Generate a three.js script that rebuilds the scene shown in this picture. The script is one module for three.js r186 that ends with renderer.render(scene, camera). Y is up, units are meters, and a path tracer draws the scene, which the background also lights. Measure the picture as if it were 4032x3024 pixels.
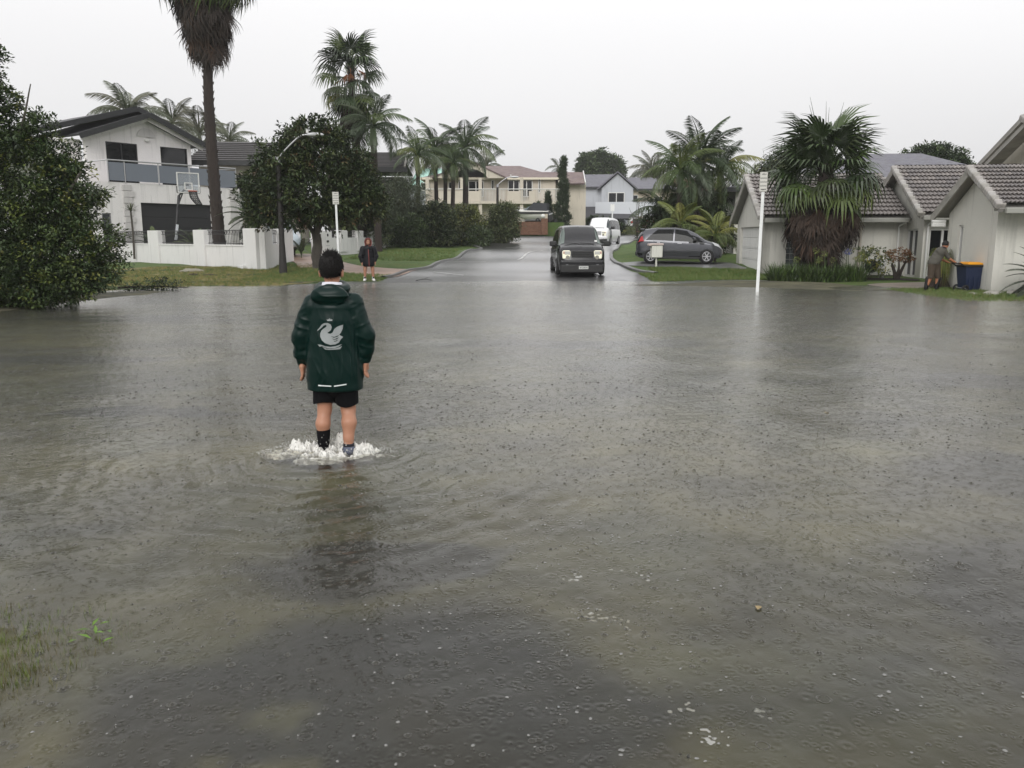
import * as THREE from 'three';
import { mergeGeometries, mergeVertices } from 'three/addons/utils/BufferGeometryUtils.js';
import { TessellateModifier } from 'three/addons/modifiers/TessellateModifier.js';
import { RoundedBoxGeometry } from 'three/addons/geometries/RoundedBoxGeometry.js';

// ---------- camera, sky, sun, exposure ----------
const scene = new THREE.Scene();
const camera = new THREE.PerspectiveCamera(49.73, 4 / 3, 0.1, 3000);
camera.position.set(0, 1.55, 0);
camera.rotation.set(-0.17555, 0, 0);
const renderer = new THREE.WebGLRenderer();
renderer.toneMapping = THREE.LinearToneMapping;
renderer.toneMappingExposure = 1.1;
renderer.shadowMap.enabled = true;
{ // heavy overcast: an even sheet of rain cloud, paler higher up
  const w = 128, h = 64, d = new Float32Array(w * h * 4);
  for (let j = 0; j < h; j++) {
    const s = Math.max(0, Math.sin(((j + 0.5) / h - 0.5) * Math.PI)), l = 0.59 + 0.48 * (1 - Math.exp(-s / 0.22));
    for (let i = 0; i < w; i++) { const c = l * (1 + 0.035 * Math.sin(i / w * 12.566 + 3 * Math.sin(j * 0.35)) * Math.sin(j * 0.5 + 2 * Math.sin(i / w * 18.85))); d.set([c, c * 0.997, c * 1.006, 1], (j * w + i) * 4); }
  }
  const t = new THREE.DataTexture(d, w, h, THREE.RGBAFormat, THREE.FloatType);
  t.mapping = THREE.EquirectangularReflectionMapping; t.magFilter = THREE.LinearFilter; t.minFilter = THREE.LinearFilter; t.needsUpdate = true;
  scene.background = t; scene.environment = t;
}
const sun = new THREE.DirectionalLight(new THREE.Color(1, 0.98, 0.95), 1.45);
sun.position.set(-14, 40, 32); sun.target.position.set(0, 0, -30);
sun.castShadow = true; sun.shadow.radius = 60;
Object.assign(sun.shadow.camera, { left: -60, right: 60, top: 60, bottom: -60, near: 1, far: 200 });
scene.add(sun, sun.target);
scene.fog = new THREE.FogExp2(new THREE.Color(0.86, 0.86, 0.87), 0.0005);

// ---------- helpers ----------
function mulberry(a) { return () => { a = (a + 0x6D2B79F5) | 0; let t = Math.imul(a ^ (a >>> 15), 1 | a); t = (t + Math.imul(t ^ (t >>> 7), 61 | t)) ^ t; return ((t ^ (t >>> 14)) >>> 0) / 4294967296; }; }
let rnd = mulberry(7);
const seed = (n) => { rnd = mulberry(n); };
const rr = (a, b) => a + (b - a) * rnd();
const pick = (a) => a[Math.floor(rnd() * a.length)];
const lerp = (a, b, t) => a + (b - a) * t, clamp = (x, a = 0, b = 1) => Math.min(b, Math.max(a, x));
const sstep = (a, b, x) => { const t = clamp((x - a) / (b - a)); return t * t * (3 - 2 * t); };
const v3 = (x, y, z) => new THREE.Vector3(x, y, z);
function hash2(x, y) { let h = Math.imul(x | 0, 374761393) + Math.imul(y | 0, 668265263); h = Math.imul(h ^ (h >>> 13), 1274126177); return ((h ^ (h >>> 16)) >>> 0) / 4294967296; }
function noise(x, y, per = 0) { // value noise; per > 0 tiles
  const xi = Math.floor(x), yi = Math.floor(y), fx = x - xi, fy = y - yi, m = (a) => per ? ((a % per) + per) % per : a;
  const ux = fx * fx * (3 - 2 * fx), uy = fy * fy * (3 - 2 * fy);
  return lerp(lerp(hash2(m(xi), m(yi)), hash2(m(xi + 1), m(yi)), ux), lerp(hash2(m(xi), m(yi + 1)), hash2(m(xi + 1), m(yi + 1)), ux), uy);
}
function fbm(x, y, o = 4, per = 0) { let s = 0, a = 0.5, n = 0; for (let i = 0; i < o; i++) { s += a * noise(x + i * 17 * (per ? 0 : 1), y, per); n += a; a *= 0.5; x *= 2; y *= 2; per *= 2; } return s / n; }
function noise3(x, y, z) { return (noise(x + z * 7.3, y - z * 3.1) + noise(y + 31.7 + x * 1.9, z * 1.3 - x * 0.7) + noise(z + 77.1, x * 0.9 + y * 1.1)) / 3; }
// tileable texture; fn(u, v) gives linear colour (or a height when data is true)
function tex(n, fn, data = false) {
  const d = new Uint8Array(n * n * 4), g = (c) => Math.round(255 * clamp(data ? c : c <= 0.0031308 ? c * 12.92 : 1.055 * Math.pow(c, 1 / 2.4) - 0.055));
  for (let j = 0; j < n; j++) for (let i = 0; i < n; i++) { let c = fn(i / n, j / n); if (typeof c === 'number') c = [c, c, c]; d.set([g(c[0]), g(c[1]), g(c[2]), 255], (j * n + i) * 4); }
  const t = new THREE.DataTexture(d, n, n); t.wrapS = t.wrapT = THREE.RepeatWrapping; t.magFilter = THREE.LinearFilter; t.minFilter = THREE.LinearFilter;
  if (!data) t.colorSpace = THREE.SRGBColorSpace; t.needsUpdate = true; return t;
}
const rep = (t, k, l = k) => { const c = t.clone(); c.repeat.set(k, l); c.needsUpdate = true; return c; };
function mat(c, o = {}) {
  const { rough = 0.7, name, ...r } = o;
  const m = new THREE.MeshPhysicalMaterial({ roughness: rough, side: THREE.DoubleSide, ...r });
  if (Array.isArray(c)) m.color.setRGB(...c); return m;
}
const mixc = (a, b, t) => [lerp(a[0], b[0], t), lerp(a[1], b[1], t), lerp(a[2], b[2], t)];
const used = {};
function numbered(n) { const k = used[n] = (used[n] ?? -1) + 1; return k ? n + '_' + String(k).padStart(3, '0') : n; }
function tag(o, label, category, group, kind) { Object.assign(o.userData, { label, category }); if (group) o.userData.group = group; if (kind) o.userData.kind = kind; return o; }
function thing(name, label, category, pos = [0, 0, 0], ry = 0, group) {
  const o = new THREE.Group(); o.name = numbered(name); o.position.set(...pos); o.rotation.y = ry; scene.add(o); return tag(o, label, category, group);
}
function part(parent, name, geo, m, kind) {
  const o = new THREE.Mesh(geo, m); o.name = name; o.castShadow = o.receiveShadow = true; if (kind) o.userData.kind = kind; parent.add(o); return o;
}
function struct(name, geo, m, label) { const o = part(scene, numbered(name), geo, m, 'structure'); if (label) o.userData.label = label; return o; }
function stuff(name, o, label, category) { o.name = numbered(name); o.castShadow = o.receiveShadow = true; tag(o, label, category, null, 'stuff'); scene.add(o); return o; }
// geometry collector
class GB {
  constructor() { this.p = []; this.c = []; this.u = []; }
  tri(a, b, c, col, ua, ub, uc) { this.p.push(...a, ...b, ...c); if (col) this.c.push(...col, ...col, ...col); if (ua) this.u.push(...ua, ...ub, ...uc); }
  quad(a, b, c, d, col, uv) { this.tri(a, b, c, col, ...(uv ? [uv[0], uv[1], uv[2]] : [])); this.tri(a, c, d, col, ...(uv ? [uv[0], uv[2], uv[3]] : [])); }
  geo(smooth = false) {
    let g = new THREE.BufferGeometry(); g.setAttribute('position', new THREE.Float32BufferAttribute(this.p, 3));
    if (this.c.length) g.setAttribute('color', new THREE.Float32BufferAttribute(this.c, 3));
    if (this.u.length) g.setAttribute('uv', new THREE.Float32BufferAttribute(this.u, 2));
    if (smooth) g = mergeVertices(g, 1e-4); g.computeVertexNormals(); return g;
  }
}
function planarUV(g) { // uv in metres from the dominant axis of each face
  if (g.index) g = g.toNonIndexed(); const p = g.attributes.position, u = new Float32Array(p.count * 2), a = v3(), b = v3(), c = v3();
  for (let i = 0; i < p.count; i += 3) {
    a.fromBufferAttribute(p, i); b.fromBufferAttribute(p, i + 1); c.fromBufferAttribute(p, i + 2);
    const n = b.clone().sub(a).cross(c.clone().sub(a)), x = Math.abs(n.x), y = Math.abs(n.y), z = Math.abs(n.z);
    [a, b, c].forEach((q, k) => { const w = y > x && y > z ? [q.x, q.z] : x > z ? [q.z, q.y] : [q.x, q.y]; u[(i + k) * 2] = w[0]; u[(i + k) * 2 + 1] = w[1]; });
  }
  g.setAttribute('uv', new THREE.BufferAttribute(u, 2)); return g;
}
const strip = (g) => { if (g.index) g = g.toNonIndexed(); for (const k of Object.keys(g.attributes)) if (!['position', 'normal', 'uv'].includes(k)) g.deleteAttribute(k); if (!g.attributes.uv) planarUV(g); return g; };
const merge = (a) => mergeGeometries(a.map(strip));
const box = (w, h, d, x = 0, y = 0, z = 0, ry = 0, rx = 0, rz = 0) => { const g = new THREE.BoxGeometry(w, h, d); if (rx) g.rotateX(rx); if (rz) g.rotateZ(rz); if (ry) g.rotateY(ry); return planarUV(g.translate(x, y, z)); };
const rbox = (w, h, d, x = 0, y = 0, z = 0, r = 0.02, ry = 0) => { const g = new RoundedBoxGeometry(w, h, d, 2, Math.min(r, w / 2.1, h / 2.1, d / 2.1)); if (ry) g.rotateY(ry); return planarUV(g.translate(x, y, z)); };
const cyl = (r1, r2, h, x = 0, y = 0, z = 0, n = 12) => new THREE.CylinderGeometry(r1, r2, h, n).translate(x, y, z);
function bar(a, b, r, n = 8, r2 = r) { // round bar between two points
  const A = v3(...a), B = v3(...b), L = A.distanceTo(B), g = new THREE.CylinderGeometry(r2, r, L, n).translate(0, L / 2, 0);
  return g.applyQuaternion(new THREE.Quaternion().setFromUnitVectors(v3(0, 1, 0), B.sub(A).normalize())).translate(...a);
}
function tube(pts, r, seg = 20, n = 7) { return new THREE.TubeGeometry(new THREE.CatmullRomCurve3(pts.map((p) => v3(...p))), seg, r, n); }
function poly(pts, y0, y1) { // upright prism over a plan outline [x, z]
  const s = new THREE.Shape(pts.map(([x, z]) => new THREE.Vector2(x, -z)));
  return planarUV(new THREE.ExtrudeGeometry(s, { depth: y1 - y0, bevelEnabled: false }).rotateX(-Math.PI / 2).translate(0, y0, 0));
}
function slab(pts, d) { // flat face in the local x-y plane, d thick towards -z
  const s = new THREE.Shape(pts.map(([x, y]) => new THREE.Vector2(x, y)));
  return planarUV(new THREE.ExtrudeGeometry(s, { depth: d, bevelEnabled: false }).translate(0, 0, -d));
}
// a surface from a distance field (naive surface nets)
function meshSDF(f, lo, hi, cell) {
  const nx = Math.ceil((hi[0] - lo[0]) / cell) + 1, ny = Math.ceil((hi[1] - lo[1]) / cell) + 1, nz = Math.ceil((hi[2] - lo[2]) / cell) + 1;
  const F = new Float32Array(nx * ny * nz), id = (i, j, k) => i + nx * (j + ny * k);
  for (let k = 0; k < nz; k++) for (let j = 0; j < ny; j++) for (let i = 0; i < nx; i++) F[id(i, j, k)] = f(lo[0] + i * cell, lo[1] + j * cell, lo[2] + k * cell);
  const V = new Int32Array(nx * ny * nz).fill(-1), P = [], I = [];
  const E = [[0, 1], [2, 3], [4, 5], [6, 7], [0, 2], [1, 3], [4, 6], [5, 7], [0, 4], [1, 5], [2, 6], [3, 7]];
  for (let k = 0; k < nz - 1; k++) for (let j = 0; j < ny - 1; j++) for (let i = 0; i < nx - 1; i++) {
    const c = []; let m = 0; for (let q = 0; q < 8; q++) { const v = F[id(i + (q & 1), j + ((q >> 1) & 1), k + (q >> 2))]; c.push(v); if (v < 0) m |= 1 << q; }
    if (m === 0 || m === 255) continue;
    let x = 0, y = 0, z = 0, n = 0;
    for (const [a, b] of E) if ((c[a] < 0) !== (c[b] < 0)) { const t = c[a] / (c[a] - c[b]); x += lerp(a & 1, b & 1, t); y += lerp((a >> 1) & 1, (b >> 1) & 1, t); z += lerp(a >> 2, b >> 2, t); n++; }
    V[id(i, j, k)] = P.length / 3; P.push(lo[0] + (i + x / n) * cell, lo[1] + (j + y / n) * cell, lo[2] + (k + z / n) * cell);
  }
  const face = (a, b, c, d, flip) => { if (a < 0 || b < 0 || c < 0 || d < 0) return; flip ? I.push(a, c, b, a, d, c) : I.push(a, b, c, a, c, d); };
  for (let k = 1; k < nz - 1; k++) for (let j = 1; j < ny - 1; j++) for (let i = 1; i < nx - 1; i++) {
    const s = F[id(i, j, k)] < 0;
    if (s !== F[id(i + 1, j, k)] < 0) face(V[id(i, j - 1, k - 1)], V[id(i, j, k - 1)], V[id(i, j, k)], V[id(i, j - 1, k)], !s);
    if (s !== F[id(i, j + 1, k)] < 0) face(V[id(i - 1, j, k - 1)], V[id(i - 1, j, k)], V[id(i, j, k)], V[id(i, j, k - 1)], !s);
    if (s !== F[id(i, j, k + 1)] < 0) face(V[id(i - 1, j - 1, k)], V[id(i, j - 1, k)], V[id(i, j, k)], V[id(i - 1, j, k)], !s);
  }
  const g = new THREE.BufferGeometry(); g.setAttribute('position', new THREE.Float32BufferAttribute(P, 3)); g.setIndex(I);
  const N = [], e = cell * 0.5; for (let i = 0; i < P.length; i += 3) { const [x, y, z] = [P[i], P[i + 1], P[i + 2]]; const n = v3(f(x + e, y, z) - f(x - e, y, z), f(x, y + e, z) - f(x, y - e, z), f(x, y, z + e) - f(x, y, z - e)).normalize(); N.push(n.x, n.y, n.z); }
  g.setAttribute('normal', new THREE.Float32BufferAttribute(N, 3)); return g;
}
const smin = (a, b, k) => { const h = clamp(0.5 + 0.5 * (b - a) / k); return lerp(b, a, h) - k * h * (1 - h); };
function cap(px, py, pz, a, b, ra, rb) { // tapered capsule
  const bx = b[0] - a[0], by = b[1] - a[1], bz = b[2] - a[2], x = px - a[0], y = py - a[1], z = pz - a[2];
  const t = clamp((x * bx + y * by + z * bz) / (bx * bx + by * by + bz * bz + 1e-9)); return Math.hypot(x - bx * t, y - by * t, z - bz * t) - lerp(ra, rb, t);
}
const ell = (px, py, pz, c, r) => { const x = (px - c[0]) / r[0], y = (py - c[1]) / r[1], z = (pz - c[2]) / r[2], k = Math.hypot(x, y, z), g = Math.hypot(x / r[0], y / r[1], z / r[2]); return k < 1e-6 ? -Math.min(...r) : k * (k - 1) / g; };

// ---------- ground, road, flood water ----------
const CP = [];
for (const z of [2, -1, -5, -9, -14, -19, -23]) for (const x of [-0.5, 3, 6.5]) CP.push([x, z, -0.13]);
for (const [x, z, h] of [
  [-2.3, -2.4, 0.01], [-2.8, -3, 0.01], [-1.9, -2.7, -0.015], [-1.65, -2.3, -0.03], [-1.35, -2.5, -0.09], [-1.1, -2.4, -0.12], [-2.1, -3.3, -0.06], [-2.5, -4, -0.09], [-3.5, -4.6, -0.08], [-3.5, -3, 0.03], [-1.8, -1.2, 0.02],
  [-5, -8, -0.1], [-8, -13, -0.1], [-11, -10, -0.06], [-8, -18, -0.12], [-8, -22, -0.1], [-5, -25, -0.07], [9.5, -12, -0.1], [12, -14, -0.07], [14, -8, -0.1],
  [-13, -18, 0.02], [-14, -20, 0.08], [-12.4, -23, 0.03], [-12.6, -25, 0.04], [-11.6, -24.3, -0.03], [-10.4, -27.6, 0.01], [-11.8, -28.5, 0.035], [-13, -30, 0.05], [-9, -27.6, 0.01], [-8, -26, -0.05], [-9.5, -25.6, -0.05],
  [-8.6, -29.6, 0.045], [-7.2, -29.3, 0.01], [-10.5, -31, 0.08], [-9, -32, 0.13], [-9.8, -33.8, 0.2], [-14, -38, 0.22], [-18.5, -43, 0.24], [-22, -46, 0.2], [-16, -33, 0.1], [-20, -36, 0.15], [-24, -30, 0.2], [-7.9, -33, 0.3], [-6.5, -31.5, 0.1], [-5.2, -30.2, 0.04], [-5, -28.6, -0.01], [-5, -27, -0.05],
  [-9.3, -41.5, 0.54], [-8.2, -44, 0.6], [-7.9, -56, 0.97], [-10.2, -39, 0.42], [-12, -45, 0.62], [-5, -38, 0.42], [-4, -34, 0.22], [-3, -30.2, 0.02], [-4, -48, 0.8], [-20, -52, 0.9],
  [-2, -28.3, -0.03], [0, -28.3, -0.045], [2.5, -28.5, -0.04], [4.5, -29, -0.02], [-1.5, -30.6, 0.02], [0.8, -31, -0.005], [2.4, -31.6, 0.02], [2.4, -34, 0.12], [4.2, -32.5, 0.08], [-1, -40, 0.42], [3, -40, 0.42], [5.2, -37, 0.36], [3, -50, 0.72], [-2, -52, 0.78], [6.2, -60, 1.02], [-2, -62, 1.1], [10, -70, 1.3], [2, -72, 1.5], [-8, -68, 1.5], [8, -80, 1.6], [-4, -85, 2.0], [14, -84, 1.7], [-16, -80, 1.9],
  [5.9, -33.4, 0.13], [7.2, -32.4, 0.025], [8.8, -31.3, 0.005], [10, -30.6, 0], [6.4, -35, 0.26], [7.5, -34.3, 0.25], [9.3, -34, 0.32], [6, -37.3, 0.43], [8.3, -36, 0.38], [9.8, -37, 0.42], [9.4, -31.9, 0.22], [7, -39, 0.5], [9, -45, 0.75], [10.7, -29.2, 0.03], [12.2, -29.3, 0.04], [11.5, -30.5, 0.15], [13, -27, 0.03], [14, -29, 0.12], [12.4, -24, 0.005], [12.9, -22.3, 0.02], [13.3, -23.4, 0.06], [13.6, -21.4, 0.03], [13.2, -20.6, -0.01], [16, -22, 0.15], [15, -26, 0.1], [11.6, -26, -0.04], [11.2, -23, -0.06], [12, -21, -0.05], [13, -19, -0.05], [18, -34, 0.4],
]) CP.push([x, z, h]);
for (const [x, z, h] of [[-40, -60, 1.2], [-30, -95, 2.2], [0, -110, 2.4], [30, -100, 2.2], [35, -60, 1.4], [30, -30, 0.6], [-40, -25, 0.4], [-30, -5, 0.1], [25, -5, 0], [30, 10, 0.1], [-25, 12, 0.1]]) CP.push([x, z, h]);
const GX0 = -60, GZ0 = -125, GS = 0.5, GNX = 261, GNZ = 281, HG = new Float32Array(GNX * GNZ);
for (let j = 0; j < GNZ; j++) for (let i = 0; i < GNX; i++) {
  const x = GX0 + i * GS, z = GZ0 + j * GS; let s = 0, w = 0;
  for (const c of CP) { const dx = x - c[0], dz = z - c[1], d = dx * dx + dz * dz + 0.5, k = 1 / (d * d * (1 + d * 0.01)); s += k * c[2]; w += k; }
  HG[i + j * GNX] = s / w + (fbm(x * 0.7, z * 0.7, 3) - 0.5) * 0.035 * (s / w > -0.06 ? 1 : 0.4);
}
function ground(x, z) {
  const a = clamp((x - GX0) / GS, 0, GNX - 1.001), b = clamp((z - GZ0) / GS, 0, GNZ - 1.001), i = Math.floor(a), j = Math.floor(b), u = a - i, v = b - j, q = (m, n) => HG[m + n * GNX];
  return u + v < 1 ? q(i, j) + u * (q(i + 1, j) - q(i, j)) + v * (q(i, j + 1) - q(i, j)) : q(i + 1, j + 1) + (1 - u) * (q(i, j + 1) - q(i + 1, j + 1)) + (1 - v) * (q(i + 1, j) - q(i + 1, j + 1));
}
const T_grass = tex(512, (u, v) => { const n = fbm(u * 8, v * 8, 5, 8), f = noise(u * 200, v * 200, 200), g = noise(u * 90, v * 140, 90), d = fbm(u * 4 + 9, v * 4, 3, 4); let c = mixc([0.045, 0.085, 0.016], [0.105, 0.165, 0.03], clamp(n * 0.9 + (f - 0.5) * 0.6)); c = mixc(c, [0.13, 0.12, 0.035], sstep(0.52, 0.75, d) * 0.45 * g); return c; });
const T_dry = tex(512, (u, v) => { const n = fbm(u * 10, v * 10, 5, 10), f = noise(u * 160, v * 160, 160), b = fbm(u * 14 + 3, v * 14, 4, 14); let c = mixc([0.15, 0.14, 0.045], [0.26, 0.22, 0.08], clamp(n + (f - 0.5) * 0.5)); c = mixc(c, [0.05, 0.08, 0.018], sstep(0.45, 0.6, fbm(u * 5, v * 5 + 4, 3, 5))); return mixc(c, [0.05, 0.038, 0.025], sstep(0.62, 0.72, b)); });
const T_asph = tex(512, (u, v) => { const f = noise(u * 256, v * 256, 256), n = fbm(u * 6, v * 6, 5, 6), p = sstep(0.55, 0.7, fbm(u * 3, v * 3 + 2, 4, 3)); const k = 0.032 + 0.02 * f + 0.02 * (n - 0.5) + p * 0.012; return [k, k * 0.98, k * 0.97]; });
const T_asphB = tex(512, (u, v) => noise(u * 200, v * 200, 200) * 0.5 + fbm(u * 40, v * 40, 3, 40) * 0.5, true);
const T_conc = tex(512, (u, v) => { const n = fbm(u * 5, v * 5, 5, 5), f = noise(u * 180, v * 180, 180), k = 0.75 + 0.5 * (n - 0.5) + 0.16 * (f - 0.5); return [k, k, k]; });
const M_grass = mat([1, 1, 1], { map: rep(T_grass, 0.35), rough: 0.9, bumpMap: rep(T_asphB, 0.9), bumpScale: 0.02 });
const M_dry = mat([1, 1, 1], { map: rep(T_dry, 0.3), rough: 0.9, bumpMap: rep(T_asphB, 0.9), bumpScale: 0.03 });
const M_asph = mat([1, 1, 1], { map: rep(T_asph, 0.4), rough: 0.3, bumpMap: rep(T_asphB, 0.6), bumpScale: 0.004, ior: 1.4, clearcoat: 1, clearcoatRoughness: 0.26 });
{ // the ground itself: a fine sheet here, a wide skirt out to the horizon
  const P = [], U = [], I = [];
  for (let j = 0; j < GNZ; j++) for (let i = 0; i < GNX; i++) { const x = GX0 + i * GS, z = GZ0 + j * GS; P.push(x, HG[i + j * GNX], z); U.push(x, z); }
  for (let j = 0; j < GNZ - 1; j++) for (let i = 0; i < GNX - 1; i++) { const a = i + j * GNX; I.push(a, a + GNX, a + 1, a + 1, a + GNX, a + GNX + 1); }
  const n0 = P.length / 3, rim = []; // rim vertices of the fine sheet, in order
  for (let i = 0; i < GNX; i += 20) rim.push(i); for (let j = 20; j < GNZ; j += 20) rim.push(GNX - 1 + j * GNX); for (let i = GNX - 21; i >= 0; i -= 20) rim.push(i + (GNZ - 1) * GNX); for (let j = GNZ - 21; j > 0; j -= 20) rim.push(j * GNX);
  rim.forEach((r) => { const x = P[r * 3], z = P[r * 3 + 2], a = Math.atan2(z + 55, x); P.push(Math.cos(a) * 900, 2.5, Math.sin(a) * 900 - 55); U.push(Math.cos(a) * 900, Math.sin(a) * 900); });
  for (let k = 0; k < rim.length; k++) { const l = (k + 1) % rim.length; I.push(rim[k], rim[l], n0 + k, rim[l], n0 + l, n0 + k); }
  const g = new THREE.BufferGeometry(); g.setAttribute('position', new THREE.Float32BufferAttribute(P, 3)); g.setAttribute('uv', new THREE.Float32BufferAttribute(U, 2)); g.setIndex(I); g.computeVertexNormals();
  struct('ground', g, M_grass, 'wet green lawn ground of the street');
}
function sheet(name, pts, off, m, smooth = true, edge = 0.6, label) { // a sheet laid on the ground inside an outline
  let q = pts.map(([x, z]) => new THREE.Vector2(x, -z));
  if (smooth) q = new THREE.CatmullRomCurve3(q.map((p) => v3(p.x, p.y, 0)), true, 'catmullrom', 0.4).getPoints(pts.length * 8).slice(0, -1).map((p) => new THREE.Vector2(p.x, p.y));
  let g = new THREE.ShapeGeometry(new THREE.Shape(q)); g.deleteAttribute('normal');
  g = new TessellateModifier(edge, 12).modify(g); const p = g.attributes.position, U = [];
  for (let i = 0; i < p.count; i++) { const x = p.getX(i), z = -p.getY(i); p.setXYZ(i, x, ground(x, z) + off, z); U.push(x, z); }
  g.setAttribute('uv', new THREE.Float32BufferAttribute(U, 2)); g.deleteAttribute('normal'); g = mergeVertices(g, 1e-4); g.computeVertexNormals();
  return struct(name, g, m, label);
}
// the carriageway, mostly under the flood, climbing away between the houses
sheet('road', [[-1.3, 3], [-1.1, -2], [-2.6, -5], [-6, -11], [-9, -18], [-8.6, -24.5], [-6.6, -28], [-4.7, -30.6], [-3.4, -36], [-2.6, -44], [-1.8, -52], [-3, -58], [-9, -61.5], [-16, -62], [-16, -68], [-6, -68.5], [1, -70], [6, -76], [14, -84], [24, -92], [27, -88], [18, -79], [12, -72], [9, -64], [6.8, -54], [5.2, -44], [4.7, -36], [5.6, -32.3], [9, -29.3], [11, -25], [11, -18], [10.5, -8], [10, 3]], 0.012, M_asph, true, 0.7, 'wet grey asphalt street');
const M_kerb = mat([0.2, 0.2, 0.195], { map: rep(T_conc, 0.5), rough: 0.45 });
function kerb(name, line, w = 0.16, h = 0.1) { // a raised kerb along a line
  const c = new THREE.CatmullRomCurve3(line.map(([x, z]) => v3(x, 0, z))), n = Math.ceil(c.getLength() / 0.5), gb = new GB(); let q = null;
  for (let i = 0; i <= n; i++) { const p = c.getPointAt(i / n), t = c.getTangentAt(i / n), s = v3(-t.z, 0, t.x).multiplyScalar(w / 2), y = ground(p.x, p.z), k = [[p.x - s.x, y - 0.1, p.z - s.z], [p.x - s.x, y + h - 0.02, p.z - s.z], [p.x - s.x * 0.7, y + h, p.z - s.z * 0.7], [p.x + s.x, y + h, p.z + s.z], [p.x + s.x, y - 0.1, p.z + s.z]]; if (q) for (let m = 0; m < 4; m++) gb.quad(q[m], k[m], k[m + 1], q[m + 1]); q = k; }
  return struct(name, planarUV(gb.geo()), M_kerb);
}
kerb('kerb', [[-4.75, -30.7], [-3.5, -36], [-2.7, -44], [-1.9, -52], [-3, -57.6], [-9, -61.2], [-15, -61.7]]);
kerb('kerb', [[5.6, -32.5], [4.75, -36], [5.2, -44], [6.8, -54], [9, -64], [12, -72], [18, -79]]);
kerb('kerb', [[-15, -68.3], [-6, -68.8], [1, -70.3], [6, -76.3], [14, -84.3]]);
const M_line = mat([0.6, 0.6, 0.58], { rough: 0.4, map: rep(T_conc, 0.7) });
function stripe(line, w = 0.12) { const c = new THREE.CatmullRomCurve3(line.map(([x, z]) => v3(x, 0, z))), n = Math.max(4, Math.ceil(c.getLength() / 0.4)), gb = new GB(); let q = null; for (let i = 0; i <= n; i++) { const p = c.getPointAt(i / n), t = c.getTangentAt(i / n), s = v3(-t.z, 0, t.x).multiplyScalar(w / 2), f = (x, z) => [x, ground(x, z) + 0.022, z], k = [f(p.x - s.x, p.z - s.z), f(p.x + s.x, p.z + s.z)]; if (q) gb.quad(q[0], k[0], k[1], q[1]); q = k; } return struct('road_marking', planarUV(gb.geo()), M_line, 'white painted line on the wet road'); }
stripe([[0.25, -41.5], [0.9, -46.5], [2.2, -52.5]], 0.13); stripe([[-3.1, -32.9], [-1.9, -32.7]], 0.1); stripe([[-3.05, -38.5], [-2.1, -38.4], [-1.2, -38.5]], 0.1); stripe([[-0.4, -56], [0.6, -56.2]], 0.1);
struct('raised_yard', poly([[-4, -79.2], [4.8, -79.2], [6.4, -92], [-6, -92]], 1.2, 2.9), M_grass, 'raised lawn behind the brick wall');
// pink driveway on the left, concrete driveway and path on the right
const M_pink = mat([0.42, 0.29, 0.225], { map: rep(T_conc, 0.3), rough: 0.4, bumpMap: rep(T_asphB, 0.5), bumpScale: 0.003 });
sheet('driveway', [[-4.6, -31.2], [-3.9, -34.4], [-6.5, -36], [-8.2, -39.5], [-10, -46], [-12.5, -46], [-11.2, -40.5], [-10, -38.2], [-8.6, -34.8], [-6.4, -32.6]], 0.024, M_pink, true, 0.5, 'pink concrete driveway between the white walls');
const M_concrete = mat([0.2, 0.2, 0.2], { map: rep(T_conc, 0.3), rough: 0.35, bumpMap: rep(T_asphB, 0.5), bumpScale: 0.003 });
sheet('driveway', [[4.9, -36], [7, -35.4], [9.3, -33.3], [9.45, -37.2], [7, -38.2], [5, -38]], 0.024, M_concrete, true, 0.5, 'wet grey concrete driveway in front of the garage');
sheet('path', [[11.6, -27.2], [13.8, -27.7], [14.4, -26.6], [13.4, -25.4], [12.3, -25.6]], 0.02, mat([0.3, 0.25, 0.21], { map: rep(T_conc, 0.5), rough: 0.4 }), true, 0.4, 'pale wet path in front of the glass doors');
sheet('verge', [[-12.3, -23], [-13.5, -27], [-18, -33], [-15.4, -39.3], [-12, -35.9], [-10, -33.6], [-9.3, -31.6], [-7.6, -30.3], [-6.6, -28.8], [-8.2, -26.2], [-10.2, -25.2]], 0.016, M_dry, true, 0.5, 'yellowed patchy grass verge below the white wall');
sheet('soil_bed', [[10.4, -29.4], [12.4, -29.4], [13.6, -28.2], [13.9, -28.9], [12.2, -30.6], [10.5, -31]], 0.02, mat([0.03, 0.022, 0.017], { rough: 0.9, bumpMap: rep(T_asphB, 0.8), bumpScale: 0.04 }), true, 0.4, 'dark soil garden bed by the house');

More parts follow.
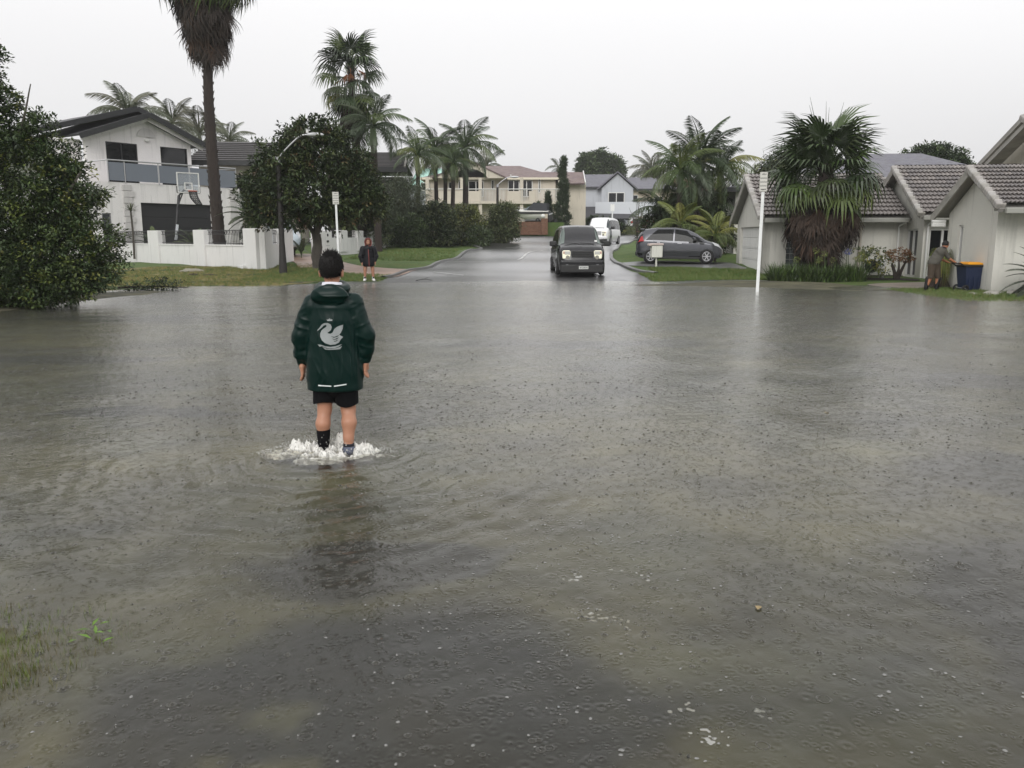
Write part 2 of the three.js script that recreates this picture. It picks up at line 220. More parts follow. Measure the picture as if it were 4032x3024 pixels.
// bed of the flood: brown silt over the asphalt, swept bare in places
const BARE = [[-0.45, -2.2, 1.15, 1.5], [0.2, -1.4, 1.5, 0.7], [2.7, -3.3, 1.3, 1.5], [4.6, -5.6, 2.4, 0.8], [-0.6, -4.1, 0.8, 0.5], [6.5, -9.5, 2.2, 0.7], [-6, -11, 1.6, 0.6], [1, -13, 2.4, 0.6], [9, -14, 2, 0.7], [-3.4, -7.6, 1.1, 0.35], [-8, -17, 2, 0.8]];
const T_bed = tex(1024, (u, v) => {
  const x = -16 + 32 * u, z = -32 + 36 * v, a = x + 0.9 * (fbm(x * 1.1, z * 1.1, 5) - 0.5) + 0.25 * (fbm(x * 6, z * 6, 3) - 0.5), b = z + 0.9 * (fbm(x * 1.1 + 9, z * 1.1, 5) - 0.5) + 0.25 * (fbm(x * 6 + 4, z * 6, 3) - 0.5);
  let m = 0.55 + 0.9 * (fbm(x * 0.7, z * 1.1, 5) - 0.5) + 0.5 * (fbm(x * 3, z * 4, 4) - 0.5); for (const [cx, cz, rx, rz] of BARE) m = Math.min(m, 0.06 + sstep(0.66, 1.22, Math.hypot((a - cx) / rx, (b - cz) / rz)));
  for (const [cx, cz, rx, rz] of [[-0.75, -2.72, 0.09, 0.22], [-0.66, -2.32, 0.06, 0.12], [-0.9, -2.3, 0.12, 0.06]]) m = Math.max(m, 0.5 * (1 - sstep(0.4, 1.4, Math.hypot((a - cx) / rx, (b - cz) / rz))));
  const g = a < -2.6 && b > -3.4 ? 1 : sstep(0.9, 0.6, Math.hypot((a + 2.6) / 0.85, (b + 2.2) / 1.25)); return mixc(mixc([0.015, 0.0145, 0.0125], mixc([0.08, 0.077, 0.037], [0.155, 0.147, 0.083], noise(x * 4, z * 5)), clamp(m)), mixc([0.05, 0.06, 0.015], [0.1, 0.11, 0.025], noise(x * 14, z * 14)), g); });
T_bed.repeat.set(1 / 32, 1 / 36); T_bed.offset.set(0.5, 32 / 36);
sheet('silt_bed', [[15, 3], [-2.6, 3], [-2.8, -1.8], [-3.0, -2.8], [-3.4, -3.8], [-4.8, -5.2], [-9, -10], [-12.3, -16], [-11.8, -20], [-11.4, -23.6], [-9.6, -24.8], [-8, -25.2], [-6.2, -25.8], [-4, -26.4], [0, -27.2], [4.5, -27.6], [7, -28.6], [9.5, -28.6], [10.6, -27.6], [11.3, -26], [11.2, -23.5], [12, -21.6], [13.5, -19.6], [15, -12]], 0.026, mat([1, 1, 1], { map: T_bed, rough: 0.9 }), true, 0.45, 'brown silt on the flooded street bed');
// flood water
const T_rip = (() => { // ripples, and the dimples that rain beats into the surface
  const n = 1024, h = new Float32Array(n * n), rd = mulberry(5);
  for (let j = 0; j < n; j++) for (let i = 0; i < n; i++) { const u = i / n, v = j / n; let s = 0; for (const [k, l, a] of [[9, 5, 0.3], [19, -7, 0.2], [5, 17, 0.25], [-25, 13, 0.14], [31, 22, 0.1]]) s += a * Math.sin(6.2832 * (k * u + l * v) + 3 * noise(u * 10, v * 10, 10)); h[j * n + i] = 0.5 + 0.16 * s + 0.22 * (fbm(u * 40, v * 40, 4, 40) - 0.5); }
  for (let d = 0; d < 2600; d++) { const cx = rd() * n, cy = rd() * n, R = 5 + 11 * rd() * rd(), a = 0.1 + 0.16 * rd(); for (let y = -R * 2 | 0; y <= R * 2; y++) for (let x = -R * 2 | 0; x <= R * 2; x++) { const r = Math.hypot(x, y) / R; if (r > 2) continue; h[((cy + y + n | 0) % n) * n + ((cx + x + n | 0) % n)] += a * Math.cos(r * 4.7) * (1 - r / 2) * (1 - r / 2); } }
  return tex(n, (u, v) => h[Math.round(v * n) * n + Math.round(u * n)], true); })();
const T_silt = tex(512, (u, v) => { const a = fbm(u * 5 + 0.7 * noise(u * 8, v * 8, 8), v * 5, 5, 5), b = fbm(u * 11 + 2, v * 11 + 5, 4, 11); return mixc(mixc([0.72, 0.71, 0.65], [0.9, 0.87, 0.78], sstep(0.34, 0.64, a)), [0.8, 0.81, 0.79], sstep(0.5, 0.68, b) * 0.7); });
const M_water = mat([1, 1, 1], { map: rep(T_silt, 0.13), rough: 0.21, ior: 1.33, transmission: 1, bumpMap: rep(T_rip, 0.42), bumpScale: 0.0095 });
const BOY = [-1.31, -5.97];
const RINGS = [[BOY[0], BOY[1], 0.005, 5.2, 0.4], [-0.6, -4.1, 0.004, 7, 0.7], [1.9, -4.0, 0.004, 8, 0.8]];
function wave(x, z) {
  let y = 0; for (const [k, l, a, p] of [[2.1, 1.1, 0.004, 0], [-1.3, 2.7, 0.004, 2], [4.3, -2.2, 0.0022, 1], [3.1, 5.9, 0.002, 4], [-7.1, 4.2, 0.0013, 3], [9.5, 6.1, 0.0009, 5]]) y += a * Math.sin(k * x + l * z + p + 1.6 * noise(x * 0.6 + p, z * 0.6));
  y += 0.012 * (fbm(x * 1.9, z * 2.6, 3) - 0.5);
  for (const [a, b, h, k, r] of RINGS) { const d = Math.hypot(x - a, (z - b)); y += h * Math.sin(k * 3.1 * d - 1.2 + 1.5 * noise(x * 2, z * 2)) * Math.exp(-d / r) * sstep(0.05, 0.35, d); }
  { const dx = x - BOY[0], dz = z - BOY[1], d = Math.hypot(dx, dz * 0.85), s = dz / (d + 0.01); if (s > -0.2 && d < 2.6) y += 0.006 * Math.sin(34 * d + 4.5 * noise(x * 6, z * 6)) * sstep(-0.2, 0.7, s) * sstep(0.3, 0.6, d) * (1 - sstep(1.3, 2.6, d)) * (0.4 + 1.2 * noise(x * 4 + 7, z * 4)); } // wake
  return y;
}
{
  const P = [], U = [], I = [], na = 560, nr = 640, r0 = 0.8, r1 = 70;
  for (let j = 0; j <= nr; j++) { const r = r0 * Math.pow(r1 / r0, j / nr); for (let i = 0; i <= na; i++) { const a = -1.35 + 2.7 * i / na, x = r * Math.sin(a), z = 0.3 - r * Math.cos(a); P.push(x, wave(x, z) * (1 - 0.75 * sstep(10, 40, r)), z); U.push(x, z); } }
  for (let j = 0; j < nr; j++) for (let i = 0; i < na; i++) { const a = i + j * (na + 1), b = a + na + 1; I.push(a, b, a + 1, a + 1, b, b + 1); }
  const ok = []; for (let t = 0; t < I.length; t += 3) { const x = P[I[t] * 3], z = P[I[t] * 3 + 2]; if (ground(x, z) < 0.12 && x > -30 && x < 30 && z > -36) ok.push(I[t], I[t + 1], I[t + 2]); }
  let g = new THREE.BufferGeometry(); g.setAttribute('position', new THREE.Float32BufferAttribute(P, 3)); g.setAttribute('uv', new THREE.Float32BufferAttribute(U, 2)); g.setIndex(ok); g.computeVertexNormals();
  struct('flood_water', g, M_water, 'murky grey brown flood water pocked by rain');
}

// ---------- houses ----------
const T_stain = tex(512, (u, v) => { const n = fbm(u * 4, v * 4, 5, 4), s = fbm(u * 40, v * 3, 4, 40), f = noise(u * 150, v * 150, 150), k = 0.94 + 0.16 * (n - 0.5) - 0.26 * sstep(0.55, 0.8, s) * n + 0.05 * (f - 0.5); return [k, k * 0.995, k * 0.985]; });
const T_fineB = tex(256, (u, v) => fbm(u * 60, v * 60, 3, 60), true);
const wallMat = (c) => mat(c, { map: rep(T_stain, 0.22), rough: 0.85, bumpMap: rep(T_fineB, 1.2), bumpScale: 0.004 });
const M_white = wallMat([0.84, 0.815, 0.815]), M_fence = wallMat([0.72, 0.715, 0.71]), M_rwall = wallMat([0.62, 0.61, 0.56]), M_cream = wallMat([0.6, 0.545, 0.465]), M_trim = mat([0.72, 0.72, 0.7], { rough: 0.5, map: rep(T_stain, 0.3) });
const M_glass = mat([0.008, 0.009, 0.01], { rough: 0.06, ior: 1.5 }), M_dark = mat([0.018, 0.018, 0.02], { rough: 0.5 }), M_metal = mat([0.45, 0.45, 0.46], { rough: 0.35, metalness: 0.8 });
const M_black = mat([0.012, 0.012, 0.012], { rough: 0.5 });
const T_shin = tex(512, (u, v) => { const r = Math.floor(v * 32), a = (u * 20 + (r % 2) * 0.5 + hash2(r, 3) * 0.3), c = Math.floor(a), q = hash2(((c % 20) + 20) % 20, r), e = (v * 32) % 1 < 0.12 || (a - c) < 0.05 ? 0.72 : 1, k = e * (0.8 + 0.35 * q) * (0.9 + 0.2 * noise(u * 140, v * 140, 140)); return [k, k * lerp(0.96, 1.0, q), k * lerp(0.97, 1.07, hash2(r, c))]; });
const M_shingle = mat([0.155, 0.155, 0.175], { map: rep(T_shin, 0.2), rough: 0.6 }), M_roofdark = mat([0.05, 0.05, 0.054], { map: rep(T_shin, 0.25), rough: 0.55 });
const M_tiledark = mat([0.075, 0.07, 0.07], { rough: 0.5, map: rep(T_conc, 0.6) }), M_fascia = mat([0.02, 0.021, 0.022], { rough: 0.45 });
const T_pan = tex(512, (u, v) => { const r = Math.floor(v * 16), a = u * 16 + (r % 2) * 0.5, c = Math.floor(a), q = hash2(((c % 16) + 16) % 16, r), x = a - c, y = v * 16 - r, k = (0.78 + 0.4 * q) * (y < 0.14 ? 0.6 : 1) * (0.93 + 0.14 * noise(u * 150, v * 150, 150)); return [k, k * lerp(0.93, 1.02, q), k * lerp(0.92, 1.06, hash2(c, r + 9))]; });
const T_panB = tex(512, (u, v) => { const r = Math.floor(v * 16), a = u * 16 + (r % 2) * 0.5, x = a - Math.floor(a), y = v * 16 - r; return 0.5 * Math.sin(Math.PI * x) + 0.5 * (1 - y); }, true);
const M_pantile = mat([0.2, 0.15, 0.14], { map: rep(T_pan, 0.19), bumpMap: rep(T_panB, 0.19), bumpScale: 0.05, rough: 0.55 });

function holed(pts, holes, d) { // wall face in local x-y with openings, d thick towards -z
  const s = new THREE.Shape(pts.map(([x, y]) => new THREE.Vector2(x, y)));
  for (const [x0, x1, y0, y1] of holes) s.holes.push(new THREE.Path([[x0, y0], [x0, y1], [x1, y1], [x1, y0]].map(([x, y]) => new THREE.Vector2(x, y))));
  return planarUV(new THREE.ExtrudeGeometry(s, { depth: d, bevelEnabled: false }).translate(0, 0, -d));
}
function win(parent, x0, x1, y0, y1, z, o = {}) { // pane set back in its opening, frame bars proud of it
  const { nx = 1, ny = 1, f = 0.06, fm = M_trim, gm = M_glass, name = 'window', ym } = o, w = x1 - x0, h = y1 - y0, cx = (x0 + x1) / 2, cy = (y0 + y1) / 2;
  const p = part(parent, name, box(w, h, 0.02, cx, cy, z - 0.06), gm), b = [box(w, f, 0.07, cx, y0 + f / 2, z - 0.012), box(w, f, 0.07, cx, y1 - f / 2, z - 0.012), box(f, h - 2 * f, 0.07, x0 + f / 2, cy, z - 0.012), box(f, h - 2 * f, 0.07, x1 - f / 2, cy, z - 0.012)];
  for (let i = 1; i < nx; i++) b.push(box(f, h - 2 * f, 0.06, x0 + w * i / nx, cy, z - 0.015));
  for (let i = 1; i < ny; i++) b.push(box(w - 2 * f, f, 0.055, cx, ym ?? y0 + h * i / ny, z - 0.016));
  part(p, 'frame', merge(b), fm); return p;
}
function side(parent, name, x, ry) { const g = new THREE.Group(); g.name = name; parent.add(g); return g; }
// a sloping roof plane between a ridge line and an eave line (local points), with thickness
function roofPlane(a, b, c, d, t = 0.14) { // a-b ridge, d-c eave
  const gb = new GB(), A = v3(...a), n = v3(...b).sub(A).cross(v3(...d).sub(A)).normalize(); if (n.y < 0) n.negate(); const L = v3(...b).distanceTo(A), S = v3(...d).distanceTo(A);
  const dn = (p) => [p[0] - n.x * t, p[1] - n.y * t, p[2] - n.z * t], q = [a, b, c, d], w = q.map(dn), uv = [[0, S], [L, S], [L, 0], [0, 0]];
  gb.quad(...q, null, uv); gb.quad(...w, null, uv); for (let i = 0; i < 4; i++) { const j = (i + 1) % 4; gb.quad(q[i], q[j], w[j], w[i], null, [[0, 0], [1, 0], [1, 0.1], [0, 0.1]]); } return gb.geo();
}
// white two-storey house on the left
{
  const h = thing('white_house', 'white two storey house with dark gable roof and glass balcony', 'house', [-22, 0, -47], 0.9488);
  const lower = [[-2.4, 0.2], [8.2, 0.2], [8.2, 4.55], [-2.4, 4.55]];
  part(h, 'wall', merge([holed(lower, [[1.5, 6.15, 0.2001, 3.48], [-0.82, -0.29, 1.1, 2.85]], 0.3), box(10.6, 0.18, 1.9, 2.9, 4.46, -1.25), box(0.3, 4.3, 7.5, -2.25, 2.35, -4.06), box(0.3, 4.3, 7.5, 8.04, 2.35, -4.06)]), M_white);
  const gd = part(h, 'garage_door', box(4.66, 3.3, 0.05, 3.82, 1.84, -0.24), M_dark);
  for (let i = 0; i < 5; i++) part(gd, 'door_panel', rbox(4.56, 0.58, 0.03, 3.82, 0.5 + i * 0.62, -0.2, 0.012), M_dark);
  win(h, -0.82, -0.29, 1.1, 2.85, -0.06, { fm: mat([0.2, 0.2, 0.21], { rough: 0.5 }), gm: mat([0.06, 0.065, 0.07], { rough: 0.15 }), ny: 2 });
  const M_quoin = wallMat([0.6, 0.58, 0.575]);
  for (const [x0, n] of [[0.46, 11], [7.42, 11]]) for (let i = 0; i < n; i++) part(h, 'quoin', rbox(0.56 + (i % 2) * 0.08, 0.33, 0.07, x0 + 0.28 + (i % 2 ? 0.06 : -0.02), 4.27 - i * 0.352, 0.032, 0.015), M_quoin);
  // upper storey under the gable
  part(h, 'upper_wall', merge([holed([[-0.55, 4.55], [6.0, 4.55], [6.0, 7.12], [3.05, 8.26], [-0.55, 7.0]], [[0.6, 2.5, 4.62, 6.88], [3.95, 5.75, 4.62, 6.87]], 0.28).translate(0, 0, -1.6), box(0.28, 2.55, 7, 5.86, 5.82, -5.39), box(1.6, 2.4, 0.28, -1.35, 5.7, -2.3), box(0.28, 2.4, 6, -2.05, 5.7, -5.45)]), M_white);
  win(h, 0.6, 2.5, 4.62, 6.88, -1.66, { nx: 2, fm: M_fascia, f: 0.05 }); win(h, 3.95, 5.75, 4.62, 6.87, -1.66, { nx: 1, fm: M_fascia, f: 0.05 }); win(h, -1.9, -1.05, 5.0, 6.6, -2.28, { fm: M_fascia });
  const rf = part(h, 'roof', merge([roofPlane([3.02, 8.6, -0.9], [3.02, 8.6, -9], [-1.15, 7.08, -9], [-1.15, 7.08, -0.9], 0.1), roofPlane([3.02, 8.6, -0.9], [3.02, 8.6, -9], [6.75, 7.15, -9], [6.75, 7.15, -0.9], 0.1), roofPlane([3.16, 9.07, -2.4], [3.16, 9.07, -10], [-5.6, 6.4, -10], [-5.6, 6.4, -2.4], 0.1), roofPlane([3.16, 9.07, -2.4], [3.16, 9.07, -10], [7, 7.6, -10], [7, 7.6, -2.4], 0.1)]), M_roofdark);
  const fas = (a, b, z) => { const dx = b[0] - a[0], dy = b[1] - a[1], L = Math.hypot(dx, dy); return box(L, 0.3, 0.06, 0, -0.1, 0, 0, 0, Math.atan2(dy, dx)).translate((a[0] + b[0]) / 2, (a[1] + b[1]) / 2, z); };
  part(rf, 'fascia', merge([fas([-1.2, 7.06], [3.02, 8.62], -0.88), fas([3.02, 8.62], [6.8, 7.13], -0.874), fas([-5.6, 6.4], [3.16, 9.1], -2.37), fas([3.16, 9.1], [7, 7.6], -2.364)]), M_fascia);
  part(rf, 'soffit', merge([fas([-1.0, 7.0], [3.02, 8.45], -1.2), fas([3.02, 8.45], [6.6, 7.05], -1.2)].map((g) => g.scale(1, 1, 1))), M_white);
  const arch = new THREE.Shape(); arch.moveTo(-0.57, 0); arch.lineTo(0.57, 0); arch.absarc(0, 0, 0.57, 0, Math.PI);
  part(h, 'arch_panel', planarUV(new THREE.ExtrudeGeometry(arch, { depth: 0.05, bevelEnabled: false }).scale(1, 0.85, 1).translate(3.08, 7.33, -1.58)), wallMat([0.62, 0.6, 0.6]));
  part(h, 'wall_light', new THREE.SphereGeometry(0.14, 12, 8).scale(1.2, 0.8, 0.7).translate(3.1, 7.14, -1.53), M_trim);
  const posts = [-0.3, 0.66, 2.7, 4.7, 6.5, 7.95], M_frost = mat([0.26, 0.29, 0.34], { rough: 0.25, transmission: 0.35 });
  const rl = part(h, 'handrail', merge([bar([-1.2, 5.56, -0.6], [-0.3, 5.72, 0.06], 0.04), bar([-0.3, 5.72, 0.06], [7.95, 5.76, 0.06], 0.04), bar([7.95, 5.76, 0.06], [8.1, 5.76, -2], 0.04)]), M_metal);
  for (let i = 0; i < 6; i++) part(h, 'baluster_post', bar([posts[i], 4.5, 0.06], [posts[i], 5.74, 0.06], 0.03), M_metal);
  for (let i = 0; i < 5; i++) part(h, 'glass_panel', box(posts[i + 1] - posts[i] - 0.1, 0.98, 0.012, (posts[i] + posts[i + 1]) / 2, 5.12, 0.06), M_frost);
  part(h, 'glass_panel', box(0.012, 0.98, 1.8, 8.02, 5.12, -0.95), M_frost);
  part(h, 'porch', merge([cyl(0.18, 0.18, 3.2, 8.7, 1.8, -0.9, 14), box(1.2, 0.5, 0.3, 8.75, 3.6, -0.9), box(0.3, 3.6, 0.3, 9.3, 2, -1.6)]), M_white);
  part(h, 'gutter', merge([bar([-1.25, 7.03, -0.8], [-1.25, 7.03, -9], 0.06), bar([6.85, 7.1, -0.8], [6.85, 7.1, -9], 0.06)]), M_fascia);
}
// tiled house on the right, three stepped gables
const M_tiles = [[0.28, 0.25, 0.235], [0.24, 0.215, 0.205], [0.32, 0.285, 0.265], [0.265, 0.24, 0.225], [0.22, 0.2, 0.195]].map((c) => mat(c, { rough: 0.5, map: rep(T_conc, 1.3) })), M_verge = [[0.5, 0.47, 0.44], [0.44, 0.42, 0.38], [0.55, 0.53, 0.5]].map((c) => mat(c, { rough: 0.55, map: rep(T_conc, 1.3) }));
function tileGeo(w, l) { // two rolls, a lip at the lower end
  const gb = new GB(), n = 8, f = (i) => 0.045 * Math.abs(Math.sin(Math.PI * 2 * i / n)) ** 0.8 + 0.008, p = (i, y, k) => [w * (i / n - 0.5), y, f(i) + k];
  for (let i = 0; i < n; i++) { gb.quad(p(i, 0.02, 0.032), p(i + 1, 0.02, 0.032), p(i + 1, -l, 0.085), p(i, -l, 0.085)); gb.quad(p(i, -l, 0.085), p(i + 1, -l, 0.085), p(i + 1, -l + 0.03, 0.045), p(i, -l + 0.03, 0.045)); } return planarUV(gb.geo());
}
{
  const h = thing('tiled_house', 'pale rendered single storey house with stepped gables and brown tiled roofs', 'house', [9.45, 0, -31.6], -0.09);
  let budget = 290; const rest = [];
  function tiled(x0, x1, ridge, eave, rows, tw) { // front slope: ridge [y, z], eave [y, z]
    const L = Math.hypot(ridge[0] - eave[0], eave[1] - ridge[1]), l = L / rows, tilt = Math.atan2(eave[1] - ridge[1], ridge[0] - eave[0]), geos = [tileGeo(tw, l * 1.02)], n = Math.round((x1 - x0) / tw);
    for (let r = 0; r < rows; r++) for (let i = 0; i < n; i++) {
      const s = r / rows, X = x0 + (i + 0.5) * tw, y = lerp(ridge[0], eave[0], s), z = lerp(ridge[1], eave[1], s);
      const m = new THREE.Matrix4().makeRotationX(-(tilt) + 0.0); m.setPosition(X, y, z);
      if (budget-- > 0) { const o = part(h, 'roof_tile', geos[0], M_tiles[Math.floor(hash2(r * 31 + Math.floor(x0 * 7), i) * 5)]); o.applyMatrix4(m); } else rest.push(geos[0].clone().applyMatrix4(m));
    }
    // ridge caps and verge tiles
    for (let i = 0; i < n / 1.3; i++) part(h, 'ridge_tile', new THREE.CylinderGeometry(0.1, 0.085, tw * 1.32, 8, 1, true, 0, Math.PI).rotateX(-Math.PI / 2).rotateY(Math.PI / 2).rotateX(0).translate(x0 + (i + 0.5) * tw * 1.3, ridge[0] + 0.0, ridge[1]), M_verge[i % 3]);
    for (let r = 0; r < rows; r++) { const s = (r + 0.5) / rows, o = part(h, 'verge_tile', rbox(0.26, l * 1.06, 0.2, 0, 0, 0, 0.05), M_verge[(r * 2) % 3]); o.position.set(x0 - 0.02, lerp(ridge[0], eave[0], s) - 0.01, lerp(ridge[1], eave[1], s) - 0.01); o.rotation.x = -tilt + 0.06; }
  }
  const M_under = mat([0.3, 0.29, 0.27], { rough: 0.8, map: rep(T_stain, 0.3) });
  function gable(x0, x1, ridge, fe, be) { // roof body: deck, soffit sides
    part(h, 'roof_deck', merge([roofPlane([x0, ridge[0], ridge[1]], [x1, ridge[0], ridge[1]], [x1, fe[0], fe[1]], [x0, fe[0], fe[1]], 0.1), roofPlane([x0, ridge[0], ridge[1]], [x1, ridge[0], ridge[1]], [x1, be[0], be[1]], [x0, be[0], be[1]], 0.1)]), M_under);
    const L = Math.hypot(ridge[0] - be[0], ridge[1] - be[1]), a = Math.atan2(ridge[0] - be[0], ridge[1] - be[1]);
    part(h, 'bargeboard', box(0.05, 0.24, L + 0.1, 0, 0, 0, 0, -a).translate(x0 - 0.03, (ridge[0] + be[0]) / 2 - 0.1, (ridge[1] + be[1]) / 2), M_verge[1]);
  }
  function gut(x0, x1, y, z) { const o = part(h, 'gutter', rbox(x1 - x0, 0.16, 0.14, (x0 + x1) / 2, y - 0.07, z + 0.06, 0.03), mat([0.3, 0.3, 0.27], { rough: 0.4 })); return o; }
  // C, the nearest wing, then B, then A
  gable(4.2, 11, [3.42, 6.95], [2.28, 9.0], [2.23, 4.75]); tiled(4.25, 8.2, [3.5, 6.95], [2.36, 9.02], 10, 0.22); gut(4.3, 9, 2.3, 9.06);
  gable(4.85, 10.5, [4.05, -1.0], [2.25, 2.0], [2.25, -4.2]); tiled(4.9, 9.0, [4.13, -1.0], [2.33, 2.02], 12, 0.29); gut(4.9, 7.2, 2.27, 2.06);
  gable(-0.25, 6.5, [3.9, -2.8], [2.2, 0.45], [2.2, -6.0]); tiled(-0.2, 5.1, [3.98, -2.8], [2.28, 0.47], 11, 0.29); gut(-0.1, 5.0, 2.22, 0.5);
  part(h, 'tile_field', merge(rest), M_tiles[0], 'stuff');
  // walls; A: garage gable at the left, front wall with glass blocks
  const G1 = new THREE.Group(); 
  const gw = holed([[0, 0.15], [5.6, 0.15], [5.6, 2.15], [2.8, 3.72], [0, 2.15]], [[0.75, 4.85, 0.1501, 1.95]], 0.25);
  gw.rotateY(-Math.PI / 2).translate(0, 0, -5.6); // faces -x; local x runs towards the viewer
  part(h, 'garage_wall', planarUV(gw), M_rwall);
  const gd = part(h, 'garage_door', box(0.05, 1.84, 4.14, 0.14, 1.06, -2.8), M_trim);
  for (let i = 0; i < 4; i++) { const q = part(gd, 'door_panel', rbox(0.03, 0.41, 4.06, 0.115, 0.4 + i * 0.445, -2.8, 0.012), M_trim); for (let k = 0; k < 16; k++) if (i < 3) part(q, 'batten', box(0.012, 0.26, 0.13, 0.098, 0.4 + i * 0.445, -4.68 + k * 0.25), M_trim); }
  part(h, 'wall', merge([holed([[0.0, 0.15], [5.15, 0.15], [5.15, 2.25], [0.0, 2.25]], [[0.85, 2.55, 0.3, 1.98]], 0.25), holed([[5.15, 0.0], [9, 0.0], [9, 2.3], [5.15, 2.3]], [[5.35, 6.3, 0.15, 1.85]], 0.25).translate(0, 0, 1.6), holed([[4.5, 0], [11, 0], [11, 2.25], [4.5, 2.25]], [], 0.25).translate(0, 0, 8.3), box(0.25, 2.2, 5, 10.9, 1.1, 5.5)]), M_rwall);
  { const b = holed([[-4, 0], [1.35, 0], [1.35, 2.3], [-1.0, 3.85], [-4, 2.3]], [[-0.0, 1.1, 0.12, 1.85]], 0.25).rotateY(-Math.PI / 2).translate(5.15, 0, 0); part(h, 'gable_wall', planarUV(b), M_rwall); }
  { const b = holed([[5.0, 0], [7.84, 0], [7.84, 2.3], [6.75, 3.25], [5.0, 2.25]], [[5.75, 6.05, 0.7, 1.9]], 0.25).rotateY(-Math.PI / 2).translate(4.5, 0, 0.2); part(h, 'gable_wall', planarUV(b), M_rwall); }
  // glass block window
  const gbw = part(h, 'glass_block_window', box(1.7, 1.68, 0.05, 1.7, 1.14, -0.16), M_trim), M_blk = mat([0.14, 0.16, 0.16], { rough: 0.18 });
  for (let i = 0; i < 10; i++) for (let j = 0; j < 8; j++) part(gbw, 'glass_block', rbox(0.15, 0.19, 0.06, 0.94 + i * 0.169, 0.41 + j * 0.209, -0.12, 0.02), M_blk);
  // glass doors
  win(h, 5.35, 6.3, 0.15, 1.85, 1.52, { nx: 2, ny: 2, ym: 0.85, f: 0.07, name: 'glass_door' });
  { const g = new THREE.Group(); const w0 = win(h, 0.0, 1.1, 0.12, 1.85, 0, { nx: 2, ny: 2, ym: 0.85, f: 0.07, name: 'glass_door' }); w0.rotation.y = -Math.PI / 2; w0.position.set(5.22, 0, 0); const w1 = win(h, 5.95, 6.25, 0.7, 1.9, 0, { f: 0.05 }); w1.rotation.y = -Math.PI / 2; w1.position.set(4.57, 0, 0); }
  part(h, 'downpipe', merge([bar([5.0, 2.12, 0.45], [4.85, 1.95, 0.08], 0.04), bar([4.85, 1.95, 0.08], [4.85, 0.2, 0.08], 0.04)]), M_trim); part(h, 'downpipe', merge([bar([5.3, 2.12, 1.95], [5.25, 1.95, 1.72], 0.04), bar([5.25, 1.95, 1.72], [5.25, 0.1, 1.72], 0.04)]), M_trim); part(h, 'downpipe', bar([3.5, 2.1, 0.06], [3.5, 0.4, 0.06], 0.05), wallMat([0.5, 0.46, 0.4]));
  part(h, 'sensor_light', merge([bar([4.4, 2.02, 5.2], [4.0, 2.02, 5.2], 0.05), rbox(0.4, 0.12, 0.12, 4.2, 1.92, 5.2, 0.02)]), M_trim);
  // upper storey behind, two nested gable edges
  part(h, 'upper_roof', merge([roofPlane([7, 5.55, 4.34], [14, 5.55, 4.34], [14, 3.4, -0.6], [7, 3.4, -0.6], 0.16), roofPlane([7, 5.55, 4.34], [14, 5.55, 4.34], [14, 3.5, 9.2], [7, 3.5, 9.2], 0.16), roofPlane([6.75, 5.05, 4.55], [7.2, 5.05, 4.55], [7.2, 3.0, -0.3], [6.75, 3.0, -0.3], 0.14), roofPlane([6.75, 5.05, 4.55], [7.2, 5.05, 4.55], [7.2, 3.0, 9.2], [6.75, 3.0, 9.2], 0.14)]), M_verge[1]);
  { const b = slab([[-0.2, 2.2], [9, 2.2], [9, 3.2], [4.4, 5.2], [-0.2, 3.2]], 0.25).rotateY(-Math.PI / 2).translate(7.4, 0, 0); part(h, 'upper_wall', planarUV(b), wallMat([0.62, 0.58, 0.5])); }
  for (let r = 0; r < 16; r++) { const s = r / 16; for (const [x, y0, y1, z0] of [[7.0, 5.62, 3.55, 4.34], [6.75, 5.12, 3.05, 4.55]]) { const o = part(h, 'verge_tile', rbox(0.26, 0.2, 0.36, 0, 0, 0, 0.05), M_verge[r % 3]); o.position.set(x, lerp(y0, y1, s), lerp(z0, 9.2, s)); o.rotation.x = 0.42; } }
  tiled(7.1, 9, [5.62, 4.34], [3.57, 9.2], 16, 0.3);
}
// grey shingled house behind it
function hipHouse(name, label, pos, ry, w, d, y0, ye, yr, rl, wm, rm, cx = 0) { // w wide, d deep, ridge length rl
  const h = thing(name, label, 'house', pos, ry), o = 0.6;
  part(h, 'wall', merge([box(w, ye - y0, 0.25, 0, (y0 + ye) / 2, 0), box(w, ye - y0, 0.25, 0, (y0 + ye) / 2, -d), box(0.25, ye - y0, d - 0.25, -w / 2 + 0.13, (y0 + ye) / 2, -d / 2), box(0.25, ye - y0, d - 0.25, w / 2 - 0.13, (y0 + ye) / 2, -d / 2)]), wm);
  const gb = new GB(), X = w / 2 + o, Z0 = o, Z1 = -d - o, zr = -d / 2, A = [cx - rl / 2, yr, zr], B = [cx + rl / 2, yr, zr], c = [[-X, ye, Z0], [X, ye, Z0], [X, ye, Z1], [-X, ye, Z1]], s = Math.hypot(d / 2 + o, yr - ye), t = Math.hypot(X - rl / 2, yr - ye);
  gb.quad(A, B, c[1], c[0], null, [[cx - rl / 2, s], [cx + rl / 2, s], [X, 0], [-X, 0]]); gb.quad(B, A, c[3], c[2], null, [[rl / 2, s], [-rl / 2, s], [-X, 0], [X, 0]]); gb.tri(B, c[2], c[1], null, [0, t], [d / 2, 0], [-d / 2, 0]); gb.tri(A, c[0], c[3], null, [0, t], [d / 2, 0], [-d / 2, 0]); gb.quad(...c, null, [[0, 0], [0, 0], [0, 0], [0, 0]]);
  part(h, 'roof', gb.geo(), rm); part(h, 'fascia', merge([box(2 * X, 0.22, 0.06, 0, ye - 0.1, Z0 + 0.03), box(0.06, 0.22, d + 2 * o, X + 0.03, ye - 0.1, -d / 2), box(0.06, 0.22, d + 2 * o, -X - 0.03, ye - 0.1, -d / 2)]), wm === M_cream ? mat([0.68, 0.62, 0.5], { rough: 0.6 }) : M_fascia);
  return h;
}
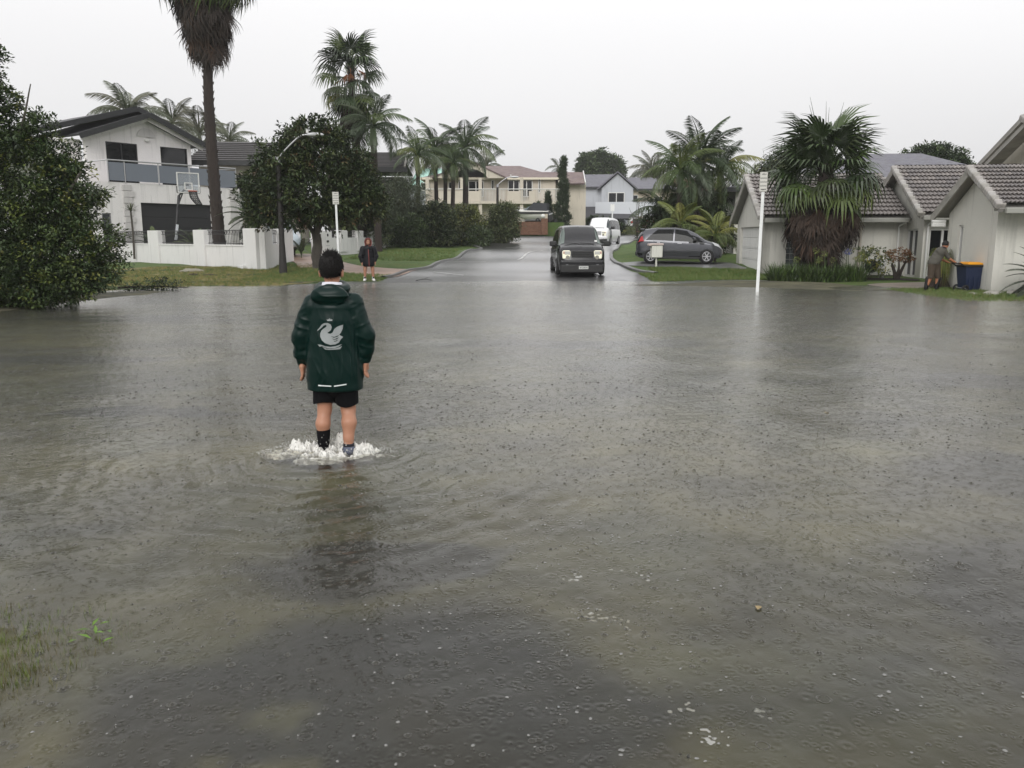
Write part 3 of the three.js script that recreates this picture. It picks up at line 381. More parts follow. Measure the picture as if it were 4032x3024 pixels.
hipHouse('shingle_house', 'house with a low mottled blue grey shingle hip roof behind the tiled one', [18.9, 0, -43], -0.05, 15, 9, 0.4, 4.0, 6.1, 3.2, M_rwall, M_shingle, 1.9);
{ // cream house far up the street
  const h = hipHouse('cream_house', 'cream two storey house with pink brown tiled roof and white balustrades', [-2.2, 0, -90], 0, 13.6, 9, 1.8, 7.7, 9.3, 5, M_cream, M_pantile, 0.6), Q = (u) => (u - 1106) * 0.05028 + 2.2, Y = (v) => 1.55 + (512 - v) * 0.05028, cu = (x) => 822.8 + x * 0.14877, cv = (y) => 274.3 + y * 0.14877;
  for (const [x0, x1, y0, y1, n] of [[1145, 1265, 815, 930, 1], [1285, 1505, 815, 1040, 2], [1610, 1655, 805, 935, 1], [1845, 2010, 805, 1045, 2], [2025, 2195, 800, 1040, 2], [1005, 1075, 830, 930, 1], [620, 740, 840, 955, 1]]) win(h, Q(cu(x0)), Q(cu(x1)), Y(cv(y1)), Y(cv(y0)), 0.22, { nx: n, f: 0.09 });
  win(h, Q(1161), Q(1166), Y(420), Y(390), 0.22, { f: 0.08 });
  part(h, 'balcony', merge([box(14.4, 0.28, 1.9, 0.3, 5.1, 0.95), box(4.3, 1.0, 0.12, -3.2, 5.75, 1.75), box(1.4, 1.0, 0.12, 2.4, 5.75, 1.752), box(0.7, 1.0, 0.12, 4.3, 5.75, 1.754)]), M_cream);
  part(h, 'handrail', merge([bar([-6.8, 6.45, 1.8], [7.4, 6.45, 1.8], 0.05, 6)]), M_trim);
  for (let i = 0; i < 58; i++) { const x = -1.0 + i * 0.145; if ((x > 1.6 && x < 3.1) || (x > 3.9 && x < 4.7)) continue; part(h, 'baluster', bar([x, 5.2, 1.8], [x, 6.42, 1.8], 0.025, 5), M_trim); }
  for (const x of [-6.6, -3, -1.1, 3.2, 7.2]) part(h, 'column', box(0.35, 6, 0.35, x, 4.6, 1.55), M_cream);
  const s = new THREE.Shape([[-3.7, 0], [0, 1.75], [3.7, 0], [1.9, 0], [1.55, 0.45], [0.8, 0.85], [0, 1.0], [-0.8, 0.85], [-1.55, 0.45], [-1.9, 0]].map(([x, y]) => new THREE.Vector2(x, y)));
  part(h, 'pediment', planarUV(new THREE.ExtrudeGeometry(s, { depth: 0.4, bevelEnabled: false }).translate(-2.2, 7.55, 1.5)), M_cream);
  part(h, 'pediment_roof', merge([roofPlane([-2.2, 9.4, 2.0], [-2.2, 9.4, -3], [-6.1, 7.6, -3], [-6.1, 7.6, 2.0], 0.12), roofPlane([-2.2, 9.4, 2.0], [-2.2, 9.4, -3], [1.7, 7.6, -3], [1.7, 7.6, 2.0], 0.12)]), M_pantile);
  part(h, 'wing_wall', box(4.6, 5.6, 4, 7.9, 4.3, -4), M_cream);
  part(h, 'wing_roof', merge([roofPlane([4, 8.6, -4], [10, 8.6, -4], [10, 7.2, -1], [4, 7.2, -1], 0.14), roofPlane([4, 8.6, -4], [10, 8.6, -4], [10, 7.2, -7], [4, 7.2, -7], 0.14)]), M_pantile);
  part(h, 'bargeboard', merge([box(0.1, 0.3, 3.4, 0, 0, 0, 0, 0.44).translate(10.05, 7.9, -2.5), box(0.1, 0.3, 3.4, 0, 0, 0, 0, -0.44).translate(10.05, 7.9, -5.5)]), M_trim);
}
{ // dark tiled houses behind the magnolia: stepped roof courses
  function courses(h, x0, x1, yr, ye, zr, ze, n, inset = 0) { for (let i = 0; i < n; i++) { const s = i / n, t = (i + 1.15) / n, k = inset * (1 - s); part(h, 'roof_course', roofPlane([x0 + k, lerp(yr, ye, s) + 0.03, lerp(zr, ze, s)], [x1 - k, lerp(yr, ye, s) + 0.03, lerp(zr, ze, s)], [x1 - k + inset / n, lerp(yr, ye, t) + 0.12, lerp(zr, ze, t)], [x0 + k - inset / n, lerp(yr, ye, t) + 0.12, lerp(zr, ze, t)], 0.08), M_tiledark); } }
  let h = thing('dark_tile_house', 'cream house with dark ridged tile roof beside the tall palm', 'house', [-17.6, 0, -56], 0.1);
  part(h, 'wall', box(6, 5.4, 7, 0, 3.5, -4.2), M_cream); win(h, -1.8, 0.3, 4.2, 5.6, -0.6, { nx: 2, fm: M_dark }); part(h, 'roof_body', merge([roofPlane([-3, 8.05, -4], [3.2, 8.05, -4], [3.8, 6.4, 0.2], [-3.6, 6.4, 0.2], 0.1), roofPlane([-3, 8.05, -4], [3.2, 8.05, -4], [3.8, 6.4, -8], [-3.6, 6.4, -8], 0.1)]), M_tiledark); courses(h, -3.6, 3.8, 8.05, 6.4, -4, 0.2, 10, 0.6); part(h, 'fascia', box(7.4, 0.3, 0.08, 0.1, 6.3, 0.26), M_fascia);
  h = thing('dark_tile_house', 'house with dark ridged tile roof ending right of the magnolia', 'house', [-10.2, 0, -62], 0.05);
  part(h, 'wall', box(5.6, 4.8, 6, -0.6, 3.5, -3.6), mat([0.06, 0.055, 0.05], { rough: 0.8 })); part(h, 'roof_body', merge([roofPlane([-3.6, 7.9, -3.4], [1.9, 7.9, -3.4], [2.5, 6.5, 0.2], [-3.6, 6.5, 0.2], 0.1), roofPlane([-3.6, 7.9, -3.4], [1.9, 7.9, -3.4], [2.5, 6.5, -7], [-3.6, 6.5, -7], 0.1)]), M_tiledark); courses(h, -3.6, 2.5, 7.9, 6.5, -3.4, 0.2, 11, 0.0); part(h, 'fascia', box(6.2, 0.34, 0.1, -0.5, 6.36, 0.28), M_fascia); part(h, 'barge_tile', box(0.14, 0.12, 4.0, 2.42, 7.3, -1.6, 0, 0.37), M_verge[1]);
}
{ // grey house with veranda, beige houses further on
  let h = thing('grey_house', 'pale grey two storey house with grey gable roof and long white veranda', 'house', [11.2, 0, -104], -0.15);
  const g = mat([0.5, 0.52, 0.56], { rough: 0.8, map: rep(T_stain, 0.2) });
  part(h, 'wall', merge([box(5, 5.6, 6, -2.2, 5, -3), slab([[-0.2, 4], [3.6, 4], [3.6, 7.4], [1.7, 9.1], [-0.2, 7.4]], 5).translate(0, 0, 0.6)]), g); win(h, -3.3, -2.6, 5.8, 7.2, 0.1, { f: 0.1 }); win(h, 0.6, 2.6, 5.6, 6.9, 0.7, { nx: 2, f: 0.1 });
  part(h, 'roof', merge([roofPlane([-5, 9.3, -3], [1.7, 9.3, -3], [1.7, 7.6, 0.6], [-5, 7.6, 0.6]), roofPlane([-5, 9.3, -3], [1.7, 9.3, -3], [1.7, 7.6, -7], [-5, 7.6, -7]), roofPlane([1.7, 9.4, 1], [1.7, 9.4, -5], [-0.8, 7.3, -5], [-0.8, 7.3, 1]), roofPlane([1.7, 9.4, 1], [1.7, 9.4, -5], [4.2, 7.3, -5], [4.2, 7.3, 1])]), M_shingle);
  part(h, 'veranda', box(8.4, 1.7, 0.2, 3.4, 4.8, 3.2, -0.06), mat([0.6, 0.62, 0.66], { rough: 0.6 })); part(h, 'lower_roof', roofPlane([-5, 5.2, 1], [2.6, 5.2, 1], [4.4, 3.7, 4.6], [-5, 3.7, 4.6]), M_roofdark); part(h, 'lower_wall', box(8, 2.6, 1, -0.6, 2.6, 2), M_dark);
  for (const x of [-3, 0, 2.5, 5, 7]) part(h, 'post', box(0.25, 2.6, 0.25, x, 2.9, 3.2), M_dark);
  h = hipHouse('beige_house', 'beige two storey house with grey hip roof beyond the grey one', [18.2, 0, -116], 0, 8, 8, 2, 8.0, 9.8, 3, wallMat([0.52, 0.45, 0.37]), M_shingle); win(h, -3, -1, 5.2, 7.2, 0.2, { nx: 2, fm: M_trim }); win(h, 1.2, 2.4, 5.2, 7.0, 0.2);
  h = hipHouse('pink_house', 'pinkish beige house with red brown roof at the road bend', [26.5, 0, -124], 0, 11, 9, 2, 8.2, 10.2, 5, wallMat([0.6, 0.5, 0.44]), mat([0.22, 0.1, 0.075], { map: rep(T_pan, 0.19), rough: 0.6 })); win(h, -4.6, -3.6, 5.4, 8, 0.2); win(h, 2.5, 5, 5.4, 7.4, 0.2, { nx: 3, fm: M_trim }); part(h, 'balcony', box(9, 1.6, 0.3, 1, 4.6, 1.2), M_cream); part(h, 'carport', merge([box(9, 0.3, 4, 1, 3.6, 3), box(0.3, 2.6, 0.3, -3, 2.4, 4.6), box(0.3, 2.6, 0.3, 3, 2.4, 4.6)]), M_trim);
  part(h, 'gable_roof', merge([roofPlane([-4, 10.1, 1], [-4, 10.1, -6], [-5.8, 8.3, -6], [-5.8, 8.3, 1]), roofPlane([-4, 10.1, 1], [-4, 10.1, -6], [-2.2, 8.3, -6], [-2.2, 8.3, 1])]), mat([0.22, 0.1, 0.075], { rough: 0.6, map: rep(T_pan, 0.19) }));
  h = thing('green_roof_house', 'house with a pale mint green sheet metal roof behind the palm row', 'house', [-12.2, 0, -128], 0.2); part(h, 'wall', box(5, 8, 6, 0, 5, -4), g); part(h, 'roof', merge([roofPlane([-1.5, 12, -4], [2.6, 12, -4], [3, 9, 0.5], [-3, 9, 0.5]), roofPlane([-1.5, 12, -4], [2.6, 12, -4], [3, 9, -9], [-3, 9, -9])]), mat([0.35, 0.58, 0.5], { rough: 0.5 }));
}

// ---------- garden walls, posts, street furniture ----------
const M_iron = mat([0.012, 0.012, 0.013], { rough: 0.45 });
function railing(parent, a, b, y0, y1, n, side = 0) { // iron fence panel between two points of the wall's own axes; each bar a part
  const f = part(parent, 'fence_rail', merge([bar([a[0], y0 + 0.06, a[1]], [b[0], y0 + 0.06, b[1]], 0.016, 5), bar([a[0], y1, a[1]], [b[0], y1, b[1]], 0.018, 5), bar([a[0], y1 - 0.16, a[1]], [b[0], y1 - 0.16, b[1]], 0.014, 5)]), M_iron);
  for (let i = 1; i < n; i++) { const t = i / n, x = lerp(a[0], b[0], t), z = lerp(a[1], b[1], t); part(f, 'fence_bar', bar([x, y0, z], [x, y1, z], 0.012, 5), M_iron); if (i % 2) part(f, 'scroll', new THREE.TorusGeometry(0.05, 0.008, 5, 12).translate(x, y1 - 0.08, z), M_iron); }
  return f;
}
{
  const w = thing('front_wall', 'long white rendered front wall with pillars and black railings', 'wall', [-9.81, 0, -34], 2.335), t = 0.34; // local x runs left along the wall, -z faces the street
  part(w, 'plinth', box(16, 1.1, 0.24, 10.2, 0.62, 0.16), M_fence); part(w, 'coping', box(16, 0.06, 0.3, 10.2, 1.19, 0.16), M_fence);
  for (const [x0, x1] of [[6.09, 7.25], [11.5, 12.84]]) part(w, 'pillar', rbox(x1 - x0, 1.75, 0.4, (x0 + x1) / 2, 1.0, 0.15, 0.02), M_fence);
  part(w, 'pillar', rbox(1.12, 1.85, 0.5, 1.66, 0.98, 0.2, 0.02), M_fence); part(w, 'footing', rbox(0.5, 0.22, 0.2, 2.3, 0.26, -0.1, 0.02), M_fence);
  railing(w, [2.22, 0.16], [6.1, 0.16], 1.22, 1.84, 26); railing(w, [7.25, 0.16], [11.5, 0.16], 1.22, 1.84, 28); railing(w, [12.84, 0.16], [17.8, 0.16], 1.22, 1.84, 32);
}
{
  const w = thing('side_wall', 'white side wall with a barred gap beside the pink driveway', 'wall', [-10.42, 0, -34.95], 0);
  part(w, 'pillar', rbox(0.36, 1.84, 1.15, 0, 0.99, -0.5, 0.02), M_fence); part(w, 'pillar', rbox(0.4, 1.75, 1.9, 0.05, 1.03, -3.2, 0.02), M_fence); part(w, 'plinth', box(0.26, 1.05, 1.2, 0, 0.72, -1.66), M_fence); railing(w, [0, -1.08], [0, -2.25], 1.25, 1.84, 8);
}
{
  const w = thing('front_wall', 'white rendered wall with letter slot panel right of the pink driveway', 'wall', [-9.87, 0, -42], 1.39), L = 12; // local x runs away up the street
  part(w, 'plinth', box(10.2, 1.0, 0.24, 6.9, 1.02, 0), M_fence); part(w, 'pillar', rbox(1.82, 1.6, 0.4, 0.9, 1.08, 0, 0.05), M_fence);
  for (const [a, b] of [[3.03, 4.04], [5.59, 6.48], [7.96, 8.95]]) part(w, 'pillar', rbox(b - a, 1.15, 0.36, (a + b) / 2, 1.33, 0.002, 0.02), M_fence);
  railing(w, [1.81, 0], [3.03, 0], 1.5, 1.86, 8); railing(w, [4.04, 0], [5.59, 0], 1.5, 1.86, 10); railing(w, [6.48, 0], [7.96, 0], 1.5, 1.86, 9); railing(w, [8.95, 0], [11.8, 0], 1.5, 1.86, 16);
  part(w, 'house_number', new THREE.TorusGeometry(0.055, 0.022, 6, 14).translate(1.2, 1.65, 0.215), M_iron); part(w, 'letter_slot', rbox(0.26, 0.11, 0.03, 1.2, 1.33, 0.21, 0.02), M_iron); part(w, 'name_plate', box(0.42, 0.03, 0.012, 1.2, 1.12, 0.206), M_metal); part(w, 'tap', tube([[1.18, 0.9, 0.21], [1.2, 0.84, 0.25], [1.26, 0.82, 0.22]], 0.012, 8, 5), M_iron);
}
{ // brick wall by the boat, white wall and dark gate by the far drive
  const T_brick = tex(256, (u, v) => { const r = Math.floor(v * 24), a = u * 12 + (r % 2) * 0.5, m = (v * 24) % 1 < 0.14 || a - Math.floor(a) < 0.06, k = 0.7 + 0.5 * hash2(Math.floor(a) % 12, r); return m ? [0.5, 0.42, 0.36] : [k, k * 0.9, k * 0.85]; });
  const m = mat([0.19, 0.1, 0.065], { map: rep(T_brick, 0.5), rough: 0.8 }), w = thing('brick_wall', 'low orange brick garden wall with a pier topped by a white ball', 'wall', [1.5, 0, -78.5], 0.05);
  part(w, 'wall', box(3.6, 1.2, 0.25, -0.4, 2.35, 0), m); part(w, 'pier', box(0.6, 1.5, 0.6, 1.5, 2.5, 0.1), m); part(w, 'ball', new THREE.SphereGeometry(0.2, 14, 10).translate(1.35, 3.45, 0.3), M_trim); part(w, 'pier_cap', box(0.4, 0.4, 0.4, 1.6, 3.45, 0), wallMat([0.6, 0.55, 0.45]));
  const f = thing('white_garden_wall', 'short white garden wall beside a dark gate far up the road', 'wall', [14.2, 0, -87], -0.1); part(f, 'wall', box(3.0, 1.5, 0.25, 0.4, 2.3, 0), M_trim); part(f, 'gate_post', box(0.7, 1.9, 0.4, -1.4, 2.5, 0), M_dark);
}
function lamp(name, label, pos, hgt, arm, rise, s, ry) {
  const l = thing(name, label, 'street lamp', pos, ry, 'street lamps');
  part(l, 'pole', new THREE.LatheGeometry([[0.15, -0.3], [0.155, 0.3], [0.13, 0.8], [0.105, 1.3], [0.1, hgt * 0.6], [0.085, hgt]].map(([r, y]) => new THREE.Vector2(r * s, y)), 12), mat([0.03, 0.026, 0.024], { rough: 0.7, map: rep(T_conc, 1) }));
  part(l, 'arm', tube([[0, hgt - 0.15, 0], [0.1, hgt + 0.02, 0], [arm * 0.5, hgt + rise * 0.62, 0], [arm * 0.8, hgt + rise * 0.95, 0], [arm, hgt + rise, 0]], 0.035 * s, 18, 8), M_metal);
  const hd = part(l, 'lamp_head', new THREE.SphereGeometry(0.34 * s, 16, 10).scale(1, 0.24, 0.42).translate(arm + 0.3 * s, hgt + rise, 0), mat([0.55, 0.56, 0.57], { rough: 0.4 }));
  part(hd, 'photocell', cyl(0.05 * s, 0.05 * s, 0.12 * s, arm + 0.02, hgt + rise + 0.12 * s, 0), M_trim); part(l, 'clamp', cyl(0.11 * s, 0.11 * s, 0.22, 0, hgt - 0.12, 0), M_metal);
}
lamp('street_lamp', 'dark street lamp post in front of the white wall, grey arm over the tree', [-8.76, 0.1, -32], 4.42, 1.12, 0.78, 1, 0);
lamp('street_lamp', 'thin dark street lamp standing in front of the cream house', [-1.06, 1.1, -62], 4.25, 0.95, 0.5, 0.95, 0);
function signTexture(top) { // parking notice: lines of small print and an arrow; too far to read
  const c = document.createElement('canvas'); c.width = 128; c.height = 256; const x = c.getContext('2d'); x.fillStyle = '#d9d8d2'; x.fillRect(0, 0, 128, 256); x.strokeStyle = '#8f8f8a'; x.lineWidth = 3; x.strokeRect(3, 3, 122, 250); x.fillStyle = '#6f6f6d';
  [[30, 22, 78], [12, 72, 106], [8, 122, 112], [10, 172, 108]].forEach(([a, b, w], r) => { for (let k = 0; k < w; k += 9) x.fillRect(a + k, b + (k * 7 % 4), 6, 16 + (k * 5 % 5)); }); x.fillStyle = '#222'; x.fillRect(24, 222, 82, 9); x.beginPath(); x.moveTo(112, 226); x.lineTo(98, 216); x.lineTo(98, 238); x.fill();
  const t = new THREE.CanvasTexture(c); t.colorSpace = THREE.SRGBColorSpace; return t;
}
const T_sign = signTexture();
function sign(label, pos, hgt, sw, sh, ry, lean, print = true, r = 0.05) {
  const s = thing('sign_post', label, 'sign', pos, ry, 'street sign posts'); s.rotation.z = lean;
  part(s, 'post', box(r * 2, hgt - sh + 0.4, r * 2, 0, (hgt - sh) / 2 - 0.1, 0), mat([0.78, 0.8, 0.8], { rough: 0.4, map: rep(T_stain, 0.8) }));
  const g = new THREE.BoxGeometry(sw, sh, 0.012); const pl = part(s, 'sign_plate', g.translate(0, hgt - sh / 2, r + 0.012), mat([0.8, 0.8, 0.78], { rough: 0.4, map: print ? T_sign : null }));
  part(pl, 'bracket', merge([cyl(0.012, 0.012, 0.03, 0, 0, 0, 6).rotateX(Math.PI / 2).translate(0, hgt - 0.05, r + 0.02), cyl(0.012, 0.012, 0.03, 0, 0, 0, 6).rotateX(Math.PI / 2).translate(0, hgt - sh + 0.05, r + 0.02)]), M_iron);
}
sign('white parking sign post standing in the flood water on the right', [7.07, -0.1, -23.98], 3.45, 0.21, 0.54, -0.35, -0.006, true, 0.042);
sign('white parking sign post behind the boy wading on the left', [-6.2, -0.02, -30], 3.14, 0.22, 0.43, 0.15, 0.012, true, 0.035);
sign('tiny plain white sign post behind the white van', [8.9, 1.3, -75], 3.1, 0.35, 0.6, 0, 0, false, 0.05);
{ // letterbox on the lawn
  const b = thing('letterbox', 'white letterbox on a thin post in front of the grey hatchback', 'letterbox', [6.06, 0.27, -35.2], 0.1), m = mat([0.72, 0.72, 0.66], { rough: 0.5, map: rep(T_stain, 1) });
  part(b, 'post', box(0.06, 0.6, 0.06, 0, 0.15, 0), m); part(b, 'box', rbox(0.46, 0.5, 0.3, 0, 0.68, 0, 0.03), m); part(b, 'lid', merge([rbox(0.52, 0.08, 0.38, 0, 0.98, 0, 0.03), rbox(0.14, 0.1, 0.3, -0.3, 0.96, 0, 0.03)]), mat([0.6, 0.5, 0.47], { rough: 0.5, map: rep(T_stain, 1) }));
}
{ // basketball hoop behind the wall
  const b = thing('basketball_hoop', 'black freestanding basketball hoop with clear backboard and drooping net', 'basketball hoop', [-17.5, 0.3, -44.6], 0.75);
  part(b, 'pole', merge([bar([-0.55, 0.3, 0.2], [0.0, 3.4, 0], 0.09, 8, 0.075), bar([0.0, 3.4, 0], [0.35, 3.8, 0.15], 0.05), bar([-0.2, 2.7, 0.1], [0.2, 3.6, 0.1], 0.035)]), M_iron); part(b, 'label', box(0.13, 0.8, 0.02, -0.35, 1.5, 0.24, 0, 0, -0.18), mat([0.6, 0.62, 0.65], { rough: 0.5 }));
  const bb = part(b, 'backboard', box(1.13, 0.96, 0.03, 0.4, 4.05, 0.3), mat([0.75, 0.78, 0.8], { rough: 0.05, transmission: 0.85 }));
  const fr = (w, h, t, x, y, z) => merge([box(w, t, 0.05, x, y + h / 2, z), box(w, t, 0.05, x, y - h / 2, z), box(t, h - t, 0.05, x - w / 2 + t / 2, y, z), box(t, h - t, 0.05, x + w / 2 - t / 2, y, z)]);
  part(bb, 'frame', fr(1.18, 1.0, 0.05, 0.4, 4.05, 0.32), M_trim); part(bb, 'target', fr(0.42, 0.34, 0.045, 0.4, 3.87, 0.33), M_trim); part(bb, 'padding', merge([box(1.2, 0.07, 0.06, 0.4, 3.54, 0.3), box(0.06, 0.32, 0.06, -0.19, 3.7, 0.302), box(0.06, 0.32, 0.06, 0.99, 3.7, 0.302)]), M_iron);
  part(b, 'rim', new THREE.TorusGeometry(0.22, 0.02, 6, 20).rotateX(Math.PI / 2).translate(0.5, 3.62, 0.6), mat([0.5, 0.09, 0.03], { rough: 0.5 }));
  const net = []; for (let i = 0; i < 12; i++) { const a = i / 12 * 6.283; for (const s of [-1, 1]) net.push(tube([[0.5 + 0.2 * Math.cos(a), 3.6, 0.6 + 0.2 * Math.sin(a)], [0.56 + 0.2 * Math.cos(a + s * 0.4), 3.3, 0.6 + 0.2 * Math.sin(a + s * 0.4)], [0.75 + 0.17 * Math.cos(a + s * 0.8), 3.0, 0.6 + 0.17 * Math.sin(a + s * 0.8)], [0.85 + 0.13 * Math.cos(a + s), 2.88, 0.6 + 0.15 * Math.sin(a + s)]], 0.012, 8, 4)); }
  part(b, 'net', merge(net), M_iron);
}
{ // air conditioner by the house wall
  const a = thing('air_conditioner', 'white outdoor air conditioner unit beside the orange shrub', 'air conditioner', [13.05, 0.12, -30.2], -0.09);
  part(a, 'casing', rbox(0.8, 0.58, 0.3, 0, 0.4, 0, 0.03), M_trim); part(a, 'fan_grille', merge([...Array(6)].map((_, i) => new THREE.TorusGeometry(0.04 + i * 0.038, 0.006, 4, 24).translate(-0.12, 0.4, 0.16))), M_iron); part(a, 'fan_opening', cyl(0.24, 0.24, 0.01, 0, 0, 0, 24).rotateX(Math.PI / 2).translate(-0.12, 0.4, 0.152), M_dark); for (const x of [-0.3, 0.3]) part(a, 'foot', box(0.06, 0.14, 0.34, x, 0.05, 0), M_metal);
}

// ---------- plants ----------
const leafMat = mat([1, 1, 1], { vertexColors: true, rough: 0.55, side: THREE.DoubleSide });
const barkMat = (c, k = 1.5) => mat(c, { rough: 0.9, map: rep(T_conc, k, k * 0.5), bumpMap: rep(T_asphB, k), bumpScale: 0.03 });
const M_bark = barkMat([0.07, 0.055, 0.042]), M_barkgrey = barkMat([0.13, 0.115, 0.095]), M_palmbark = barkMat([0.055, 0.04, 0.033]), M_barkpale = barkMat([0.2, 0.18, 0.15]);
const _q = new THREE.Quaternion(), _m = new THREE.Matrix4();
function leafShape(gb, o, dir, up, L, W, col) { // a folded leaf of four faces
  const s = v3().crossVectors(dir, up).normalize(), n = v3().crossVectors(s, dir), f = (a, b, c) => [o.x + dir.x * a + s.x * b + n.x * c, o.y + dir.y * a + s.y * b + n.y * c, o.z + dir.z * a + s.z * b + n.z * c];
  const a = f(0, 0, 0), m = f(L * 0.5, 0, -W * 0.12), t = f(L, 0, -L * 0.12), l = f(L * 0.45, -W / 2, W * 0.12), r = f(L * 0.45, W / 2, W * 0.12);
  gb.tri(a, l, m, col); gb.tri(l, t, m, col); gb.tri(a, m, r, col); gb.tri(m, t, r, col);
}
// blobs: [cx, cy, cz, rx, ry, rz, clusters]
function leafMass(blobs, o) {
  const { L = 0.1, W = 0.05, per = 12, spread = 0.16, pal, shell = 0.55, lump = 0.35, droop = 0, tipPal } = o, gb = new GB(), d = v3(), u = v3();
  for (const [cx, cy, cz, rx, ry, rz, n] of blobs) for (let i = 0; i < n; i++) {
    const th = rr(0, 6.2832), cz0 = rr(-1, 1), sn = Math.sqrt(1 - cz0 * cz0), dx = sn * Math.cos(th), dy = cz0, dz = sn * Math.sin(th);
    const k = lerp(shell, 1, Math.pow(rnd(), 0.6)) * (1 - lump + 2 * lump * noise3(dx * 2.2 + cx, dy * 2.2 + cy, dz * 2.2 + cz)), c = v3(cx + dx * rx * k, cy + dy * ry * k, cz + dz * rz * k);
    if (c.y < (o.floor ?? -9)) continue;
    const base = pick(rnd() < (o.tipShare ?? 0) ? tipPal : pal), v = rr(0.75, 1.3);
    for (let j = 0; j < per; j++) {
      d.set(dx * 0.8 + rr(-1, 1), dy * 0.5 + rr(-0.8, 1) - droop, dz * 0.8 + rr(-1, 1)).normalize(); u.set(rr(-0.6, 0.6), 1, rr(-0.6, 0.6)).normalize(); const w = v * rr(0.85, 1.15), l = L * rr(0.7, 1.25);
      leafShape(gb, v3(c.x + rr(-1, 1) * spread, c.y + rr(-1, 1) * spread * 0.8, c.z + rr(-1, 1) * spread), d, u, l, W * rr(0.8, 1.2), [base[0] * w, base[1] * w, base[2] * w]);
    }
  }
  return gb.geo();
}
function limb(pts, r0, r1, n = 8, seg = 14, rough = 0.12) { // tapered, knobbly limb
  const c = new THREE.CatmullRomCurve3(pts.map((p) => v3(...p))), g = new THREE.TubeGeometry(c, seg, 1, n), p = g.attributes.position, q = v3();
  for (let i = 0; i <= seg; i++) { const o = c.getPointAt(i / seg), R = lerp(r0, r1, i / seg); for (let j = 0; j <= n; j++) { const k = i * (n + 1) + j; q.fromBufferAttribute(p, k).sub(o); const f = R * (1 + rough * (noise3(q.x * 2.1 + i * 0.6, o.y * 3, q.z * 2.1) - 0.5) * 2); p.setXYZ(k, o.x + q.x * f, o.y + q.y * f, o.z + q.z * f); } }
  g.computeVertexNormals(); return g;
}
const G_dark = [[0.022, 0.04, 0.012], [0.03, 0.052, 0.014], [0.017, 0.03, 0.011], [0.04, 0.06, 0.015]], G_mid = [[0.045, 0.075, 0.02], [0.06, 0.09, 0.022], [0.035, 0.06, 0.018]], G_yel = [[0.16, 0.18, 0.03], [0.19, 0.18, 0.035], [0.12, 0.145, 0.03]], G_olive = [[0.08, 0.1, 0.035], [0.1, 0.115, 0.042], [0.065, 0.08, 0.034]], G_grey = [[0.13, 0.16, 0.1], [0.15, 0.18, 0.12], [0.1, 0.125, 0.075]];
function tree(name, label, cat, pos, trunk, blobs, o, bark = M_bark, group) { const t = thing(name, label, cat, pos, 0, group); if (trunk.length) part(t, 'trunk', merge(trunk), bark); part(t, o.crownName ?? 'crown', leafMass(blobs, o), leafMat); return t; }
seed(11);
{ // big dense bush on the left
  const t = thing('leafy_tree', 'huge dense dark green bushy tree at the left edge of the flood', 'tree', [-11.2, 0, -19.6]);
  part(t, 'trunk', merge([limb([[-0.3, -0.2, 0], [-0.2, 1.4, 0.1], [-0.4, 3, 0.1], [-0.7, 4.6, 0], [-0.9, 6, 0]], 0.16, 0.03), limb([[-0.1, 0.2, 0.1], [0.4, 1.2, 0.4], [1.0, 2.2, 0.5], [1.5, 3, 0.4]], 0.1, 0.02), limb([[0, 0.1, 0.2], [0.8, 0.6, 0.7], [1.5, 1.0, 1.0]], 0.08, 0.02), limb([[-0.5, 3, 0.2], [0.2, 4, 0.3], [0.5, 4.9, 0.3]], 0.05, 0.012)]), M_barkpale);
  part(t, 'crown', leafMass([[-0.3, 2.5, 0.1, 1.75, 1.7, 1.6, 900], [-0.5, 1.2, 0.3, 2.0, 1.3, 1.7, 900], [0.9, 1.1, 0.5, 1.15, 0.85, 1.1, 420], [0.6, 0.5, 0.9, 1.2, 0.55, 1.0, 330], [-0.7, 0.45, 1.0, 1.5, 0.6, 1.1, 360], [0.2, 3.1, 0, 0.95, 0.9, 0.9, 240], [-0.7, 4.2, 0, 0.75, 0.85, 0.8, 190], [-0.9, 5.4, 0, 0.5, 0.75, 0.6, 100], [-0.75, 6.1, 0, 0.25, 0.4, 0.3, 26], [-0.35, 5.5, 0.1, 0.3, 0.2, 0.3, 22], [0.55, 4.0, 0.1, 0.35, 0.3, 0.3, 34], [-0.2, 4.6, 0.2, 0.35, 0.3, 0.4, 40], [0.95, 3.05, 0.2, 0.45, 0.2, 0.5, 46], [1.5, 2.5, 0.3, 0.55, 0.2, 0.4, 50], [1.75, 1.5, 0.5, 0.55, 0.35, 0.5, 70], [-2, 2.2, -0.2, 1.4, 2.2, 1.4, 380], [1.6, 0.75, 0.6, 0.7, 0.4, 0.6, 80], [0.75, 2.2, 0.4, 0.8, 0.7, 0.8, 190]], { L: 0.105, W: 0.055, per: 16, spread: 0.13, pal: [...G_dark, ...G_mid, [0.035, 0.065, 0.018]], tipPal: [[0.1, 0.13, 0.025], [0.075, 0.105, 0.022], [0.14, 0.15, 0.03]], tipShare: 0.16, floor: 0.02, lump: 0.48 }), leafMat);
  const b = thing('fallen_branch', 'low leafy branch trailing on the water beside the big bush', 'branch', [-10.6, 0.02, -24.6], 0.1);
  part(b, 'stem', limb([[-1.0, 0.06, 0], [0, 0.1, 0.05], [1.0, 0.05, 0]], 0.03, 0.01), M_bark); part(b, 'leaves', leafMass([[0, 0.12, 0, 1.0, 0.16, 0.25, 60]], { L: 0.1, W: 0.05, per: 10, spread: 0.1, pal: G_dark }), leafMat);
}
seed(12);
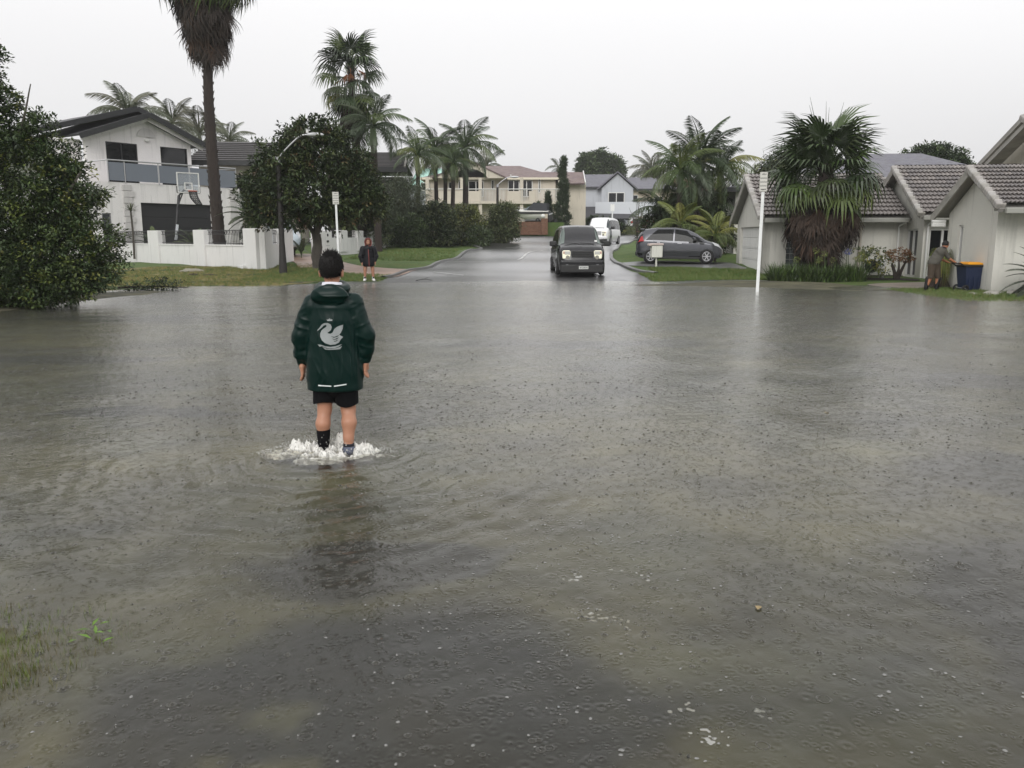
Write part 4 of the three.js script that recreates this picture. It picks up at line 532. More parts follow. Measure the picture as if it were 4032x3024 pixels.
{ // magnolia in front of the driveway
  const p = [-7.75, 0.25, -33.3], t = thing('magnolia_tree', 'broad dark green magnolia tree with bronze leaves behind the street lamp', 'tree', p);
  const fork = (a, b, c, r) => limb([[0, 1.3, 0], a, b, c], r, 0.02);
  part(t, 'trunk', merge([limb([[0, -0.3, 0], [0.02, 0.25, 0], [-0.02, 0.6, 0.02], [0.04, 1.0, 0], [0.0, 1.4, 0]], 0.24, 0.17, 10, 18, 0.22), fork([0.3, 1.9, 0.1], [0.9, 2.6, 0.2], [1.6, 3.4, 0.3], 0.1), fork([-0.3, 1.8, 0.1], [-0.9, 2.3, 0.1], [-1.7, 3, 0], 0.1), fork([0.05, 2.2, 0], [0.0, 3.4, 0.1], [0.1, 5, 0], 0.13), fork([0.2, 1.9, 0.4], [0.5, 2.7, 0.9], [0.9, 3.6, 1.3], 0.08), fork([-0.1, 1.9, -0.4], [-0.5, 2.7, -0.9], [-0.9, 3.6, -1.3], 0.08)]), M_barkgrey);
  part(t, 'crown', leafMass([[0, 3.2, 0, 2.4, 1.6, 2.0, 1100], [0.1, 4.4, 0, 1.8, 1.3, 1.6, 640], [0.1, 5.3, 0, 1.0, 0.6, 0.9, 170], [-1.5, 2.9, 0.3, 1.3, 1.1, 1.3, 400], [1.5, 2.9, 0.4, 1.3, 1.1, 1.3, 400], [1.6, 4.0, 0, 1.0, 0.8, 1.0, 190], [-1.3, 4.2, 0, 1.0, 0.8, 1.0, 190], [0.9, 2.3, 0.6, 1.3, 0.5, 1.0, 230], [-0.9, 2.1, 0.5, 1.3, 0.55, 1.0, 200], [2.2, 2.7, 0.2, 0.8, 0.7, 0.7, 150], [-2.2, 2.3, 0.2, 0.6, 0.7, 0.7, 100], [2.0, 3.3, 0.1, 0.7, 0.5, 0.7, 90], [-2.1, 3.3, 0, 0.6, 0.45, 0.6, 70], [-0.7, 5.0, 0, 0.6, 0.45, 0.6, 60], [1.0, 5.0, 0, 0.55, 0.4, 0.6, 50]], { L: 0.17, W: 0.075, per: 11, spread: 0.13, pal: [...G_dark, [0.04, 0.062, 0.015], [0.06, 0.075, 0.02], [0.045, 0.07, 0.02]], tipPal: [[0.08, 0.05, 0.022], [0.07, 0.05, 0.02], [0.09, 0.07, 0.02]], tipShare: 0.06, shell: 0.45, lump: 0.5 }), leafMat);
}
// shrubs between the wall and the bend
const SHR = [
  ['tall feathery grey green shrub behind the end of the white wall', [-7.3, 0.9, -56], [[0, 1.5, 0, 1.8, 1.7, 1.5, 900], [0.1, 3.0, 0, 1.6, 1.7, 1.3, 800], [1.0, 1.2, 0.3, 1.4, 1.2, 1.2, 500]], G_grey, 0.3, 0.04, G_olive],
  ['dark green shrub massed along the verge next to the feathery shrub', [-5.2, 0.85, -55.5], [[0, 1.1, 0, 1.6, 1.5, 1.3, 900], [0.2, 2.1, 0, 1.1, 0.9, 1.0, 420]], G_dark, 0.2, 0.08, G_olive],
  ['yellow green shrub under the row of slim palms', [-3.4, 0.95, -58], [[0, 1.0, 0, 1.5, 1.3, 1.2, 800], [0.2, 2.0, 0, 1.1, 0.7, 0.9, 360]], G_olive, 0.2, 0.08, G_yel],
  ['rounded olive shrub around the far street lamp', [-0.7, 1.1, -61], [[0, 1.2, 0, 1.3, 1.3, 1.2, 800], [0.1, 2.2, 0, 0.95, 0.7, 0.9, 360], [-0.5, 0.4, 0.3, 0.9, 0.7, 0.8, 260]], G_olive, 0.18, 0.07, G_mid],
  ['dark low shrub under the feathery shrub', [-6.6, 0.85, -52.8], [[0, 0.8, 0, 1.2, 1.2, 0.9, 620]], G_dark, 0.19, 0.07, G_mid],
  ['pale leaved shrub at the foot of the palms', [-2.4, 1.0, -57.2], [[0, 0.5, 0, 1.0, 0.8, 0.8, 360]], G_mid, 0.16, 0.07, G_grey],
  ['dark shrub behind the barred end of the right hand white wall', [-8.6, 0.8, -50.5], [[0, 1.2, 0, 1.4, 1.5, 1.0, 720], [-0.5, 2.2, 0, 1.2, 1.0, 0.9, 420]], G_dark, 0.2, 0.07, G_olive],
];
seed(13); SHR.forEach(([l, p, b, pal, L, W, tp]) => tree('shrub', l, 'shrub', p, [limb([[0, -0.2, 0], [0.1, 0.6, 0], [0, 1.2, 0.1]], 0.07, 0.03), limb([[0.1, 0, 0], [0.5, 0.7, 0.1], [0.7, 1.3, 0]], 0.05, 0.02)], b, { L, W, per: 10, spread: 0.2, pal, tipPal: tp, tipShare: 0.3, shell: 0.4 }, M_bark, 'shrubs along the verge'));
// cypresses by the cream house
seed(14);
[['tall dark cypress in front of the cream house', 4.9, 7.0, 0.85], ['slim cypress left of the tall dark one', 3.55, 5.4, 0.55], ['short cypress beside the boat', 2.5, 4.4, 0.5], ['shortest cypress next to the boat', 1.75, 4.0, 0.4]].forEach(([l, x, top, r], k) => { const b = []; const y0 = 1.9, n = 7; for (let i = 0; i < n; i++) { const s = i / (n - 1); b.push([rr(-0.12, 0.12), lerp(y0 + 0.4, top - 0.3 + (k ? 0 : 1.7), s) - 1.9, rr(-0.1, 0.1), r * (1 - 0.75 * s), 0.7, r * (1 - 0.75 * s), 200 - 20 * i]); } tree('cypress', l, 'tree', [x, 1.9, -82], [cyl(0.08, 0.1, 1, 0, 0.2, 0)], b, { L: 0.3, W: 0.08, per: 9, spread: 0.14, pal: [[0.025, 0.045, 0.015], [0.035, 0.06, 0.02], [0.045, 0.065, 0.03]], droop: -1.2, lump: 0.2 }, M_bark, 'cypresses'); });
// hedge and bare shrub behind the vans, far trees
seed(15);
tree('hedge', 'dark hedge across the yard behind the black van', 'hedge', [8.5, 1.6, -94], [], [[0, 0.9, 0, 3.2, 1.1, 0.8, 700], [-2.4, 1.2, 0, 1.6, 1.2, 0.8, 400], [3.0, 0.6, 0, 2.2, 0.8, 0.8, 400]], { L: 0.36, W: 0.16, per: 9, spread: 0.25, pal: G_dark, crownName: 'foliage' });
{ const t = thing('bare_shrub', 'thin half bare brown shrub beside the far white sign post', 'shrub', [11.6, 1.5, -78]); const g = []; for (let i = 0; i < 16; i++) { const a = rr(-0.5, 0.5), h = rr(1.6, 3.6); g.push(limb([[0, 0, 0], [a * 0.4, h * 0.4, rr(-0.2, 0.2)], [a * 1.2, h * 0.75, rr(-0.4, 0.4)], [a * 1.5 + rr(-0.1, 0.1), h, rr(-0.4, 0.4)]], 0.05, 0.01, 5, 8)); } part(t, 'branches', merge(g), M_bark); part(t, 'leaves', leafMass([[0, 1.0, 0, 1.0, 1.0, 0.8, 120], [0, 2.6, 0, 0.5, 0.8, 0.5, 20]], { L: 0.16, W: 0.06, per: 6, spread: 0.2, pal: G_olive }), leafMat); }
[['low yellow green shrub beside the far white garden wall', [13.2, 1.6, -85], 0.9], ['rounded shrub left of the far drive', [12.0, 1.5, -84.2], 0.8]].forEach(([l, p, r]) => tree('shrub', l, 'shrub', p, [], [[0, 0.5, 0, r * 1.2, r * 0.8, r, 110]], { L: 0.16, W: 0.06, per: 9, spread: 0.15, pal: G_olive, tipPal: G_yel, tipShare: 0.3, crownName: 'foliage' }, M_bark, 'shrubs along the verge'));
[['hazy round tree above the grey house roof, left of three', [13.2, 2, -150], 3.0], ['hazy round tree above the grey house roof, middle of three', [15.6, 2, -152], 3.2], ['hazy round tree above the grey house roof, right of three', [18.4, 2, -154], 3.0]].forEach(([l, p, r], i) => tree('far_tree', l, 'tree', p, [cyl(0.3, 0.4, 9, 0, 4.5, 0, 6)], [[0, 11 + (i === 1 ? 0.6 : 0), 0, r * 0.62, r, r * 0.7, 420]], { L: 0.7, W: 0.32, per: 9, spread: 0.45, pal: G_mid }, M_bark, 'far trees over the roofs'));
tree('far_tree', 'dark tree rising behind the blue grey shingle roof', 'tree', [29.6, 1, -60], [cyl(0.2, 0.3, 5, 0, 2.5, 0, 7)], [[0, 5.6, 0, 2.2, 1.4, 1.8, 700], [1.2, 5.3, 0, 1.4, 0.9, 1.2, 300]], { L: 0.24, W: 0.12, per: 11, spread: 0.22, pal: [...G_dark, ...G_mid] }, M_bark, 'far trees over the roofs');
tree('far_tree', 'dark drooping tree behind the right hand fan palm', 'tree', [16.6, 0.6, -50], [cyl(0.2, 0.3, 4, 0, 2, 0, 7)], [[0, 4.2, 0, 2.3, 2.0, 1.6, 900], [-1.0, 3.6, 0, 1.6, 1.3, 1.3, 500], [1.0, 5.0, 0, 1.4, 1.2, 1.2, 420]], { L: 0.34, W: 0.08, per: 12, spread: 0.25, pal: [...G_dark, ...G_olive], droop: 0.9 }, M_bark, 'far trees over the roofs');

// ---- palms ----
function fanGeo(R, pet, N = 24, droop = 0.5, span = 2.5, ragged = 0.2) { // costapalmate leaf; petiole along +x
  const gb = new GB(), C = [pet, 0, 0];
  for (const s of [-1, 1]) gb.quad([0, 0, s * 0.035], [pet, 0, s * 0.014], [pet, 0.015 * 1, 0], [0, 0.03, 0]);
  const pt = (a, r, y) => [pet + r * Math.cos(a), y, r * Math.sin(a)], da = 2 * span / N;
  for (let i = 0; i < N; i++) {
    const a = -span + (i + 0.5) * da, Rr = R * (1 - 0.18 * Math.abs(a) / span) * rr(1 - ragged, 1 + ragged * 0.4), h = da * 0.5, y = (r) => -droop * R * Math.pow(r / R, 2.6) - 0.05 * Math.abs(a) * r, j = rr(-0.03, 0.03), m1 = 0.5 * Rr, m2 = 0.78 * Rr;
    const A = pt(a - h, m1, y(m1) - 0.012), B = pt(a + h, m1, y(m1) - 0.012), M = pt(a, m1, y(m1) + 0.02), A2 = pt(a - h * 0.5 + j, m2, y(m2)), B2 = pt(a + h * 0.5 + j, m2, y(m2)), T = pt(a + j * 2, Rr * (droop > 0.7 ? 0.92 : 1), y(Rr) - (0.12 + droop * 0.15) * R * rr(0.4, 1.2));
    gb.tri(C, A, M); gb.tri(C, M, B); gb.quad(A, A2, B2, B); gb.tri(A2, T, B2);
  }
  return gb.geo();
}
function pinGeo(Lr, rise, drop, lmax, n = 34, hang = 0.5, w = 0.035) { // feather leaf; rachis starts along +x
  const gb = new GB(), P = (s) => v3(Lr * (s - 0.12 * s * s), rise * s - drop * s * s, 0), D = (s) => P(s + 0.01).sub(P(s)).normalize();
  for (let i = 0; i < 12; i++) { const a = P(i / 12), b = P((i + 1) / 12), ra = 0.03 * (1 - i / 13), rb = 0.03 * (1 - (i + 1) / 13); for (const [sa, sb] of [[[0, 1], [0.9, -0.5]], [[0.9, -0.5], [-0.9, -0.5]], [[-0.9, -0.5], [0, 1]]]) gb.quad([a.x, a.y + sa[1] * ra, sa[0] * ra], [b.x, b.y + sa[1] * rb, sa[0] * rb], [b.x, b.y + sb[1] * rb, sb[0] * rb], [a.x, a.y + sb[1] * ra, sb[0] * ra]); }
  for (let i = 0; i < n; i++) for (const s of [-1, 1]) {
    const t = 0.14 + 0.86 * (i + rr(0, 0.8)) / n, o = P(t), d = D(t), l = lmax * Math.pow(Math.sin(Math.PI * Math.min(0.97, t * 0.86 + 0.12)), 0.7) * rr(0.85, 1.1), f = 0.45 + 0.5 * t;
    const e = v3(d.x * f, d.y * f + 0.25, s).normalize(), m = o.clone().addScaledVector(e, l * 0.5), q = o.clone().addScaledVector(e, l * (1 - hang * 0.35)); q.y -= l * hang; m.y -= l * hang * 0.22;
    const c = [d.x * w, d.y * w, d.z * w]; gb.tri([o.x, o.y, o.z], [m.x - c[0], m.y - c[1], m.z], [m.x + c[0], m.y + c[1], m.z]); gb.tri([m.x - c[0], m.y - c[1], m.z], [q.x, q.y, q.z], [m.x + c[0], m.y + c[1], m.z]);
  }
  return gb.geo();
}
seed(21);
const FAN = [0, 1, 2, 3].map(() => fanGeo(1, 1, 26, 0.45)), FAN_DROOP = [0, 1, 2, 3].map(() => fanGeo(1, 1, 26, 0.8)), FAN_DEAD = [0, 1, 2, 3, 4].map(() => fanGeo(1, 0.55, 22, 0.15, 0.75, 0.45));
const PIN = [0, 1, 2, 3].map(() => pinGeo(1, 0.55, 0.8, 0.34, 38, 0.75, 0.0105)), PIN_UP = [0, 1, 2].map(() => pinGeo(1, 0.35, 0.5, 0.3, 38, 0.55, 0.0105)), PIN_STIFF = [0, 1].map(() => pinGeo(1, 0.3, 0.42, 0.16, 46, 0.1, 0.012));
const M_fr = [[0.04, 0.07, 0.018], [0.052, 0.085, 0.02], [0.032, 0.056, 0.016], [0.075, 0.105, 0.025]].map((c) => mat(c, { rough: 0.42 })), M_frY = [[0.125, 0.15, 0.028], [0.165, 0.17, 0.033], [0.1, 0.13, 0.028]].map((c) => mat(c, { rough: 0.5 })), M_frD = [[0.03, 0.021, 0.016], [0.04, 0.026, 0.018], [0.024, 0.018, 0.014], [0.062, 0.034, 0.02]].map((c) => mat(c, { rough: 0.85 })), M_frDark = [[0.025, 0.042, 0.016], [0.032, 0.05, 0.018], [0.04, 0.055, 0.02]].map((c) => mat(c, { rough: 0.45 }));
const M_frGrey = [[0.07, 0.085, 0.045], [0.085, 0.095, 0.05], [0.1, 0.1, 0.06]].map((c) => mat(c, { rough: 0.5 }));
function frond(t, geos, mats, y, yaw, pitch, len, name = 'frond', off = 0, roll = 0, x = 0, z = 0) {
  const o = part(t, name, pick(geos), pick(mats)); o.rotation.order = 'YZX'; o.rotation.set(roll, yaw, pitch); o.scale.setScalar(len); o.position.set(x + Math.cos(yaw) * off, y, z - Math.sin(yaw) * off); return o;
}
function roughTrunk(t, pts, r0, r1, stubs, m = M_palmbark, sl = 0.1) {
  part(t, 'trunk', limb(pts, r0, r1, 12, 40, 0.14), m); if (!stubs) return; const c = new THREE.CatmullRomCurve3(pts.map((p) => v3(...p))), g = [];
  for (let i = 0; i < stubs; i++) { const s = (i + 0.5) / stubs, p = c.getPointAt(s), r = lerp(r0, r1, s), a = i * 2.4, b = new THREE.ConeGeometry(sl * 0.6, sl * rr(1.4, 2.6), 4); b.scale(1, 1, 0.5).rotateZ(-0.5).translate(r + sl * 0.12, 0, 0).rotateY(a).translate(p.x, p.y, p.z); g.push(b); }
  part(t, 'leaf_bases', merge(g), m);
}
{ // tall skirted palm, its crown above the frame
  seed(22); const t = thing('fan_palm', 'very tall fan palm with thick brown skirt behind the front wall', 'palm tree', [-14.35, 0.3, -41.2]);
  roughTrunk(t, [[0.05, -0.2, 0], [0, 1.2, 0], [-0.06, 3.5, 0], [-0.1, 7, 0], [-0.02, 10, 0], [0.05, 14.6, 0]], 0.31, 0.16, 260, M_palmbark, 0.1);
  for (let i = 0; i < 190; i++) { const s = rnd(), y = lerp(11.0, 14.4, s), p = -rr(1.15, 1.52); frond(t, FAN_DEAD, M_frD, y, i * 2.4, p, rr(1.1, 1.55), 'dead_frond', lerp(0.12, 1.2, Math.pow(s, 0.6)) * rr(0.6, 1.05), rr(-0.3, 0.3)); }
  for (let i = 0; i < 14; i++) frond(t, FAN_DROOP, M_frDark.concat(M_fr), 13.5, i * 2.4 + 0.4, -rr(0.15, 0.7), rr(1.1, 1.35), 'frond', 0.3, rr(-0.3, 0.3));
  for (let i = 0; i < 18; i++) frond(t, FAN_DROOP, [...M_fr, ...M_frY], 14.3, i * 2.4, -rr(0.4, 1.0), rr(1.2, 1.5), 'frond', 0.2, rr(-0.3, 0.3));
  for (let i = 0; i < 26; i++) frond(t, FAN, M_fr, 14.7, i * 2.4, rr(-0.2, 1.3), rr(1.1, 1.4), 'frond', 0.15, rr(-0.3, 0.3));
}
{ // second fan palm
  seed(23); const t = thing('fan_palm', 'tall fan palm with ragged fronds rising above the magnolia', 'palm tree', [-9.25, 0.6, -50]);
  roughTrunk(t, [[0.4, -0.2, 0], [0.3, 3, 0], [0.15, 6.5, 0], [0.03, 9, 0], [0, 10.6, 0]], 0.3, 0.2, 60, M_palmbark, 0.1);
  for (let i = 0; i < 70; i++) { const s = rnd(), y = lerp(7.7, 9.4, s); frond(t, FAN_DEAD, M_frD, y, i * 2.4, -rr(1.1, 1.5), rr(0.8, 1.15), 'dead_frond', lerp(0.2, 0.85, s) * rr(0.6, 1.1), rr(-0.3, 0.3)); }
  for (let i = 0; i < 27; i++) { const s = i / 27; frond(t, s < 0.75 ? FAN_DROOP : FAN, s < 0.25 ? [...M_fr, ...M_frY] : M_frDark.concat(M_fr), lerp(9.2, 10.7, s), i * 2.4, lerp(-0.7, 1.3, s) + rr(-0.2, 0.2), rr(1.0, 1.3), 'frond', 0.1, rr(-0.4, 0.4)); }
  for (let i = 0; i < 8; i++) frond(t, FAN_DEAD, [mat([0.3, 0.12, 0.05], { rough: 0.8 })], rr(10, 10.6), i * 2.4, rr(-1.2, -0.4), rr(0.5, 0.8), 'flower_stalk', 0.2);
  part(t, 'spear_leaf', merge([bar([0.05, 10.4, 0], [0.3, 12.6, 0], 0.05, 5, 0.005)]), M_fr[0]);
}
function featherPalm(label, pos, hgt, r, n, len, o = {}) {
  const { pmin = -0.55, pmax = 1.2, geos = PIN, mats = M_fr, lean = 0, shaft = 0.9, name = 'feather_palm', group, spear = 1.3 } = o, t = thing(name, label, 'palm tree', pos, rr(0, 0.01), group);
  part(t, 'trunk', limb([[-lean, -0.3, 0], [-lean * 0.6, hgt * 0.35, 0], [-lean * 0.2, hgt * 0.7, 0], [0, hgt - shaft * 0.5, 0]], r * 1.25, r, 9, 26, 0.06), o.bark ?? M_palmbark);
  if (shaft) part(t, 'crownshaft', limb([[0, hgt - shaft, 0], [0, hgt - shaft * 0.4, 0], [0, hgt + 0.15, 0]], r * 1.5, r * 0.7, 9, 8, 0.04), mat([0.07, 0.085, 0.045], { rough: 0.5 }));
  for (let i = 0; i < n; i++) { const s = (i + 0.5) / n; frond(t, s > 0.7 ? PIN_UP : geos, mats, hgt + 0.1 + 0.15 * s, i * 2.4 + rr(-0.2, 0.2), lerp(pmin, pmax, s) + rr(-0.12, 0.12), len * rr(0.85, 1.12), 'frond', 0.05, rr(-0.25, 0.25)); }
  if (spear) part(t, 'spear_leaf', bar([0, hgt, 0], [rr(-0.15, 0.15), hgt + spear, 0], 0.035, 5, 0.006), mats[0]); return t;
}
seed(24); featherPalm('feather palm with arching fronds just right of the ragged fan palm', [-7.75, 0.8, -48], 6.7, 0.17, 20, 2.5, { pmin: -0.8, pmax: 1.0, mats: M_frDark.concat(M_fr), lean: -0.15, spear: 0 });
seed(25);
[['leftmost slim palm of the row before the cream house', -6.84, 7.2, 62, 2.5, 16], ['second slim palm from the left in the row before the cream house', -6.1, 8.3, 68, 2.9, 18], ['third slim palm in the row, with a bright young frond', -5.38, 7.6, 69, 2.5, 16], ['fourth slim palm in the row, shortest with green heart', -4.54, 7.0, 66, 2.1, 15], ['rightmost and tallest slim palm of the row before the cream house', -3.67, 8.4, 68, 3.1, 20]].forEach(([l, x, y, D, len, n], i) => { const y0 = 1.3; featherPalm(l, [x, y0, -D], y - y0, 0.15 + (i === 4 ? 0.06 : 0), n, len, { mats: i === 2 || i === 0 ? [...M_fr, ...M_frY] : M_fr, pmin: -0.75, pmax: 1.1, group: 'row of slim palms', lean: rr(-0.2, 0.2), spear: 1.8 }); });
seed(26); // hazy palms behind the white house
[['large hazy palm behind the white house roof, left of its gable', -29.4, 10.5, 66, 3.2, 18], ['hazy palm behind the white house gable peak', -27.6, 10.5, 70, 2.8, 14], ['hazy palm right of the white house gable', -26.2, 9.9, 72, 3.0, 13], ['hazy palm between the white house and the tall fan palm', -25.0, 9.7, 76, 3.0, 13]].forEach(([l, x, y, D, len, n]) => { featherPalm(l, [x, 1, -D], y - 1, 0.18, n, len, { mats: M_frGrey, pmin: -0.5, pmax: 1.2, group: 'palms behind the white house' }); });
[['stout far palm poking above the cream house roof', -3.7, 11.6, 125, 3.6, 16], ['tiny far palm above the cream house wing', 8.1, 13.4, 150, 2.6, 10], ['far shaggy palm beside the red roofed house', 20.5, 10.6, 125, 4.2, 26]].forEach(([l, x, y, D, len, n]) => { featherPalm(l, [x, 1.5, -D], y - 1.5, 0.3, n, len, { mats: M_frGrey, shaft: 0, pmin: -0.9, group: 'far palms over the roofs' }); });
{ // right-hand skirted fan palm
  seed(27); const t = thing('fan_palm', 'stout fan palm with huge brown skirt in front of the tiled house', 'palm tree', [10.85, 0.05, -29.6]);
  roughTrunk(t, [[0, -0.2, 0], [0, 1, 0], [0.03, 2.2, 0], [0.05, 4.0, 0]], 0.32, 0.24, 40, M_palmbark, 0.12);
  for (let i = 0; i < 200; i++) { const s = Math.pow(rnd(), 0.7), y = lerp(1.75, 3.1, s); frond(t, FAN_DEAD, M_frD, y, i * 2.4, -rr(1.2, 1.52), rr(0.88, 1.15), 'dead_frond', lerp(0.25, 0.98, s) * rr(0.8, 1.08), rr(-0.35, 0.35)); }
  for (let i = 0; i < 44; i++) { const s = i / 44; frond(t, s < 0.45 ? FAN_DROOP : FAN, s < 0.3 ? [M_fr[3], M_fr[1], M_frY[2], M_fr[1]] : [...M_fr.slice(0, 3), ...M_frDark], lerp(3.15, 3.95, s), i * 2.4 + rr(-0.2, 0.2), lerp(-0.38, 1.35, Math.pow(s, 1.1)) + rr(-0.15, 0.15), lerp(0.92, 1.14, s) * rr(0.92, 1.08), 'frond', 0.15, rr(-0.35, 0.35)); }
  for (let i = 0; i < 6; i++) part(t, 'spear_leaf', bar([0, 3.9, 0], [rr(-0.8, 0.9), rr(5.6, 6.2), rr(-0.3, 0.3)], 0.03, 5, 0.004), M_fr[2]);
}
// palm thicket behind the hatchback
seed(28);
[['tallest feather palm of the thicket behind the hatchback', 9.5, 5.1, 43, 2.6, 22], ['left feather palm of the thicket behind the hatchback', 8.3, 4.6, 42, 2.2, 20], ['right feather palm of the thicket, beside the garage', 10.75, 4.7, 44, 2.3, 20]].forEach(([l, x, y, D, len, n], i) => { featherPalm(l, [x, 0.6, -D], y - 0.6, 0.13, n, len, { mats: i === 2 ? [...M_fr, ...M_frY] : i ? M_fr.concat([M_frY[2]]) : M_frDark.concat(M_fr), pmin: -0.9, pmax: 1.25, group: 'palm thicket', spear: i ? 0 : 1.6 }); });
[['bright yellow green low palm leaning over the hatchback roof', 8.1, 2.0, 40.5, 1.6, 12], ['bright yellow green low palm by the garage corner', 9.35, 1.45, 38.6, 1.5, 13], ['dark green low palm at the left of the thicket', 7.8, 2.6, 43, 2.0, 16], ['low palm filling the middle of the thicket', 9.9, 2.9, 44, 2.1, 16]].forEach(([l, x, y, D, len, n], i) => { featherPalm(l, [x, 0.5, -D], y - 0.5, 0.05, n, len, { mats: i < 2 ? [...M_frY, M_fr[3]] : M_frDark, shaft: 0, pmin: -0.3, pmax: 1.1, name: 'young_palm', group: 'palm thicket', spear: 0 }); });
tree('shrub', 'dark leafy undergrowth below the palm thicket', 'shrub', [8.6, 0.4, -43.2], [], [[0, 0.7, 0, 1.9, 1.1, 0.9, 800], [1.4, 1.3, 0, 1.2, 1.5, 0.9, 620], [-0.9, 1.3, -0.4, 1.1, 1.2, 0.8, 500], [0.3, 2.2, -0.5, 1.4, 1.2, 0.7, 520]], { L: 0.22, W: 0.08, per: 10, spread: 0.2, pal: G_dark, tipPal: [[0.09, 0.045, 0.02], [0.05, 0.03, 0.02]], tipShare: 0.12, crownName: 'foliage' }, M_bark, 'shrubs along the verge');
function rosette(label, name, pos, n, L, W, cols, o = {}) { // sword-leaved plant
  const t = thing(name, label, 'plant', pos, 0, o.group); if (o.stem) part(t, 'stem', limb([[0, -0.1, 0], [0.03, o.stem * 0.5, 0], [0, o.stem, 0]], o.r ?? 0.05, (o.r ?? 0.05) * 0.8), M_barkgrey);
  const gb = new GB(); for (let i = 0; i < n; i++) { const a = rr(0, 6.283), e = rr(o.emin ?? 0.1, o.emax ?? 1.45), l = L * rr(0.7, 1.1), c = pick(cols), dr = o.droop ?? 0.3, P = (s) => [Math.cos(a) * Math.cos(e) * l * s, (o.stem ?? 0) + Math.sin(e) * l * s - dr * l * s * s, Math.sin(a) * Math.cos(e) * l * s], sx = -Math.sin(a) * W / 2, sz = Math.cos(a) * W / 2; let q = null; for (let k = 0; k <= 4; k++) { const p = P(k / 4), w = [1, 1, 0.9, 0.6, 0.05][k], r = [[p[0] - sx * w, p[1], p[2] - sz * w], [p[0] + sx * w, p[1], p[2] + sz * w]]; if (q) gb.quad(q[0], r[0], r[1], q[1], c); q = r; } }
  part(t, 'leaves', gb.geo(), leafMat); return t;
}
seed(29);
const PURP = [[0.045, 0.028, 0.032], [0.06, 0.035, 0.038], [0.03, 0.022, 0.026]];
rosette('purple sword leaved plant in the palm thicket', 'cordyline', [9.05, 1.6, -41.2], 110, 1.0, 0.05, PURP, { stem: 0.5 }); rosette('smaller purple sword leaved plant right of the other in the thicket', 'cordyline', [9.8, 1.2, -41], 70, 0.8, 0.05, PURP, { stem: 0.3 }); rosette('dark broad leaved plant at the left foot of the thicket', 'cordyline', [7.3, 0.7, -42], 26, 0.9, 0.2, [[0.018, 0.016, 0.016]], { stem: 0.3, droop: 0.6 });
rosette('small spiky cabbage tree in front of the white house wall', 'cabbage_tree', [-20.1, 0.5, -44.6], 60, 0.75, 0.035, G_olive, { stem: 2.4, r: 0.06 }); rosette('purple flax behind the railings near the corner pillar', 'flax', [-11.9, 0.5, -37.6], 90, 1.5, 0.05, [[0.03, 0.022, 0.024], [0.045, 0.03, 0.03]], { emin: 0.5 });
{ const cyc = (l, p, n, L, m, o = {}) => { const t = thing('cycad', l, 'plant', p, 0, 'cycads'); part(t, 'trunk', limb([[0, -0.1, 0], [0, 0.15, 0], [0, o.h ?? 0.35, 0]], o.r ?? 0.18, (o.r ?? 0.18) * 0.8, 9, 8, 0.3), M_palmbark); for (let i = 0; i < n; i++) frond(t, PIN_STIFF, m, o.h ?? 0.35, i * 2.4, lerp(o.p0 ?? -0.3, 1.3, i / n) + rr(-0.1, 0.1), L * rr(0.85, 1.1), 'frond', 0.05, rr(-0.2, 0.2)); return t; };
  cyc('dark stiff leaved cycad cut by the right edge beside the rocks', [13.85, 0.08, -21.5], 40, 1.15, [mat([0.02, 0.032, 0.014], { rough: 0.45 }), mat([0.028, 0.04, 0.018], { rough: 0.45 })], { h: 0.35, p0: -0.5 });
  cyc('green cycad behind the front wall below the basketball hoop', [-16.1, 0.6, -42.8], 22, 1.4, M_fr, { p0: 0.1 }); cyc('green cycad behind the front wall left of the pillars', [-19.2, 0.7, -45.2], 16, 1.3, M_fr, { p0: 0.1 }); cyc('dark green cycad palm arching beside the corner of the driveway', [-12.6, 1.2, -41.5], 30, 2.0, M_frDark, { h: 1.3, r: 0.25, p0: -0.6 }); cyc('leafy green fern like plant beside the pink driveway', [-11.4, 0.55, -43.5], 22, 1.1, M_fr, { p0: -0.2 }); cyc('yellow edged spiky palm behind the right hand railings', [-9.4, 1.8, -47.5], 26, 1.3, [M_fr[3], M_fr[1], M_frY[2]], { h: 0.6, p0: -0.7 }); cyc('second yellow edged spiky palm further up the right hand wall', [-8.5, 2.5, -49], 24, 1.3, [M_fr[3], M_frY[2]], { h: 0.6, p0: -0.7 }); }
{ const t = thing('red_flower', 'bright orange red flower spike showing below the magnolia crown', 'plant', [-10.3, 0.5, -41]), gb = new GB(); for (let i = 0; i < 7; i++) leafShape(gb, v3(0.02 * i, 1.75 + i * 0.08, 0), v3(i % 2 ? 0.5 : -0.5, 0.8, 0.2).normalize(), v3(0, 0, 1), 0.28, 0.12, [0.65, 0.07, 0.025]); part(t, 'petals', gb.geo(), leafMat); part(t, 'stem', bar([0, 0, 0], [0.1, 2.0, 0], 0.02, 5), M_fr[0]); for (let i = 0; i < 5; i++) frond(t, PIN_STIFF, M_frDark, 0.2, i * 1.3, 1.0, 1.2); }
